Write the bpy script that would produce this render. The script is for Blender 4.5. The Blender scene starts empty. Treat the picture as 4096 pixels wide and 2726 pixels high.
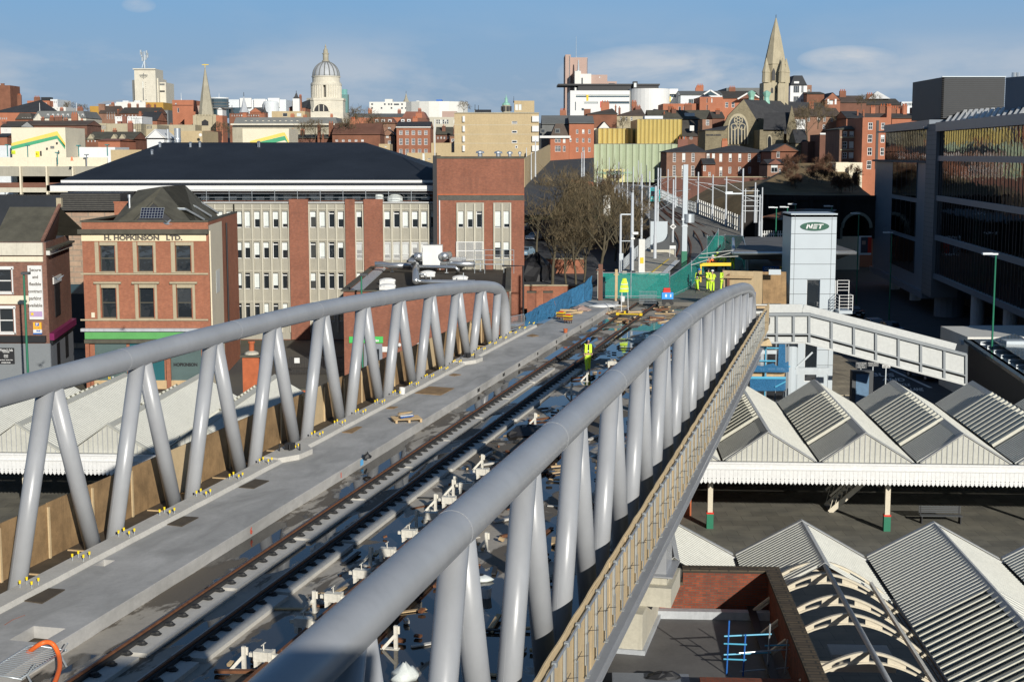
import bpy, math, random
from math import sin, cos, tan, atan, atan2, pi, radians as R, hypot, sqrt
from mathutils import Vector, Matrix
random.seed(7)
C = bpy.context.scene.collection
FPX, CXP, CYP, HZP, CZ = 5800., 2048., 1363., 615., 21.2
PIT = atan((CYP-HZP)/FPX)
ZOOM = {'A':(0,150,2.1418),'B':(1000,150,2.1418),'C':(2000,150,2.1418),'D':(2996,50,2.1418),'E':(0,750,1.742),'F':(900,600,1.7424),'G':(2050,600,2.24),'H':(2996,700,1.96),'I':(0,1500,1.96),'J':(0,2126,2.6133),'K':(900,1926,1.96),'L':(1100,1300,1.96),'M':(1900,1150,1.96),'N':(2600,1450,1.5749),'O':(2100,1900,1.898),'P':(2996,1950,2.021),'s':(0,0,1.)}
def S(k, x, y):
    o = ZOOM[k]; return (o[0]+x/o[2], o[1]+y/o[2])
def ray(u, v):
    a=(u-CXP)/FPX; b=(CYP-v)/FPX
    return (a, b*sin(PIT)+cos(PIT), b*cos(PIT)-sin(PIT))
def G(k, x, y, z):
    d=ray(*S(k,x,y)); q=(z-CZ)/d[2]; return Vector((q*d[0], q*d[1], z))
def PY(k, x, y, Y):
    d=ray(*S(k,x,y)); q=Y/d[1]; return Vector((q*d[0], Y, CZ+q*d[2]))
class MB:
    def __init__(s): s.v=[]; s.f=[]; s.m=[]
    def add(s, vs, fs, mi=0):
        n=len(s.v); s.v += [tuple(p) for p in vs]
        for f in fs: s.f.append(tuple(n+i for i in f)); s.m.append(mi)
        return s
    def box(s, x0,y0,z0,x1,y1,z1, mi=0):
        if x0>x1: x0,x1=x1,x0
        if y0>y1: y0,y1=y1,y0
        if z0>z1: z0,z1=z1,z0
        return s.add([(x0,y0,z0),(x1,y0,z0),(x1,y1,z0),(x0,y1,z0),(x0,y0,z1),(x1,y0,z1),(x1,y1,z1),(x0,y1,z1)],
            [(0,3,2,1),(4,5,6,7),(0,1,5,4),(1,2,6,5),(2,3,7,6),(3,0,4,7)], mi)
    def beam(s, p, q, w, h, mi=0, up=(0,0,1)):
        p=Vector(p); q=Vector(q); d=(q-p).normalized(); u=Vector(up)
        if abs(d.dot(u))>.98: u=Vector((0,1,0))
        r=d.cross(u).normalized(); t=r.cross(d).normalized(); r*=w/2; t*=h/2
        vs=[p-r-t,p+r-t,p+r+t,p-r+t,q-r-t,q+r-t,q+r+t,q-r+t]
        return s.add(vs,[(0,1,2,3),(7,6,5,4),(0,4,5,1),(1,5,6,2),(2,6,7,3),(3,7,4,0)],mi)
    def path(s, pts, r, n=8, mi=0, caps=True, r2=None):
        pts=[Vector(p) for p in pts]; k=len(pts); base=len(s.v); prev=None
        for i,p in enumerate(pts):
            d=(pts[min(i+1,k-1)]-pts[max(i-1,0)]).normalized()
            if prev is None:
                u=Vector((0,0,1)) if abs(d.z)<.95 else Vector((1,0,0))
                a=d.cross(u).normalized()
            else: a=(prev-d*prev.dot(d)).normalized()
            prev=a; b=d.cross(a)
            rr=r if r2 is None else r+(r2-r)*i/(k-1)
            for j in range(n):
                t=2*pi*j/n; s.v.append(tuple(p+a*(rr*cos(t))+b*(rr*sin(t))))
        for i in range(k-1):
            for j in range(n):
                j2=(j+1)%n; s.f.append((base+i*n+j2,base+i*n+j,base+(i+1)*n+j,base+(i+1)*n+j2)); s.m.append(mi)
        if caps:
            s.f.append(tuple(base+j for j in range(n))); s.m.append(mi)
            s.f.append(tuple(base+(k-1)*n+n-1-j for j in range(n))); s.m.append(mi)
        return s
    def tube(s,p,q,r,n=8,mi=0,r2=None): return s.path([p,q],r,n,mi,True,r2)
    def lathe(s, prof, cx=0, cy=0, n=16, mi=0, sx=1., sy=1.):
        base=len(s.v)
        for (r,z) in prof:
            for j in range(n):
                t=2*pi*(j+.5)/n; s.v.append((cx+r*cos(t)*sx, cy+r*sin(t)*sy, z))
        for i in range(len(prof)-1):
            for j in range(n):
                j2=(j+1)%n; s.f.append((base+i*n+j,base+i*n+j2,base+(i+1)*n+j2,base+(i+1)*n+j)); s.m.append(mi)
        s.f.append(tuple(base+n-1-j for j in range(n))); s.m.append(mi)
        k=len(prof)-1; s.f.append(tuple(base+k*n+j for j in range(n))); s.m.append(mi)
        return s
    def prism(s, poly, z0, z1, mi=0):
        n=len(poly); vs=[(x,y,z0) for x,y in poly]+[(x,y,z1) for x,y in poly]
        fs=[tuple(range(n-1,-1,-1)),tuple(range(n,2*n))]+[(i,(i+1)%n,n+(i+1)%n,n+i) for i in range(n)]
        return s.add(vs,fs,mi)
    def plate(s, poly3, d, mi=0):
        n=len(poly3); d=Vector(d); a=[Vector(p) for p in poly3]; vs=a+[p+d for p in a]
        fs=[tuple(range(n-1,-1,-1)),tuple(range(n,2*n))]+[(i,(i+1)%n,n+(i+1)%n,n+i) for i in range(n)]
        nn=(a[1]-a[0]).cross(a[2]-a[0])
        if nn.dot(d)<0: fs=[tuple(reversed(f)) for f in fs]
        return s.add(vs,fs,mi)
    def sweep(s, prof, pts, mi=0):
        pts=[Vector(p) for p in pts]; k=len(pts); n=len(prof); base=len(s.v)
        for i,p in enumerate(pts):
            d=(pts[min(i+1,k-1)]-pts[max(i-1,0)]); r=Vector((d.y,-d.x,0)).normalized()
            for (a,b) in prof: s.v.append(tuple(p+r*a+Vector((0,0,b))))
        for i in range(k-1):
            for j in range(n):
                j2=(j+1)%n; s.f.append((base+i*n+j,base+i*n+j2,base+(i+1)*n+j2,base+(i+1)*n+j)); s.m.append(mi)
        s.f.append(tuple(base+j for j in range(n))[::-1]); s.m.append(mi)
        s.f.append(tuple(base+(k-1)*n+j for j in range(n))); s.m.append(mi)
        return s
    def wall(s, W, H, holes, x0=0., z0=0., y=0., rev=.15, mi=0, M=None):
        """vertical wall in the plane y, facing -y, with rectangular openings and reveals"""
        xs=sorted(set([0.,W]+[min(max(a,0),W) for h in holes for a in (h[0],h[2])]))
        zs=sorted(set([0.,H]+[min(max(a,0),H) for h in holes for a in (h[1],h[3])]))
        vs=[];fs=[]
        def q(*p):
            n=len(vs); vs.extend(p); fs.append((n,n+1,n+2,n+3))
        for i in range(len(xs)-1):
            cx=(xs[i]+xs[i+1])/2
            col=[h for h in holes if h[0]<cx<h[2]]
            j=0
            while j<len(zs)-1:
                inh=lambda j:any(h[1]<(zs[j]+zs[j+1])/2<h[3] for h in col)
                if inh(j): j+=1; continue
                k=j
                while k+1<len(zs)-1 and not inh(k+1): k+=1
                a,b,c,d=x0+xs[i],x0+xs[i+1],z0+zs[j],z0+zs[k+1]
                q((a,y,c),(b,y,c),(b,y,d),(a,y,d)); j=k+1
        for h in holes:
            a,c,b,d=x0+h[0],z0+h[1],x0+h[2],z0+h[3]; Y=y+rev
            q((a,y,c),(a,y,d),(a,Y,d),(a,Y,c)); q((b,y,d),(b,y,c),(b,Y,c),(b,Y,d))
            q((a,y,d),(b,y,d),(b,Y,d),(a,Y,d)); q((b,y,c),(a,y,c),(a,Y,c),(b,Y,c))
        if M: vs=[tuple(M@Vector(p)) for p in vs]
        return s.add(vs,fs,mi)
    def build(s, name, mats, parent=None, o=(0,0,0), smooth=False, uv=True, M=None):
        me=bpy.data.meshes.new(name)
        if M is not None: vs=[tuple(M@Vector(p)) for p in s.v]
        else:
            ox,oy,oz=o; vs=[(x-ox,y-oy,z-oz) for x,y,z in s.v]
        me.from_pydata(vs,[],s.f)
        if not isinstance(mats,(list,tuple)): mats=[mats]
        for m in mats: me.materials.append(m)
        if len(mats)>1: me.polygons.foreach_set('material_index',s.m)
        if uv:
            L=me.uv_layers.new(name='UVMap'); co=[0.]*(2*len(me.loops)); i=0
            for p in me.polygons:
                n=p.normal
                if abs(n.z)>.75:
                    for vi in p.vertices: v=vs[vi]; co[i]=v[0]; co[i+1]=v[1]; i+=2
                else:
                    h=hypot(n.x,n.y) or 1; tx,ty=-n.y/h,n.x/h; q=max(h,.3)
                    for vi in p.vertices: v=vs[vi]; co[i]=v[0]*tx+v[1]*ty; co[i+1]=v[2]/q; i+=2
            L.data.foreach_set('uv',co)
        if smooth: me.polygons.foreach_set('use_smooth',[True]*len(me.polygons))
        me.update()
        ob=bpy.data.objects.new(name,me); C.objects.link(ob)
        if parent: ob.parent=parent
        return ob
def tag(o,label=None,cat=None,group=None,kind=None):
    if label: o['label']=label
    if cat: o['category']=cat
    if group: o['group']=group
    if kind: o['kind']=kind
    return o
def thing(name,label,cat,loc=(0,0,0),rz=0.,group=None):
    o=bpy.data.objects.new(name,None); C.objects.link(o); o.location=loc; o.rotation_euler=(0,0,rz)
    o.empty_display_size=.3
    return tag(o,label,cat,group)
def solo(mb,name,mats,label,cat,loc=(0,0,0),rz=0.,group=None,smooth=False,o=(0,0,0),uv=True):
    ob=mb.build(name,mats,None,o,smooth,uv); ob.location=loc; ob.rotation_euler=(0,0,rz)
    return tag(ob,label,cat,group)
def dup(root,loc=None,rz=None,label=None,group=None):
    r=root.copy(); C.objects.link(r)
    if loc is not None: r.location=loc
    if rz is not None: r.rotation_euler=(0,0,rz)
    if label: r['label']=label
    if group: r['group']=group
    for ch in root.children:
        c=ch.copy(); C.objects.link(c); c.parent=r
        for g in ch.children:
            d=g.copy(); C.objects.link(d); d.parent=c
    return r
def inst(ob,parent,loc,name=None,rz=0.,sc=None):
    c=ob.copy(); C.objects.link(c); c.parent=parent; c.location=loc; c.rotation_euler=(0,0,rz)
    if sc: c.scale=sc
    return c
def text_mesh(txt,size,ext=.01,bold=0.,sx=1.):
    cu=bpy.data.curves.new('t','FONT'); cu.body=txt; cu.size=size; cu.extrude=ext; cu.offset=bold
    cu.align_x='CENTER'; cu.align_y='CENTER'; cu.resolution_u=3
    ob=bpy.data.objects.new('t',cu); C.objects.link(ob); bpy.context.view_layer.update()
    me=ob.to_mesh(); mb=MB()
    mb.v=[(v.co.x*sx,v.co.y,v.co.z) for v in me.vertices]; mb.f=[tuple(p.vertices) for p in me.polygons]; mb.m=[0]*len(mb.f)
    ob.to_mesh_clear(); bpy.data.objects.remove(ob); bpy.data.curves.remove(cu)
    return mb
def put_text(txt,size,mat,parent,loc,name='lettering',bold=0.,sx=1.,rz=0.,flat=False):
    mb=text_mesh(txt,size,.006,bold,sx)
    ca,sa=cos(rz),sin(rz)
    def f(x,y,z):
        if flat: p=(x,y,z)
        else: p=(x,-z,y)
        return (p[0]*ca-p[1]*sa+loc[0], p[0]*sa+p[1]*ca+loc[1], p[2]+loc[2])
    mb.v=[f(*p) for p in mb.v]
    return mb.build(name,mat,parent,uv=False)
def newmat(name):
    m=bpy.data.materials.new(name); m.use_nodes=True; nt=m.node_tree
    return m,nt,nt.nodes['Principled BSDF']
def mth(nt,op,a,b=None):
    n=nt.nodes.new('ShaderNodeMath'); n.operation=op
    for i,q in enumerate((a,b)):
        if q is None: continue
        if isinstance(q,(int,float)): n.inputs[i].default_value=q
        else: nt.links.new(q,n.inputs[i])
    return n.outputs[0]
def noise(nt,vec,scale,detail=4,rough=.6,dist=0.):
    n=nt.nodes.new('ShaderNodeTexNoise'); n.inputs['Scale'].default_value=scale; n.inputs['Detail'].default_value=detail
    n.inputs['Roughness'].default_value=rough; n.inputs['Distortion'].default_value=dist
    if vec is not None: nt.links.new(vec,n.inputs['Vector'])
    return n.outputs['Fac']
def ramp(nt,fac,stops):
    n=nt.nodes.new('ShaderNodeValToRGB'); nt.links.new(fac,n.inputs[0]); e=n.color_ramp.elements
    for i,(p,c) in enumerate(stops):
        if i>1: e.new(p)
        e[i].position=p; e[i].color=(c if len(c)==4 else tuple(c)+(1,)) if hasattr(c,'__len__') else (c,c,c,1)
    return n.outputs['Color']
def mixc(nt,fac,a,b,mode='MIX'):
    n=nt.nodes.new('ShaderNodeMix'); n.data_type='RGBA'; n.blend_type=mode
    for i,q in ((0,fac),(6,a),(7,b)):
        if isinstance(q,(int,float)): n.inputs[i].default_value=q
        elif isinstance(q,tuple): n.inputs[i].default_value=q+(1,) if len(q)==3 else q
        else: nt.links.new(q,n.inputs[i])
    return n.outputs[2]
def coord(nt,kind='Object',scale=None):
    n=nt.nodes.new('ShaderNodeTexCoord'); o=n.outputs[kind]
    if scale:
        m=nt.nodes.new('ShaderNodeMapping'); m.inputs['Scale'].default_value=scale; nt.links.new(o,m.inputs[0]); o=m.outputs[0]
    return o
def bump(nt,b,h,strength,dist=.02):
    n=nt.nodes.new('ShaderNodeBump'); n.inputs['Strength'].default_value=strength; n.inputs['Distance'].default_value=dist
    nt.links.new(h,n.inputs['Height']); nt.links.new(n.outputs[0],b.inputs['Normal'])
def P(name,col,rough=.6,var=.18,sc=1.5,metal=0.,spec=.4,streak=0.,bmp=0.,fine=True):
    """plain painted / stone / metal surface with soft blotches, grain and optional vertical streaks"""
    m,nt,b=newmat(name); co=coord(nt)
    f=noise(nt,co,sc,5,.65)
    lo=tuple(c*(1-var) for c in col); hi=tuple(min(1,c*(1+var)) for c in col)
    c=ramp(nt,f,[(.3,lo),(.7,hi)])
    if fine:
        g=noise(nt,co,sc*14,3,.7); c=mixc(nt,.35,c,ramp(nt,g,[(.3,tuple(x*.75 for x in col)),(.7,tuple(min(1,x*1.2) for x in col))]))
    if streak:
        st=noise(nt,coord(nt,'Object',(3,3,.25)),1.2,4,.6); c=mixc(nt,mth(nt,'MULTIPLY',ramp(nt,st,[(.5,0.),(.75,1.)]),streak),c,tuple(x*.45 for x in col))
    nt.links.new(c,b.inputs['Base Color']); b.inputs['Roughness'].default_value=rough
    b.inputs['Metallic'].default_value=metal; b.inputs['Specular IOR Level'].default_value=spec
    if bmp: bump(nt,b,noise(nt,co,sc*20,4,.6),bmp)
    return m
def brick(name,c1,c2,mortar,sc=1.,var=.25,rough=.85,bw=.225,rh=.075,dirt=.35,blotch=.35):
    m,nt,b=newmat(name); uv=coord(nt,'UV')
    t=nt.nodes.new('ShaderNodeTexBrick'); nt.links.new(uv,t.inputs['Vector'])
    t.inputs['Scale'].default_value=1.; t.inputs['Brick Width'].default_value=bw*sc; t.inputs['Row Height'].default_value=rh*sc
    t.inputs['Mortar Size'].default_value=.011*sc; t.inputs['Mortar Smooth'].default_value=.2; t.inputs['Bias'].default_value=-.1
    t.inputs['Color1'].default_value=c1+(1,); t.inputs['Color2'].default_value=c2+(1,); t.inputs['Mortar'].default_value=mortar+(1,)
    co=coord(nt); n1=noise(nt,co,.35,5,.7); n2=noise(nt,co,3.,4,.7)
    c=mixc(nt,blotch,t.outputs['Color'],ramp(nt,n1,[(.3,(.45,.42,.42)),(.72,(1.3,1.25,1.2))]),'MULTIPLY')
    c=mixc(nt,.45,c,ramp(nt,n2,[(.3,(.6,.6,.6)),(.7,(1.2,1.2,1.2))]),'MULTIPLY')
    if dirt:
        st=noise(nt,coord(nt,'Object',(1.5,1.5,.2)),1.,4,.6); c=mixc(nt,mth(nt,'MULTIPLY',ramp(nt,st,[(.52,0.),(.8,1.)]),dirt),c,(.05,.04,.035))
    nt.links.new(c,b.inputs['Base Color']); b.inputs['Roughness'].default_value=rough; b.inputs['Specular IOR Level'].default_value=.25
    bump(nt,b,t.outputs['Fac'],-.5,.008)
    return m
def glass(name,col=(.02,.025,.03),rough=.04,metal=.0,spec=1.,var=True):
    m,nt,b=newmat(name)
    b.inputs['Base Color'].default_value=col+(1,); b.inputs['Roughness'].default_value=rough; b.inputs['Metallic'].default_value=metal
    b.inputs['Specular IOR Level'].default_value=spec; b.inputs['IOR'].default_value=1.7
    if var: bump(nt,b,noise(nt,coord(nt),.8,2,.5),.06,.3)
    return m
M={}
M['brick']=brick('red_brick',(.34,.115,.062),(.26,.085,.05),(.2,.14,.11))
M['brick_or']=brick('orange_red_brick',(.42,.15,.078),(.34,.115,.062),(.24,.15,.11),dirt=.2)
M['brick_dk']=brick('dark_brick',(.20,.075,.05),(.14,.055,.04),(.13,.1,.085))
M['brick_br']=brick('brown_brick',(.27,.14,.09),(.2,.1,.065),(.2,.16,.13))
M['brick_grey']=brick('grey_brick',(.12,.115,.10),(.09,.085,.075),(.1,.1,.09))
M['brick_buff']=brick('buff_brick',(.44,.33,.19),(.38,.28,.16),(.36,.3,.2),dirt=.2,blotch=.2)
M['stone_br']=brick('rubble_stone',(.27,.235,.15),(.2,.17,.105),(.22,.19,.13),sc=2.2,dirt=.3)
M['brick_near']=brick('weathered_red_brick',(.30,.075,.035),(.18,.05,.03),(.12,.09,.07),sc=1.15,dirt=.5,blotch=.5)
M['slate']=P('slate_roof',(.045,.045,.047),.75,.3,1.2,bmp=.2)
M['slate_br']=P('mossy_tile_roof',(.085,.08,.06),.85,.4,.8,bmp=.3)
M['slate_dk']=P('dark_membrane_roof',(.021,.025,.032),.62,.4,.12,bmp=.15,spec=.3)
M['cream']=P('cream_render',(.70,.63,.48),.7,.06,.5,streak=.15)
M['white']=P('white_paint',(.68,.68,.66),.55,.05,.6,streak=.1)
M['offwhite']=P('offwhite_render',(.66,.65,.60),.6,.06,.5,streak=.12)
M['stone']=P('portland_stone',(.60,.56,.46),.75,.14,.35,streak=.3)
M['stone_dk']=P('weathered_stone',(.36,.33,.25),.8,.22,.3,streak=.45)
M['sand']=P('sandstone',(.40,.35,.24),.8,.18,.5,streak=.35)
M['conc']=P('concrete_panel',(.34,.32,.26),.8,.12,.7,streak=.25,bmp=.1)
M['conc_lt']=P('pale_concrete',(.50,.47,.38),.8,.1,.6,streak=.25)
M['lead']=P('lead_dome',(.42,.44,.46),.55,.15,.6,streak=.35)
M['pink']=P('pink_concrete',(.42,.30,.25),.8,.06,.3)
M['grey_metal']=P('grey_paint',(.22,.24,.27),.45,.08,.8)
M['steel']=P('galvanised_steel',(.50,.54,.56),.4,.12,3.,metal=.55,streak=.1)
M['ducting']=P('silver_ducting',(.62,.64,.65),.3,.1,3.,metal=.8)
M['black']=P('black_paint',(.02,.02,.022),.5,.2,2.)
M['dark']=P('dark_interior',(.012,.012,.013),.8,.2,2.,fine=False)
M['copper']=P('verdigris_copper',(.25,.48,.38),.6,.2,1.)
M['timber']=P('pale_timber',(.50,.36,.2),.8,.2,2.,streak=.2)
M['rust']=P('rusty_steel',(.16,.065,.028),.75,.45,4.,bmp=.2)
M['bluepaint']=P('blue_paint',(.02,.12,.42),.5,.1,2.)
M['redpaint']=P('red_paint',(.62,.03,.015),.45,.1,2.)
M['yellow']=P('yellow_paint',(.72,.50,.02),.5,.1,2.)
M['green']=P('dark_green_paint',(.02,.16,.09),.45,.1,2.)
M['hiviz']=P('hi_vis_yellow_cloth',(.60,.86,.05),.7,.1,3.)
M['hiviz_or']=P('hi_vis_orange_cloth',(.95,.20,.05),.7,.1,3.)
M['skin']=P('skin',(.45,.27,.19),.6,.08,4.)
M['navy']=P('navy_cloth',(.02,.022,.035),.85,.2,4.)
M['gl']=glass('window_glass')
M['glb']=glass('blue_window_glass',(.03,.06,.075),.05)
M['blind']=P('pale_blind',(.62,.66,.64),.35,.08,1.5)
M['win']=P('white_window_frame',(.72,.72,.70),.5,.05,2.)
ZOOM.update({'U':(1850,1350,4.712),'V':(2000,1130,3.366),'W':(2150,1300,4.712),'X':(3000,1250,4.48),'Y':(2700,1000,5.236),'T':(2200,1300,2.24),'R':(1300,1900,1.898)})
def deck_mat(name, base, wet, thr, puddle=True, warm=(.42,.38,.30)):
    m,nt,b=newmat(name); co=coord(nt); g=noise(nt,co,9,5,.7); n1=noise(nt,co,.55,5,.6); n2=noise(nt,coord(nt,'Object',(1.,.35,1.)),.8,6,.62,.6)
    c=ramp(nt,n1,[(.32,tuple(x*.78 for x in base)),(.68,tuple(x*1.15 for x in base))])
    c=mixc(nt,.3,c,ramp(nt,g,[(.3,tuple(x*.7 for x in base)),(.7,tuple(x*1.2 for x in base))]))
    w=ramp(nt,n2,[(thr,0.),(thr+.035,1.)])
    w=w if puddle else ramp(nt,n2,[(thr-.1,0.),(thr+.18,1.)]); c=mixc(nt,w,c,wet); nt.links.new(c,b.inputs['Base Color'])
    if puddle:
        n3=noise(nt,coord(nt,'Object',(1.,.5,1.)),.42,4,.55,.4)
        p=ramp(nt,n3,[(thr+.02,0.),(thr+.05,1.)])
        rr=mth(nt,'SUBTRACT',.78,mth(nt,'MULTIPLY',p,.75)); nt.links.new(rr,b.inputs['Roughness'])
        c2=mixc(nt,p,c,tuple(x*.3 for x in wet)); nt.links.new(c2,b.inputs['Base Color'])
        bm=nt.nodes.new('ShaderNodeBump'); bm.inputs['Distance'].default_value=.02
        nt.links.new(mth(nt,'SUBTRACT',.35,mth(nt,'MULTIPLY',p,.35)),bm.inputs['Strength']); nt.links.new(g,bm.inputs['Height']); nt.links.new(bm.outputs[0],b.inputs['Normal'])
    else: b.inputs['Roughness'].default_value=.85; bump(nt,b,g,.25)
    b.inputs['Specular IOR Level'].default_value=.6
    return m
M['bed']=deck_mat('damp_trackbed_concrete',(.38,.345,.29),(.12,.10,.075),.48)
M['plat']=deck_mat('smooth_platform_concrete',(.43,.42,.40),(.27,.265,.25),.54,False)
M['kerb']=P('new_kerb_concrete',(.52,.50,.455),.85,.1,1.2,streak=.2,bmp=.15)
M['tube']=P('silver_grey_gloss_paint',(.33,.34,.355),.34,.09,.5,spec=.6,streak=.12,fine=False)
M['ply']=P('weathered_plywood',(.29,.185,.09),.8,.5,1.4,streak=.5,bmp=.15)
M['plyl']=P('pale_plywood',(.54,.41,.24),.8,.15,1.8,streak=.2)
M['plyd']=P('dark_formwork_plywood',(.085,.066,.045),.75,.35,2.,streak=.3,bmp=.2)
M['clampw']=P('chipped_white_paint',(.66,.63,.55),.6,.25,9.,streak=.3)
M['rubber']=P('black_rubber',(.03,.03,.03),.7,.2,4.)
M['orange']=P('orange_plastic',(.85,.16,.03),.45,.05,3.)
M['yellowcap']=P('yellow_plastic_cap',(.85,.62,.02),.5,.05,5.,fine=False)
TH=R(13.42); BO=(-14.,36.,8.9)
def BW(s,t,z=0.): return Vector((s*cos(TH)+t*sin(TH), -s*sin(TH)+t*cos(TH), z))
def SB(k,x,y,z):
    g=G(k,x,y,z); return (g.x*cos(TH)-g.y*sin(TH), g.x*sin(TH)+g.y*cos(TH))
bridge=thing('tram_bridge','long grey tubular steel bowstring truss bridge with concrete deck crossing the foreground','bridge',BW(BO[0],BO[1],BO[2]),-TH)
def bp(mb,name,mat,parent=bridge,smooth=False): return mb.build(name,mat,parent,BO,smooth)
PROF=[(87.46,8.9),(87.44,10.),(87.3,11.2),(86.9,12.15),(86.1,12.78),(84.9,13.13),(83,13.38),(80.5,13.62),(78,13.80),(72.3,14.16),(66.7,14.45),(61,14.69),(57,14.84),(53,14.95),(48,15.02),(43,15.07),(38,15.08)]
full=PROF+[(30,15.1),(22,15.1),(15,15.08),(8,15.02),(2,14.9),(-5,14.6),(-12,14.1),(-18,13.5)]
def catmull(p,n=5):
    out=[]; 
    for i in range(len(p)-1):
        a=p[max(i-1,0)];b=p[i];c=p[i+1];d=p[min(i+2,len(p)-1)]
        for j in range(n):
            t=j/n; out.append(tuple(.5*((2*b[k])+(-a[k]+c[k])*t+(2*a[k]-5*b[k]+4*c[k]-d[k])*t*t+(-a[k]+3*b[k]-3*c[k]+d[k])*t**3) for k in range(len(b))))
    out.append(p[-1]); return out
CC=catmull(full,4)
def zc(t):
    best=None
    for a,b in zip(CC[:-1],CC[1:]):
        if b[0]<=t<=a[0] and a[0]-b[0]>1e-6: return b[1]+(a[1]-b[1])*(t-b[0])/(a[0]-b[0])
    return 13.
CR=.35
for side,(s0,dt) in (('left',(-21.3,0.)),('right',(-6.3,2.2))):
    mb=MB(); mb.path([(s0,t+dt,z) for t,z in CC],CR,28); mb.path([(s0+.215,t+dt,z+.245) for t,z in CC[20:]],.012,4); bp(mb,'top_chord',M['tube'],smooth=True)
    wl=MB()
    for t in range(-4,86,8):
        if side=='left': t+=3
        a=Vector((s0,t+dt,zc(t))); b=Vector((s0,t+dt+.03,zc(t+.03))); wl.tube(a,b,CR+.006,24)
    bp(wl,'weld_ring',M['tube'])
    base0=(37.6 if side=='left' else 35.34+.0)
    for k in range(-9,11):
        tb=base0+(5.16 if side=='left' else 5.12)*k
        for sg in (1,-1):
            t0=tb+sg*.5; t1=tb+sg*2.44
            lim=87.2+dt
            if t1>lim-1.2: t1=min(t0+1.0,lim-.9)
            if t0>lim-1.5 or t1-dt<-17: continue
            mb=MB(); mb.path([(s0,t0,9.55),(s0,t1,zc(t1-dt)-.05)],.245,20); mb.path([(s0-.06,t0-.24,9.6),(s0-.06,t1-.24,zc(t1-dt)-.1)],.009,4); bp(mb,'diagonal_tube',M['tube'],smooth=True)
T0,T1=-20.,93.
mb=MB(); mb.box(-22.3,T0,9.2,-5.95,T1+18,9.6); bp(mb,'deck_slab',M['bed'])
for s in (-22.35,-6.55):
    mb=MB(); mb.box(s,T0,8.55,s+.7,T1-1.5,9.19); mb.box(s-.12,T0,8.5,s+.82,T1-1.5,8.55); mb.box(s-.1 if s<-10 else s+.7,T0,9.06,s if s<-10 else s+.95,T1-1.5,9.12); bp(mb,'edge_girder',M['tube'])
pits=[]
for c in ((1090,605),(1425,640)),((1290,500),(1560,540)): pits.append([SB('J',*q,9.95) for q in c])
hole1=(-19.0,29.05,-18.15,30.1); hole2=(-19.55,24.6,-18.15,25.9); hole3=(-20.25,35.1,-19.9,35.7); hole4=(-19.75,26.6,-19.5,28.3)
Mh=Matrix(((1,0,0,0),(0,0,1,0),(0,-1,0,0),(0,0,0,1)))
mb=MB()
holes=[(h[0]+20.3,h[1]-T0,h[2]+20.3,h[3]-T0) for h in (hole1,hole2,hole3,hole4)]
mb.wall(2.5,T1+17-T0,holes,y=0,rev=.3,M=Matrix(((1,0,0,-20.3),(0,0,1,T0),(0,-1,0,9.96),(0,0,0,1))))
n=int((T1+17-T0)/.35); vs=[];fs=[]
for i in range(n+1):
    t=T0+i*.35; j=random.uniform(-.008,.008)
    vs+=[(-17.8,t,9.96),(-17.8+j+.012,t,9.945),(-17.785+j,t,9.6)]
for i in range(n):
    a=3*i; fs+=[(a,a+3,a+4,a+1),(a+1,a+4,a+5,a+2)]
mb.add(vs,fs); bp(mb,'platform_slab',M['plat'])
mb=MB(); mb.sweep([(-.72,9.6),(-.04,9.6),(.0,9.97),(-.06,10.1),(-.68,10.1),(-.72,10.06)],[(-20.3+random.uniform(-.012,.012),t,0) for t in [T0+i*.6 for i in range(int((T1-T0)/.6))]])
bp(mb,'kerb_beam',M['kerb'])
for k,(x,y) in (('L',(185,985)),('L',(1560,262))):
    s,t=SB(k,x,y,10.1); mb=MB(); mb.prism([(-21.05,t-1.5),(-20.4,t-1.7),(-19.9,t-.9),(-19.8,t+.2),(-20.3,t+.9),(-21.05,t+.9)],9.97,10.17); bp(mb,'lamp_plinth',M['kerb'])
    mb=MB()
    for a in (-.35,.0,.35): mb.tube((-20.5+a,t-.35+a*.4,10.17),(-20.5+a,t-.35+a*.4,10.42),.03,8)
    mb.box(-20.75,t-.25,10.17,-20.45,t+.1,10.4); bp(mb,'holding_down_bolt',M['black'])
mb=MB(); mb.box(-22.25,T0,9.6,-21.,T1-4,9.76); bp(mb,'formwork_floor',M['plyd'])
t=T0
while t<T1-6:
    mb=MB(); dz=random.uniform(-.02,.02); mb.box(-22.25,t+.01,9.3,-22.21,t+2.43,11.35+dz)
    bp(mb,'shutter_board',random.choice((M['ply'],M['ply'],M['plyl'])) if t>36 else M['ply'])
    mb=MB(); mb.box(-22.20,t-.03,9.76,-22.15,t+.05,11.25); bp(mb,'batten',M['plyl'])
    if random.random()<.5: mb=MB(); mb.box(-22.1,t+.8,9.765,-21.1,t+.86,9.80); bp(mb,'batten',M['timber'])
    t+=2.44
mb0=MB(); ntp=0
t=T0
while t<T1+2:
    mb=MB(); w=.015*sin(t*2.1); mb.plate([(-5.66+w,t,9.6),(-5.66+w,t+2.43,9.6),(-5.66-w,t+2.43,11.42+random.uniform(-.02,.02)),(-5.66+w,t,11.42+random.uniform(-.02,.02))],(.045,0,0)); bp(mb,'shutter_board',M['plyl'])
    t+=2.44
mb=MB(); t=T0
pts=[(-5.645+.01*sin(i*1.7),T0+i*.61,11.43+random.uniform(-.012,.012)) for i in range(int((T1+2-T0)/.61))]
mb.path(pts,.03,6); bp(mb,'plywood_capping',M['plyl'])
mb=MB(); mb.tube((-5.53,T0,11.3),(-5.53,T1,11.3),.03,10); bp(mb,'handrail',M['grey_metal'],smooth=True)
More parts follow.
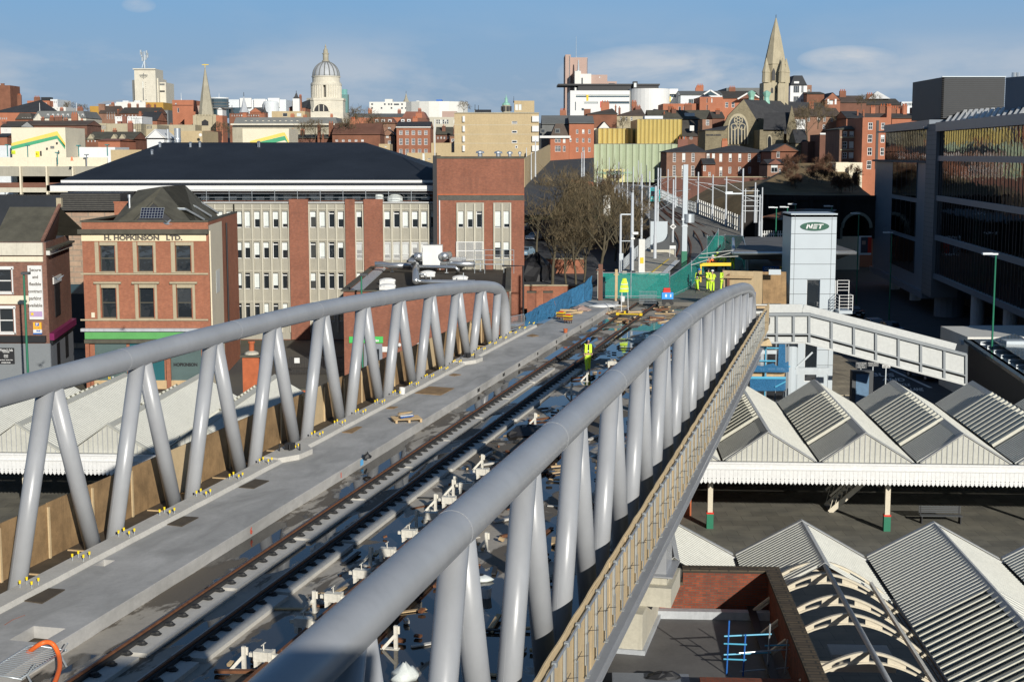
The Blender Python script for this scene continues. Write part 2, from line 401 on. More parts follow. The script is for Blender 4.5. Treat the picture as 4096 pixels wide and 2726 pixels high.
pm=MB(); pm.box(-.03,-.05,0,.025,.05,1.28); pm.box(.025,-.08,-.25,.035,.08,.5); pm.box(-.02,-.09,-.28,.08,.09,-.26)
post0=None; wire0=None; cap0=None
for i in range(92):
    t=28.0-1.22*8+1.22*i
    if t>T1-1: break
    if t<15: continue
    if post0 is None:
        post0=pm.build('bracket_post',M['steel'],bridge); wm=MB(); wm.path([(0,-.2,0),(.02,.0,.03),(.0,.42,.0)],.008,4); wm.path([(0,.0,.03),(.22,.05,.05)],.007,4); wire0=wm.build('tie_wire',M['black'],bridge)
        cm=MB(); cm.box(-.05,-.06,-.05,.05,.06,.05); cap0=cm.build('clamp',M['steel'],bridge); p,w_,c_=post0,wire0,cap0
    else: p,w_,c_=inst(post0,bridge,(0,0,0)),inst(wire0,bridge,(0,0,0)),inst(cap0,bridge,(0,0,0))
    p.location=(-5.57-BO[0],t-BO[1],10.0-BO[2]); w_.location=(-5.53-BO[0],t-BO[1],10.6+random.uniform(-.1,.25)-BO[2]); c_.location=(-5.53-BO[0],t-BO[1],11.3-BO[2])
b0=MB(); b0.tube((0,0,-.02),(0,0,.13),.012,6)
cp=MB(); cp.tube((0,0,.10),(0,0,.19),.026,8,r2=.034)
bolt0=None
tb=SB('J',240,560,10.1)[1]
tt=tb; n=0
while tt<92 and n<25:
    for a,b in ((-.17,-.16),(.17,-.16),(-.17,.16),(.17,.16)):
        if bolt0 is None:
            bolt0=b0.build('anchor_bolt',M['steel'],bridge); cp.build('bolt_cap',M['yellowcap'],bolt0); r_=bolt0
        else:
            r_=inst(bolt0,bridge,(0,0,0)); c=bolt0.children[0].copy(); C.objects.link(c); c.parent=r_
        r_.location=(-20.63+a-BO[0],tt+b-BO[1],10.1-BO[2])
    n+=1; tt+=2.58
for k,pp in (('J',[(255,722),(440,748),(680,605),(510,592)]),('I',[(1310,1170),(1425,1185),(1557,1115),(1440,1107)]),('I',[(1872,878),(1990,888),(2110,828),(2000,815)]),('L',[(525,840),(605,845),(683,797),(640,795)]),('L',[(1095,533),(1300,548),(1405,495),(1210,480)]),('L',[(870,653),(930,655),(965,640),(905,638)]),('V',[(360,715),(440,728),(525,715),(440,692)]),('L',[(1365,393),(1410,398),(1460,388),(1400,380)])):
    g=[]
    for q in pp: s,t=SB(k,*q,9.97); g.append((s,t,9.964))
    mb=MB(); mb.plate(g,(0,0,.025)); o_=g[0]
    ob=mb.build('plywood_cover',M['plyd'] if k in 'IJ' else M['ply'],None,o_); ob.location=BW(o_[0],o_[1],9.964); ob.rotation_euler=(0,0,-TH)
    lab={('J',255):'dark plywood sheet lying on the platform slab nearest the bottom left corner',('I',1310):'dark plywood cover on the slab beside the blue cable, second from the bottom left',('I',1872):'dark square plywood cover lying on the slab just before the first lamp plinth',('L',525):'brown plywood sheet on the slab beside small stones, just past the lamp plinth',('L',1095):'large pinkish plywood sheet with a loose corner, beyond the loaded pallet',('L',870):'tiny plywood offcut at the foot of the kerb beside the loaded pallet',('V',360):'tan board lying flat on the slab near the far end of the left truss',('L',1365):'narrow tan board on the slab between the white bucket and the second lamp plinth'}[(k,pp[0][0])]
    tag(ob,lab,'plywood cover')
Mw=P('black_marker',(.02,.02,.02),.8,.1,1.); Mr=P('red_marker',(.62,.07,.03),.8,.1,1.); Mb_=P('blue_marker',(.12,.42,.75),.8,.1,1.)
for k,x,y,tx,sz,mm in (('L',1617,512,'1867',.24,Mw),('L',1812,390,'1875',.24,Mw),('L',1930,315,'1856',.24,Mw),('U',1415,305,'185',.22,Mw),('U',1740,85,'18',.3,Mw),('V',1090,600,'18',.25,Mw),('V',1245,505,'17',.25,Mw),('V',897,715,'17',.25,Mw),('I',1962,1222,'6',.3,Mr),('L',545,1180,'1',.28,Mr)):
    s,t=SB(k,x,y,9.78)
    ob=put_text(tx,sz,mm,bridge,(-17.755-BO[0],t-BO[1],9.79-BO[2]),rz=pi/2,name='marker_writing')
mb=MB(); s,t=SB('L',712,1072,9.8); mb.box(-17.77,t-.2,9.68,-17.765,t+.12,9.9); bp(mb,'paint_mark',Mb_)
def rail_thing(s,label,T0=14.,T1=111.,embedded=True,plinth=True,z=9.86):
    o=BW(s,T0,9.6); root=thing('rail',label,'rail',o,-TH,'rails laid on the bridge deck')
    mb=MB(); mb.sweep([(-.035,z-9.6-.04),(-.03,z-9.6),(.03,z-9.6),(.035,z-9.6-.04),(.01,z-9.6-.05),(-.01,z-9.6-.05)],[(0,i*4.,0) for i in range(int((T1-T0)/4)+1)]); mb.build('rail_head',M['rust'],root)
    mb=MB(); mb.box(-.1,0,.11,.1,T1-T0,z-9.6-.05); mb.build('rubber_boot',M['rubber'],root)
    if plinth:
        q=[];t=0.
        for i in range(14):
            L=5.2; mb=MB(); mb.box(-.28,t,0.002,.62 if i%2 else .56,t+L-.25,.11); mb.build('plinth',M['kerb'],root); t+=L
            if t>62: break
    c=MB(); c.lathe([(.10,0),(.12,.03),(.07,.05),(.06,.09),(.02,.10)],n=7); c.box(-.13,-.07,0,-.0,.07,.07)
    c0=None
    for i in range(100):
        x=.24; y=.3+i*.72
        if c0 is None: c0=c.build('rail_fixing',M['rubber'],root); c0.location=(x,y,.11)
        else: inst(c0,root,(x,y,.11))
    return root
rail_thing(-16.40,'rusty topped rail in black rubber boot nearest the platform edge')
rail_thing(-14.90,'rusty topped rail on stepped concrete plinth, inner rail of the first track')
def loose_rail(s,label,T0=16.,T1=84.):
    root=thing('rail',label,'rail',BW(s,T0,9.6),-TH,'loose rails of the unfinished second track')
    P6=[(-.07,0),(.07,0),(.07,.02),(.012,.04),(.012,.12),(.036,.135),(.036,.17),(-.036,.17),(-.036,.135),(-.012,.12),(-.012,.04),(-.07,.02)]
    mb=MB(); mb.sweep([(a,b+.14) for a,b in P6],[(0,i*4.,0) for i in range(int((T1-T0)/4)+1)]); mb.build('rail_bar',M['rust'],root)
    return root
loose_rail(-12.62,'rusty bare rail held up by white clamps, left of the rebar ladder')
loose_rail(-12.35,'second rusty bare rail lying tight against the clamped rail')
loose_rail(-11.18,'rusty bare rail mostly hidden beneath the near right top chord')
mb=MB()
for s in (-11.95,-11.75,-11.55): mb.tube((s,16,9.72),(s,84,9.72),.014,4)
for i in range(340): mb.tube((-12.05,16+i*.2,9.74+.02*(i%2)),(-11.45,16+i*.2,9.74),.012,4)
ob=mb.build('rebar_cage',P('bright_rust',(.34,.15,.06),.8,.4,3.),None,(-12,50,9.6)); ob.location=BW(-12,50,9.6); ob.rotation_euler=(0,0,-TH); tag(ob,'long rusty rebar ladder between the loose rails under the white clamps','rebar')
random.seed(31); mb=MB()
for i in range(620):
    s=random.uniform(-14.,-6.8); t=random.uniform(15,88); L=random.choice((.08,.12,.2,.5,1.1))*random.uniform(.6,1.3); a=random.uniform(0,3.1); h=random.uniform(.02,.09)
    if L>.4: a=random.choice((1.57,1.4,0.,.8))+random.uniform(-.2,.2)
    mb.beam((s-L*cos(a)/2,t-L*sin(a)/2,9.6+h),(s+L*cos(a)/2,t+L*sin(a)/2,9.6+h*random.uniform(.9,1.6)),min(.12,L*.7),h,random.choice((0,0,1,1,2,3)))
ob=mb.build('site_rubble',[M['rust'],M['timber'],M['kerb'],M['rubber']],None,(-10,50,9.6)); ob.location=BW(-10,50,9.6); ob.rotation_euler=(0,0,-TH); tag(ob,'scattered rubble, offcuts and rusty scraps on the unfinished half of the deck','rubble',kind='stuff')
def make_clamp():
    r=thing('rail_clamp','x','rail clamp',(0,0,0),-TH)
    mb=MB(); mb.beam((-.05,0,.42),(1.6,0,.42),.1,.12); mb.build('cross_bar',M['clampw'],r)
    mb=MB(); mb.box(-.22,-.12,.3,.16,.12,.55); mb.box(-.36,-.05,.38,-.22,.05,.48); mb.box(.16,-.14,.2,.24,.14,.56); mb.box(-.2,-.14,.14,-.1,.14,.3); mb.build('jaw',M['clampw'],r)
    mb=MB(); mb.box(1.4,-.12,.3,1.75,.12,.55); mb.box(1.3,-.14,.2,1.38,.14,.56); mb.build('jaw',M['clampw'],r)
    mb=MB(); mb.tube((0,0,.55),(0,0,.72),.014,6); mb.tube((0,-.12,.72),(0,.12,.72),.014,6); mb.build('t_handle',M['clampw'],r)
    mb=MB(); mb.tube((.45,0,.1),(.45,0,.62),.016,6); mb.build('threaded_rod',M['rust'],r)
    return r
cl=make_clamp()
words=['at the bottom edge of the photo','bright white one just above the bottom one','chipped, third from the bottom','fourth from the bottom, partly under the chord','bright white, fifth from the bottom','sixth from the bottom beside a prop','seventh from the bottom','eighth from the bottom','ninth from the bottom','tenth, small and distant','eleventh, beyond the black sheeting','twelfth, near the walking worker']
for i,(k,x,y) in enumerate([('K',(380),1360),('K',660,1095),('K',900,900),('K',1120,715),('K',1310,545),('K',1490,400),('K',1655,262),('K',1800,140),('K',1935,30),('L',1550,1250),('L',1665,1145),('W',1262,700)]):
    s,t=SB(k,x,y,10.02); o=cl if i==0 else dup(cl)
    o.location=BW(-12.75,t,9.62); o.scale=(.95,.95,.9); o['label']='white painted rail clamp, '+words[i]; o['group']='white rail clamps on the unfinished track'
def make_prop():
    r=thing('rail_prop','x','prop',(0,0,0),-TH)
    mb=MB(); mb.box(-.05,-.05,0,.05,.05,.72); mb.box(-.02,.05,.45,.1,.09,.68); mb.build('upright',M['clampw'],r)
    mb=MB(); mb.beam((0,-.02,.45),(-.38,-.1,0.02),.07,.09); mb.box(-.45,-.1,0,.1,.1,.02); mb.build('raking_strut',M['clampw'],r)
    return r
pr=make_prop()
for i,(k,x,y,lb) in enumerate([('K',150,1480,'white steel prop with raking strut at the very bottom, by the first clamp'),('K',700,1025,'white steel prop between the second and third clamps'),('K',1140,660,'white steel prop beside the large puddle, next to the fourth clamp'),('K',1500,360,'chipped white prop standing beside the rusty brown plate'),('K',1650,228,'white prop immediately beyond the one by the rusty plate'),('K',1790,110,'white prop at the top of the clamp row'),('L',1410,1310,'white prop just past the bent steel bars'),('L',1625,1130,'distant white prop among dark sheeting'),('W',935,1060,'white prop at the feet of the walking worker'),('W',640,1310,'white prop in the blue puddle below the walking worker'),('L',2040,790,'white prop half in shade beside black sheeting'),('K',2050,545,'white prop seen beneath the right top chord'),('K',1340,1310,'white prop glimpsed under the chord near the bottom')]):
    s,t=SB(k,x,y,9.6); o=pr if i==0 else dup(pr)
    o.location=BW(s,t,9.6); o.scale=(.8,.8,.8); o['label']=lb; o['group']='white props of the unfinished track'
PH=R(3.4)
def SW(a,b,z=0.): return Vector((a*cos(PH)+b*sin(PH), -a*sin(PH)+b*cos(PH), z))
def SG(k,x,y,z):
    g=G(k,x,y,z); return (g.x*cos(PH)-g.y*sin(PH), g.x*sin(PH)+g.y*cos(PH))
M['sheetL']=P('grey_corrugated_sheet',(.46,.46,.42),.55,.1,.4,streak=.1)
M['sheetR']=P('cream_corrugated_sheet',(.60,.595,.53),.6,.07,.4,streak=.1)
M['flash']=P('grey_ridge_flashing',(.36,.365,.36),.5,.12,.6,streak=.2)
M['ribc']=P('cream_rib',(.60,.585,.49),.5,.1,.6)
M['pan']=P('weathered_rooflight_pan',(.2,.2,.165),.5,.3,1.,streak=.3)
M['joint']=P('dark_joint',(.07,.075,.08),.7,.1,1.); M['skyl']=glass('rooflight_glazing',(.10,.12,.12),.12,spec=.8)
M['gable']=P('gable_boarding',(.47,.465,.41),.7,.08,.6,streak=.15)
M['val']=P('white_valance_paint',(.68,.68,.665),.5,.04,.5,streak=.06)
M['creamp']=P('cream_gloss_paint',(.60,.54,.42),.45,.05,1.)
M['stred']=P('terracotta_brick_glaze',(.42,.11,.04),.7,.25,2.)
def slabmat(name,col,w,h):
    m,nt,b=newmat(name); t=nt.nodes.new('ShaderNodeTexBrick'); nt.links.new(coord(nt,'UV'),t.inputs['Vector'])
    t.inputs['Scale'].default_value=1.; t.inputs['Brick Width'].default_value=w; t.inputs['Row Height'].default_value=h; t.inputs['Mortar Size'].default_value=.012
    t.inputs['Color1'].default_value=tuple(x*1.1 for x in col)+(1,); t.inputs['Color2'].default_value=tuple(x*.85 for x in col)+(1,); t.inputs['Mortar'].default_value=tuple(x*.4 for x in col)+(1,)
    n=noise(nt,coord(nt),.5,5,.6); c=mixc(nt,.8,t.outputs['Color'],ramp(nt,n,[(.3,(.6,.6,.6)),(.7,(1.25,1.2,1.1))]),'MULTIPLY')
    nt.links.new(c,b.inputs['Base Color']); b.inputs['Roughness'].default_value=.75; return m
M['paving']=slabmat('platform_paving',(.185,.18,.155),1.5,1.1)
M['asph']=P('asphalt',(.06,.062,.066),.8,.25,.5,bmp=.1)
M['felt']=P('roofing_felt',(.13,.125,.12),.75,.3,.5,bmp=.15)
def corr(mb,a0,z0,a1,z1,b0,b1,pitch,amp,mi=0,rib=None):
    n=max(1,int(round((b1-b0)/pitch))); p=(b1-b0)/n
    L=hypot(a1-a0,z1-z0); nx,nz=-(z1-z0)/L*(1 if a1>a0 else -1),abs(a1-a0)/L
    prof=[(0,0),(.42,0),(.52,1),(.88,1)]
    vs=[]
    for i in range(n):
        for q,h in prof:
            b=b0+(i+q)*p; vs+= [(a0+nx*amp*h,b,z0+nz*amp*h),(a1+nx*amp*h,b,z1+nz*amp*h)]
    vs+=[(a0,b1,z0),(a1,b1,z1)]
    k=len(vs)//2; fs=[(2*i,2*i+1,2*i+3,2*i+2) if a1<a0 else (2*i+1,2*i,2*i+2,2*i+3) for i in range(k-1)]
    if rib is None: mb.add(vs,fs,mi)
    else: mb.add(vs,fs[:],mi); mb.m[-len(fs):]=[(rib if (i%4) in (1,2) else mi) for i in range(len(fs))]
SO=(10.,80.,0.)
can=thing('station_canopy','long station platform canopy of ridged cream and grey corrugated bays with a white toothed valance','canopy',SW(*SO),-PH)
def cp(mb,name,mat,par=None,smooth=False): return mb.build(name,mat,par or can,SO,smooth)
ZR,ZV,B0,B1=5.9,4.3,79.6,98.9
for k in range(-10,7):
    v0=6.95+5.32*k; v1=v0+5.32; r=v0+2.5
    left=k<-2
    g=cp(MB().plate([(v0+.25,B0,ZV),(v1-.25,B0,ZV),(r,B0,ZR)],(0,.06,0)),'gable_end',M['gable'])
    rb=MB(); n=17
    for i in range(1,n):
        a=v0+.25+(v1-v0-.5)*i/n; zt=ZV+(ZR-ZV)*((a-v0-.25)/(r-v0-.25) if a<r else (v1-.25-a)/(v1-.25-r)); rb.box(a-.022,B0-.035,ZV,a+.022,B0-.002,zt-.02)
    cp(rb,'gable_ribs',M['gable'],g) if False else None
    g.data.materials.clear(); 
    mm=MB(); mm.v=[(x-SO[0],y-SO[1],z-SO[2]) for x,y,z in rb.v]; mm.f=rb.f; mm.m=rb.m; mm.build('rib_strips',M['flash'],g)
    g.data.materials.append(M['gable'])
    s1,s2=((B0,B1) if k==-1 and not left else (B0+4.2,B0+14.2))
    if k==-1: s1=s2=B0
    mb=MB(); 
    if s1==B0 and s2==B1: s1=s2=B0
    if s1>B0:
        corr(mb,v0+.08,ZV,r,ZR,B0,s1,.3,.065,0); corr(mb,v0+.08,ZV+.03,r,ZR+.03,s1,s2,.8,.17,2,1); corr(mb,v0+.08,ZV,r,ZR,s2,B1,.3,.065,0)
    else: corr(mb,v0+.08,ZV,r,ZR,B0,B1,.3,.065,0)
    cp(mb,'roof_slope',[M['sheetL'],M['ribc'],M['pan']])
    mb=MB(); corr(mb,v1-.08,ZV,r,ZR,B0,B1,.3,.03,0); cp(mb,'roof_slope',[M['sheetR']])
    mb=MB(); mb.plate([(r-.28,B0-.03,ZR-.14),(r,B0-.03,ZR+.045),(r,B1,ZR+.045),(r-.28,B1,ZR-.14)],(0,0,.03)); mb.plate([(r,B0-.03,ZR+.045),(r+.28,B0-.03,ZR-.12),(r+.28,B1,ZR-.12),(r,B1,ZR+.045)],(0,0,.03))
    for (x0,x1,za,zb) in ((v0+.2,r,ZV+.02,ZR+.05),(v1-.2,r,ZV+.02,ZR+.05)):
        mb.plate([(x0,B0-.08,za),(x1,B0-.08,zb),(x1,B0+.2,zb+.03),(x0,B0+.2,za+.03)],(0,0,.05))
    cp(mb,'ridge_flashing',M['flash'] if k>-4 else M['gable'])
    mb=MB(); mb.box(v0-.16,B0,ZV-.1,v0+.16,B1,ZV-.04); cp(mb,'valley_gutter',M['black'])
A0,A1=-46.,43.
mb=MB(); mb.box(A0,B0-.28,ZV-.42,A1,B0-.02,ZV-.02); mb.box(A0,B0-.34,ZV-.1,A1,B0-.28,ZV+.0); mb.box(A0,B0-.33,ZV-.42,A1,B0-.28,ZV-.36); cp(mb,'gutter_beam',M['val'])
mb=MB(); n=int((A1-A0)/.235); vs=[];fs=[]
for i in range(n):
    a=A0+i*.235; q=len(vs)
    vs+=[(a+.004,B0-.25,ZV-.40),(a+.231,B0-.25,ZV-.40),(a+.231,B0-.25,ZV-1.12),(a+.16,B0-.25,ZV-1.2),(a+.1175,B0-.25,ZV-1.25),(a+.075,B0-.25,ZV-1.2),(a+.004,B0-.25,ZV-1.12)]
    vs+=[(x,y+.03,z) for x,y,z in vs[q:q+7]]
    fs+=[tuple(q+6-j for j in range(7)),tuple(q+7+j for j in range(7))]+[(q+j,q+(j+1)%7,q+7+(j+1)%7,q+7+j) for j in range(7)]
mb.add(vs,fs); cp(mb,'toothed_valance',M['val'])
mb=MB()
for i in range(n):
    a=A0+i*.235
    for dz in (-1.08,-.94):
        mb.box(a-.022,B0-.256,ZV+dz-.022,a+.022,B0-.25,ZV+dz+.022)
cp(mb,'valance_holes',M['black'])
for i,a in enumerate((-43.4,-33.4,-23.4,6.49,16.46,26.4,36.4)):
    mb=MB(); mb.box(a-.14,81.26,.95,a+.14,81.54,3.9); mb.box(a-.2,81.2,3.6,a+.2,81.6,3.9); sh=cp(mb,'column_shaft',M['creamp'])
    mb=MB(); mb.box(a-.19,81.21,0,a+.19,81.59,.86); cp(mb,'column_base',M['green']); mb=MB(); mb.box(a-.2,81.2,.86,a+.2,81.6,.95); cp(mb,'red_band',M['redpaint'])
mb=MB(); mb.box(A0,81.3,3.9,A1,81.5,4.15); mb.box(A0,98.6,0,A1,98.8,4.2); cp(mb,'rear_screen',M['black'])
sb=thing('platform_building','low orange red brick station building under the canopy beside the green footed column','building',SW(-4,88,0),-PH)
mb=MB(); mb.box(-12,84.2,0,5.5,97.8,4.1); 
for a in (-9,-5,-1,2.4,5.1): mb.box(a,84.0,0,a+.5,84.2,3.9)
mb.build('wall',M['brick_near'] if False else M['stred'],sb,(-4,88,0)); mb=MB(); mb.box(3.6,83.97,.0,3.75,84.15,2.6); mb.build('downpipe',M['grey_metal'],sb,(-4,88,0))
o_=SG('N',1830,1010,0); be=thing('platform_bench','slatted bench under the canopy, coloured dark in place of shade','bench',SW(o_[0],o_[1],0),-PH)
mb=MB(); 
for i in range(4): mb.box(-1.2,-.2+i*.12,.44,1.2,-.11+i*.12,.48)
mb.build('seat',M['joint'],be); mb=MB()  # seat and back coloured dark to stand in for canopy shade
for i in range(4): mb.box(-1.2,.28,.55+i*.11,1.2,.31,.63+i*.11)
mb.build('backrest',M['joint'],be)
for x in (-1.1,1.1): mb=MB(); mb.box(x-.03,-.2,0,x+.03,.3,.44); mb.box(x-.03,.27,.44,x+.03,.31,.95); mb.build('leg',M['black'],be)
o_=SG('N',1490,900,0); o_=(13.9,83.5); stn=thing('footbridge_stair','cream latticed footbridge stair in deep shade under the canopy','stair',SW(o_[0],o_[1]+2,0),-PH)
for y in (0,1.6):
    mb=MB(); mb.beam((0,y,0),(3.4,y,3.2),.06,.3); mb.beam((0,y,1),(3.4,y,4.1),.06,.12)
    for i in range(12): mb.beam((i*.3,y,.1+i*.28),(i*.3+.25,y,1.1+i*.28),.03,.03)
    mb.build('lattice_side',M['creamp'],stn)
mb=MB()
for i in range(14): mb.box(i*.24,0,i*.225,i*.24+.28,1.6,i*.225+.04)
mb.build('treads',M['grey_metal'],stn)
SO2=(10.,50.,0.)
can2=thing('station_canopy','nearer corrugated station roof at lower right, one bay stripped to cream steel arches','canopy',SW(*SO2),-PH)
def c2(mb,name,mat,par=None,smooth=False): return mb.build(name,mat,par or can2,SO2,smooth)
Z2R,Z2V,F=6.75,5.35,56.6
for k,(v0,v1) in enumerate(((.2,5.5),(5.5,10.65),(10.65,15.9),(15.9,21.2),(21.2,26.5))):
    r=v0+2.62; nb=51.0 if k<=1 else 30.
    if k==1: nb=50.6
    mb=MB()
    if k<2: corr(mb,v0+.08,Z2V,r,Z2R,nb,F,.29,.07,0)
    else:
        m_=48.2 if k==2 else 50.
        corr(mb,v0+.08,Z2V,r,Z2R,m_,F,.29,.07,0)
    c2(mb,'roof_slope',[M['sheetR']])
    mb=MB()
    if k<2: corr(mb,v1-.1,Z2V,r,Z2R,nb,F,.29,.03,0)
    else: corr(mb,v1-.1,Z2V,r,Z2R,48.0,F,.29,.03,0); corr(mb,v1-.1,Z2V,r,Z2R,nb,48.0,.5,.07,0)
    c2(mb,'roof_slope',[M['sheetR']])
    if k>=2:
        m_=48.2 if k==2 else 50.
        mb=MB(); mb.plate([(v0+.08,nb,Z2V-.02),(v0+.08,m_,Z2V-.02),(r,m_,Z2R-.02),(r,nb,Z2R-.02)],(0,0,-.02)); sk=c2(mb,'rooflight',M['skyl'])
        mb=MB(); b=nb
        while b<m_:
            mb.plate([(v0+.05,b,Z2V),(v0+.05,b+.11,Z2V),(r,b+.11,Z2R),(r,b,Z2R)],(-.02,0,.07)); b+=.5
        q=MB(); q.v=mb.v; q.f=mb.f; q.m=mb.m; q.v=[(x-SO2[0],y-SO2[1],z-SO2[2]) for x,y,z in q.v]; q.build('glazing_ribs',M['ribc'],sk)
    mb=MB(); mb.plate([(r-.2,nb,Z2R-.08),(r-.2,F+.05,Z2R-.08),(r,F+.05,Z2R+.06),(r,nb,Z2R+.06)],(0,0,.03)); mb.plate([(r,nb,Z2R+.06),(r,F+.05,Z2R+.06),(r+.2,F+.05,Z2R-.08),(r+.2,nb,Z2R-.08)],(0,0,.03))
    for (x0,x1,za,zb) in ((v0+.05,r,Z2V,Z2R),(v1-.05,r,Z2V,Z2R)): mb.plate([(x0,F-.14,za+.05),(x1,F-.14,zb+.07),(x1,F+.1,zb+.07),(x0,F+.1,za+.05)],(0,0,.04))
    c2(mb,'ridge_flashing',M['flash'])
    mb=MB(); mb.box(v0-.14,30. if k>0 else 51,Z2V-.12,v0+.14,F,Z2V-.06); c2(mb,'valley_gutter',M['black'])
    mb=MB(); mb.plate([(v0,F-.3,Z2V),(v1,F-.3,Z2V),(r,F-.3,Z2R-.05)],(0,.06,0)); mb.box(v0,F-.3,Z2V-.5,v1,F-.2,Z2V); c2(mb,'end_screen',M['val'])
def arch(par,b,a0,a1,zb,zt,o):
    mb=MB(); n=28; r=(a0+a1)/2; W=(a1-a0)/2
    def top(t): return zb+(zt-zb)*(1-abs(t)**1.7)
    def bot(t): return zb-.12+(zt-zb-.18)*(1-t*t)
    ts=[-1+2*i/n for i in range(n+1)]
    for fn,h in ((top,.09),(bot,.07)):
        pts=[(r+W*t,b,fn(t)) for t in ts]
        for p,q in zip(pts[:-1],pts[1:]): mb.beam(p,q,.13,h*.8,0)
    for i,(ta,tb_) in enumerate(zip(ts[:-1],ts[1:])):
        if i%6 in (2,3,4) and abs((ta+tb_)/2)<.86: continue
        mb.plate([(r+W*ta,b-.02,bot(ta)),(r+W*tb_,b-.02,bot(tb_)),(r+W*tb_,b-.02,top(tb_)),(r+W*ta,b-.02,top(ta))],(0,.04,0))
    return mb.build('steel_arch',M['creamp'],par,o)
for q in ((520,610),(600,712),(645,885),(700,1035),(860,1345)):
    b=SG('P',*q,6.55)[1]; arch(can2,b,5.55,10.6,5.25,6.62,SO2)
for b in (36.,33.): arch(can2,b,5.55,10.6,5.25,6.62,SO2)
mb=MB(); mb.tube((8.12,30,6.72),(8.12,50.8,6.72),.085,10); c2(mb,'ridge_pipe',M['flash'],smooth=True)
mb=MB(); mb.box(6.5,30,6.02,6.6,50.6,6.16); c2(mb,'purlin',M['clampw']); mb=MB(); mb.box(9.7,30,6.02,9.8,50.6,6.16); c2(mb,'purlin',M['clampw'])
mb=MB(); mb.tube((10.55,30,5.5),(10.55,50.6,5.5),.06,8); c2(mb,'gutter_pipe',M['black'])
for z,b in ((3.4,49.),(3.4,46.6),(3.0,44.)): mb=MB(); mb.box(5.8,b,z,10.4,b+.22,z+.3); c2(mb,'tie_beam',M['creamp'])
g=SG('P',1040,1290,2.2); mb=MB(); mb.box(g[0]-1.9,g[1]-.9,2.1,g[0]+.4,g[1]+.3,2.2); ob=mb.build('roof_board',M['white'],None,(g[0],g[1],2.1)); ob.location=SW(g[0],g[1],2.1); ob.rotation_euler=(0,0,-PH); tag(ob,'flat white board seen below the cream steel arches','board')
FO=(2.,44.,0.)
fb=thing('flat_roofed_building','low building with dark felt roof and weathered brick parapets at bottom right','building',SW(*FO),-PH)
def f2(mb,name,mat,par=None): return mb.build(name,mat,par or fb,FO)
mb=MB(); mb.box(-9,34,0,6.2,50.2,4.9); mb.box(-9,34,4.9,6.1,50.2,5.0); f2(mb,'roof',M['felt'])
mb=MB(); mb.box(-9,49.9,5.0,3.1,50.25,6.15); f2(mb,'parapet',M['brick_near'])
mb=MB(); mb.box(3.1,50.3,5.0,6.1,50.7,6.5); f2(mb,'parapet',M['brick_near'])
mb=MB(); mb.box(6.1,34,0,6.45,50.7,6.5); f2(mb,'parapet',M['brick_near'])
M['coping']=brick('mossy_brick_coping',(.13,.10,.065),(.09,.07,.05),(.05,.045,.035),sc=3,dirt=.5)
mb=MB(); mb.box(-9,49.84,6.15,3.08,50.32,6.25); mb.box(3.08,50.22,6.5,6.0,50.78,6.6); f2(mb,'coping',M['coping'])
mb=MB(); mb.box(6.0,34,6.5,6.52,50.78,6.6); f2(mb,'coping',M['coping'])
g=SG('O',1325,1520,5.75); mb=MB(); mb.box(g[0],g[1]-.4,5.0,6.1,g[1],5.72); f2(mb,'parapet',M['brick_near'])
mb=MB(); mb.box(-9,49.55,5.0,6.1,49.9,5.28); f2(mb,'lead_upstand',M['lead'])
sc_=thing('scaffold_tower','small scaffold frame of blue and silver tubes standing on the felt roof','scaffold',SW(5.,44.2,5.),-PH)
def tp(k,p,z): a,b=SG(k,*p,z); return (a-5.,b-44.2,z-5.)
nm=[('O',(1585,1180),(1530,1510)),('O',(1885,1200),(1840,1500)),('O',(1690,1280),(1655,1520)),('O',(2000,1310),(1975,1500))]
foot=[SG(k,*q,5.02) for k,_,q in nm]
P_=[]
for (k,t_,q),h in zip(nm,(1.75,1.6,1.35,1.1)):
    a,b=SG(k,*q,5.0); P_.append((a-5.,b-44.2,h))
for i,(a,b,h) in enumerate(P_):
    mb=MB(); mb.tube((a,b,0),(a+.05,b,h),.028,8); mb.build('upright_pole',M['bluepaint'] if i%2==0 else M['steel'],sc_)
def bar(i,j,z,mat,ex=.1):
    a=Vector(P_[i][:2]+(z,)); b=Vector(P_[j][:2]+(z+.02,)); d=(b-a).normalized()*ex; mb=MB(); mb.tube(a-d,b+d,.026,8); mb.build('ledger_tube',mat,sc_)
M['ltblue']=P('pale_blue_tube',(.10,.42,.62),.45,.1,3.)
bar(0,1,1.25,M['ltblue']);bar(0,1,.65,M['ltblue']);bar(2,3,.75,M['steel'],.15);bar(2,3,.15,M['steel'],.1);bar(0,2,1.0,M['ltblue']);bar(0,2,.5,M['ltblue']);bar(1,3,.9,M['ltblue'])
a,b=SG('O',890,1355,5.0); pd=thing('bearing_pedestal','stepped pale concrete plinth carrying the bridge girder on the felt roof','plinth',BW(-6.2,43.6,5.),-TH)
g1=SB('O',890,1355,5.02); g2=SB('O',1000,1130,5.02)
mb=MB(); mb.box(-1.4,-2.4,0,g1[0]+6.2,1.6,1.35)
pd.location=BW(-6.2,g1[1]+2.4,5.)
mb.build('base_block',M['cream'] if False else M['conc_lt'],pd); mb=MB(); mb.box(-1.0,-1.5,1.35,.55,1.0,2.0); mb.build('upper_block',M['conc_lt'],pd); mb=MB(); mb.box(-.6,-1.1,2.0,.35,.7,2.25); mb.build('bearing_pad',M['conc_lt'],pd)
mb=MB(); mb.box(-.5,-.9,2.25,.3,.6,3.5); mb.box(-.75,-1.2,2.25,.55,.9,2.3); mb.build('steel_bearing',M['tube'],pd)
mb=MB(); mb.box(-1.5,-2.5,0.005,g1[0]+6.3,1.7,.16); mb.build('lead_skirt',M['lead'],pd)
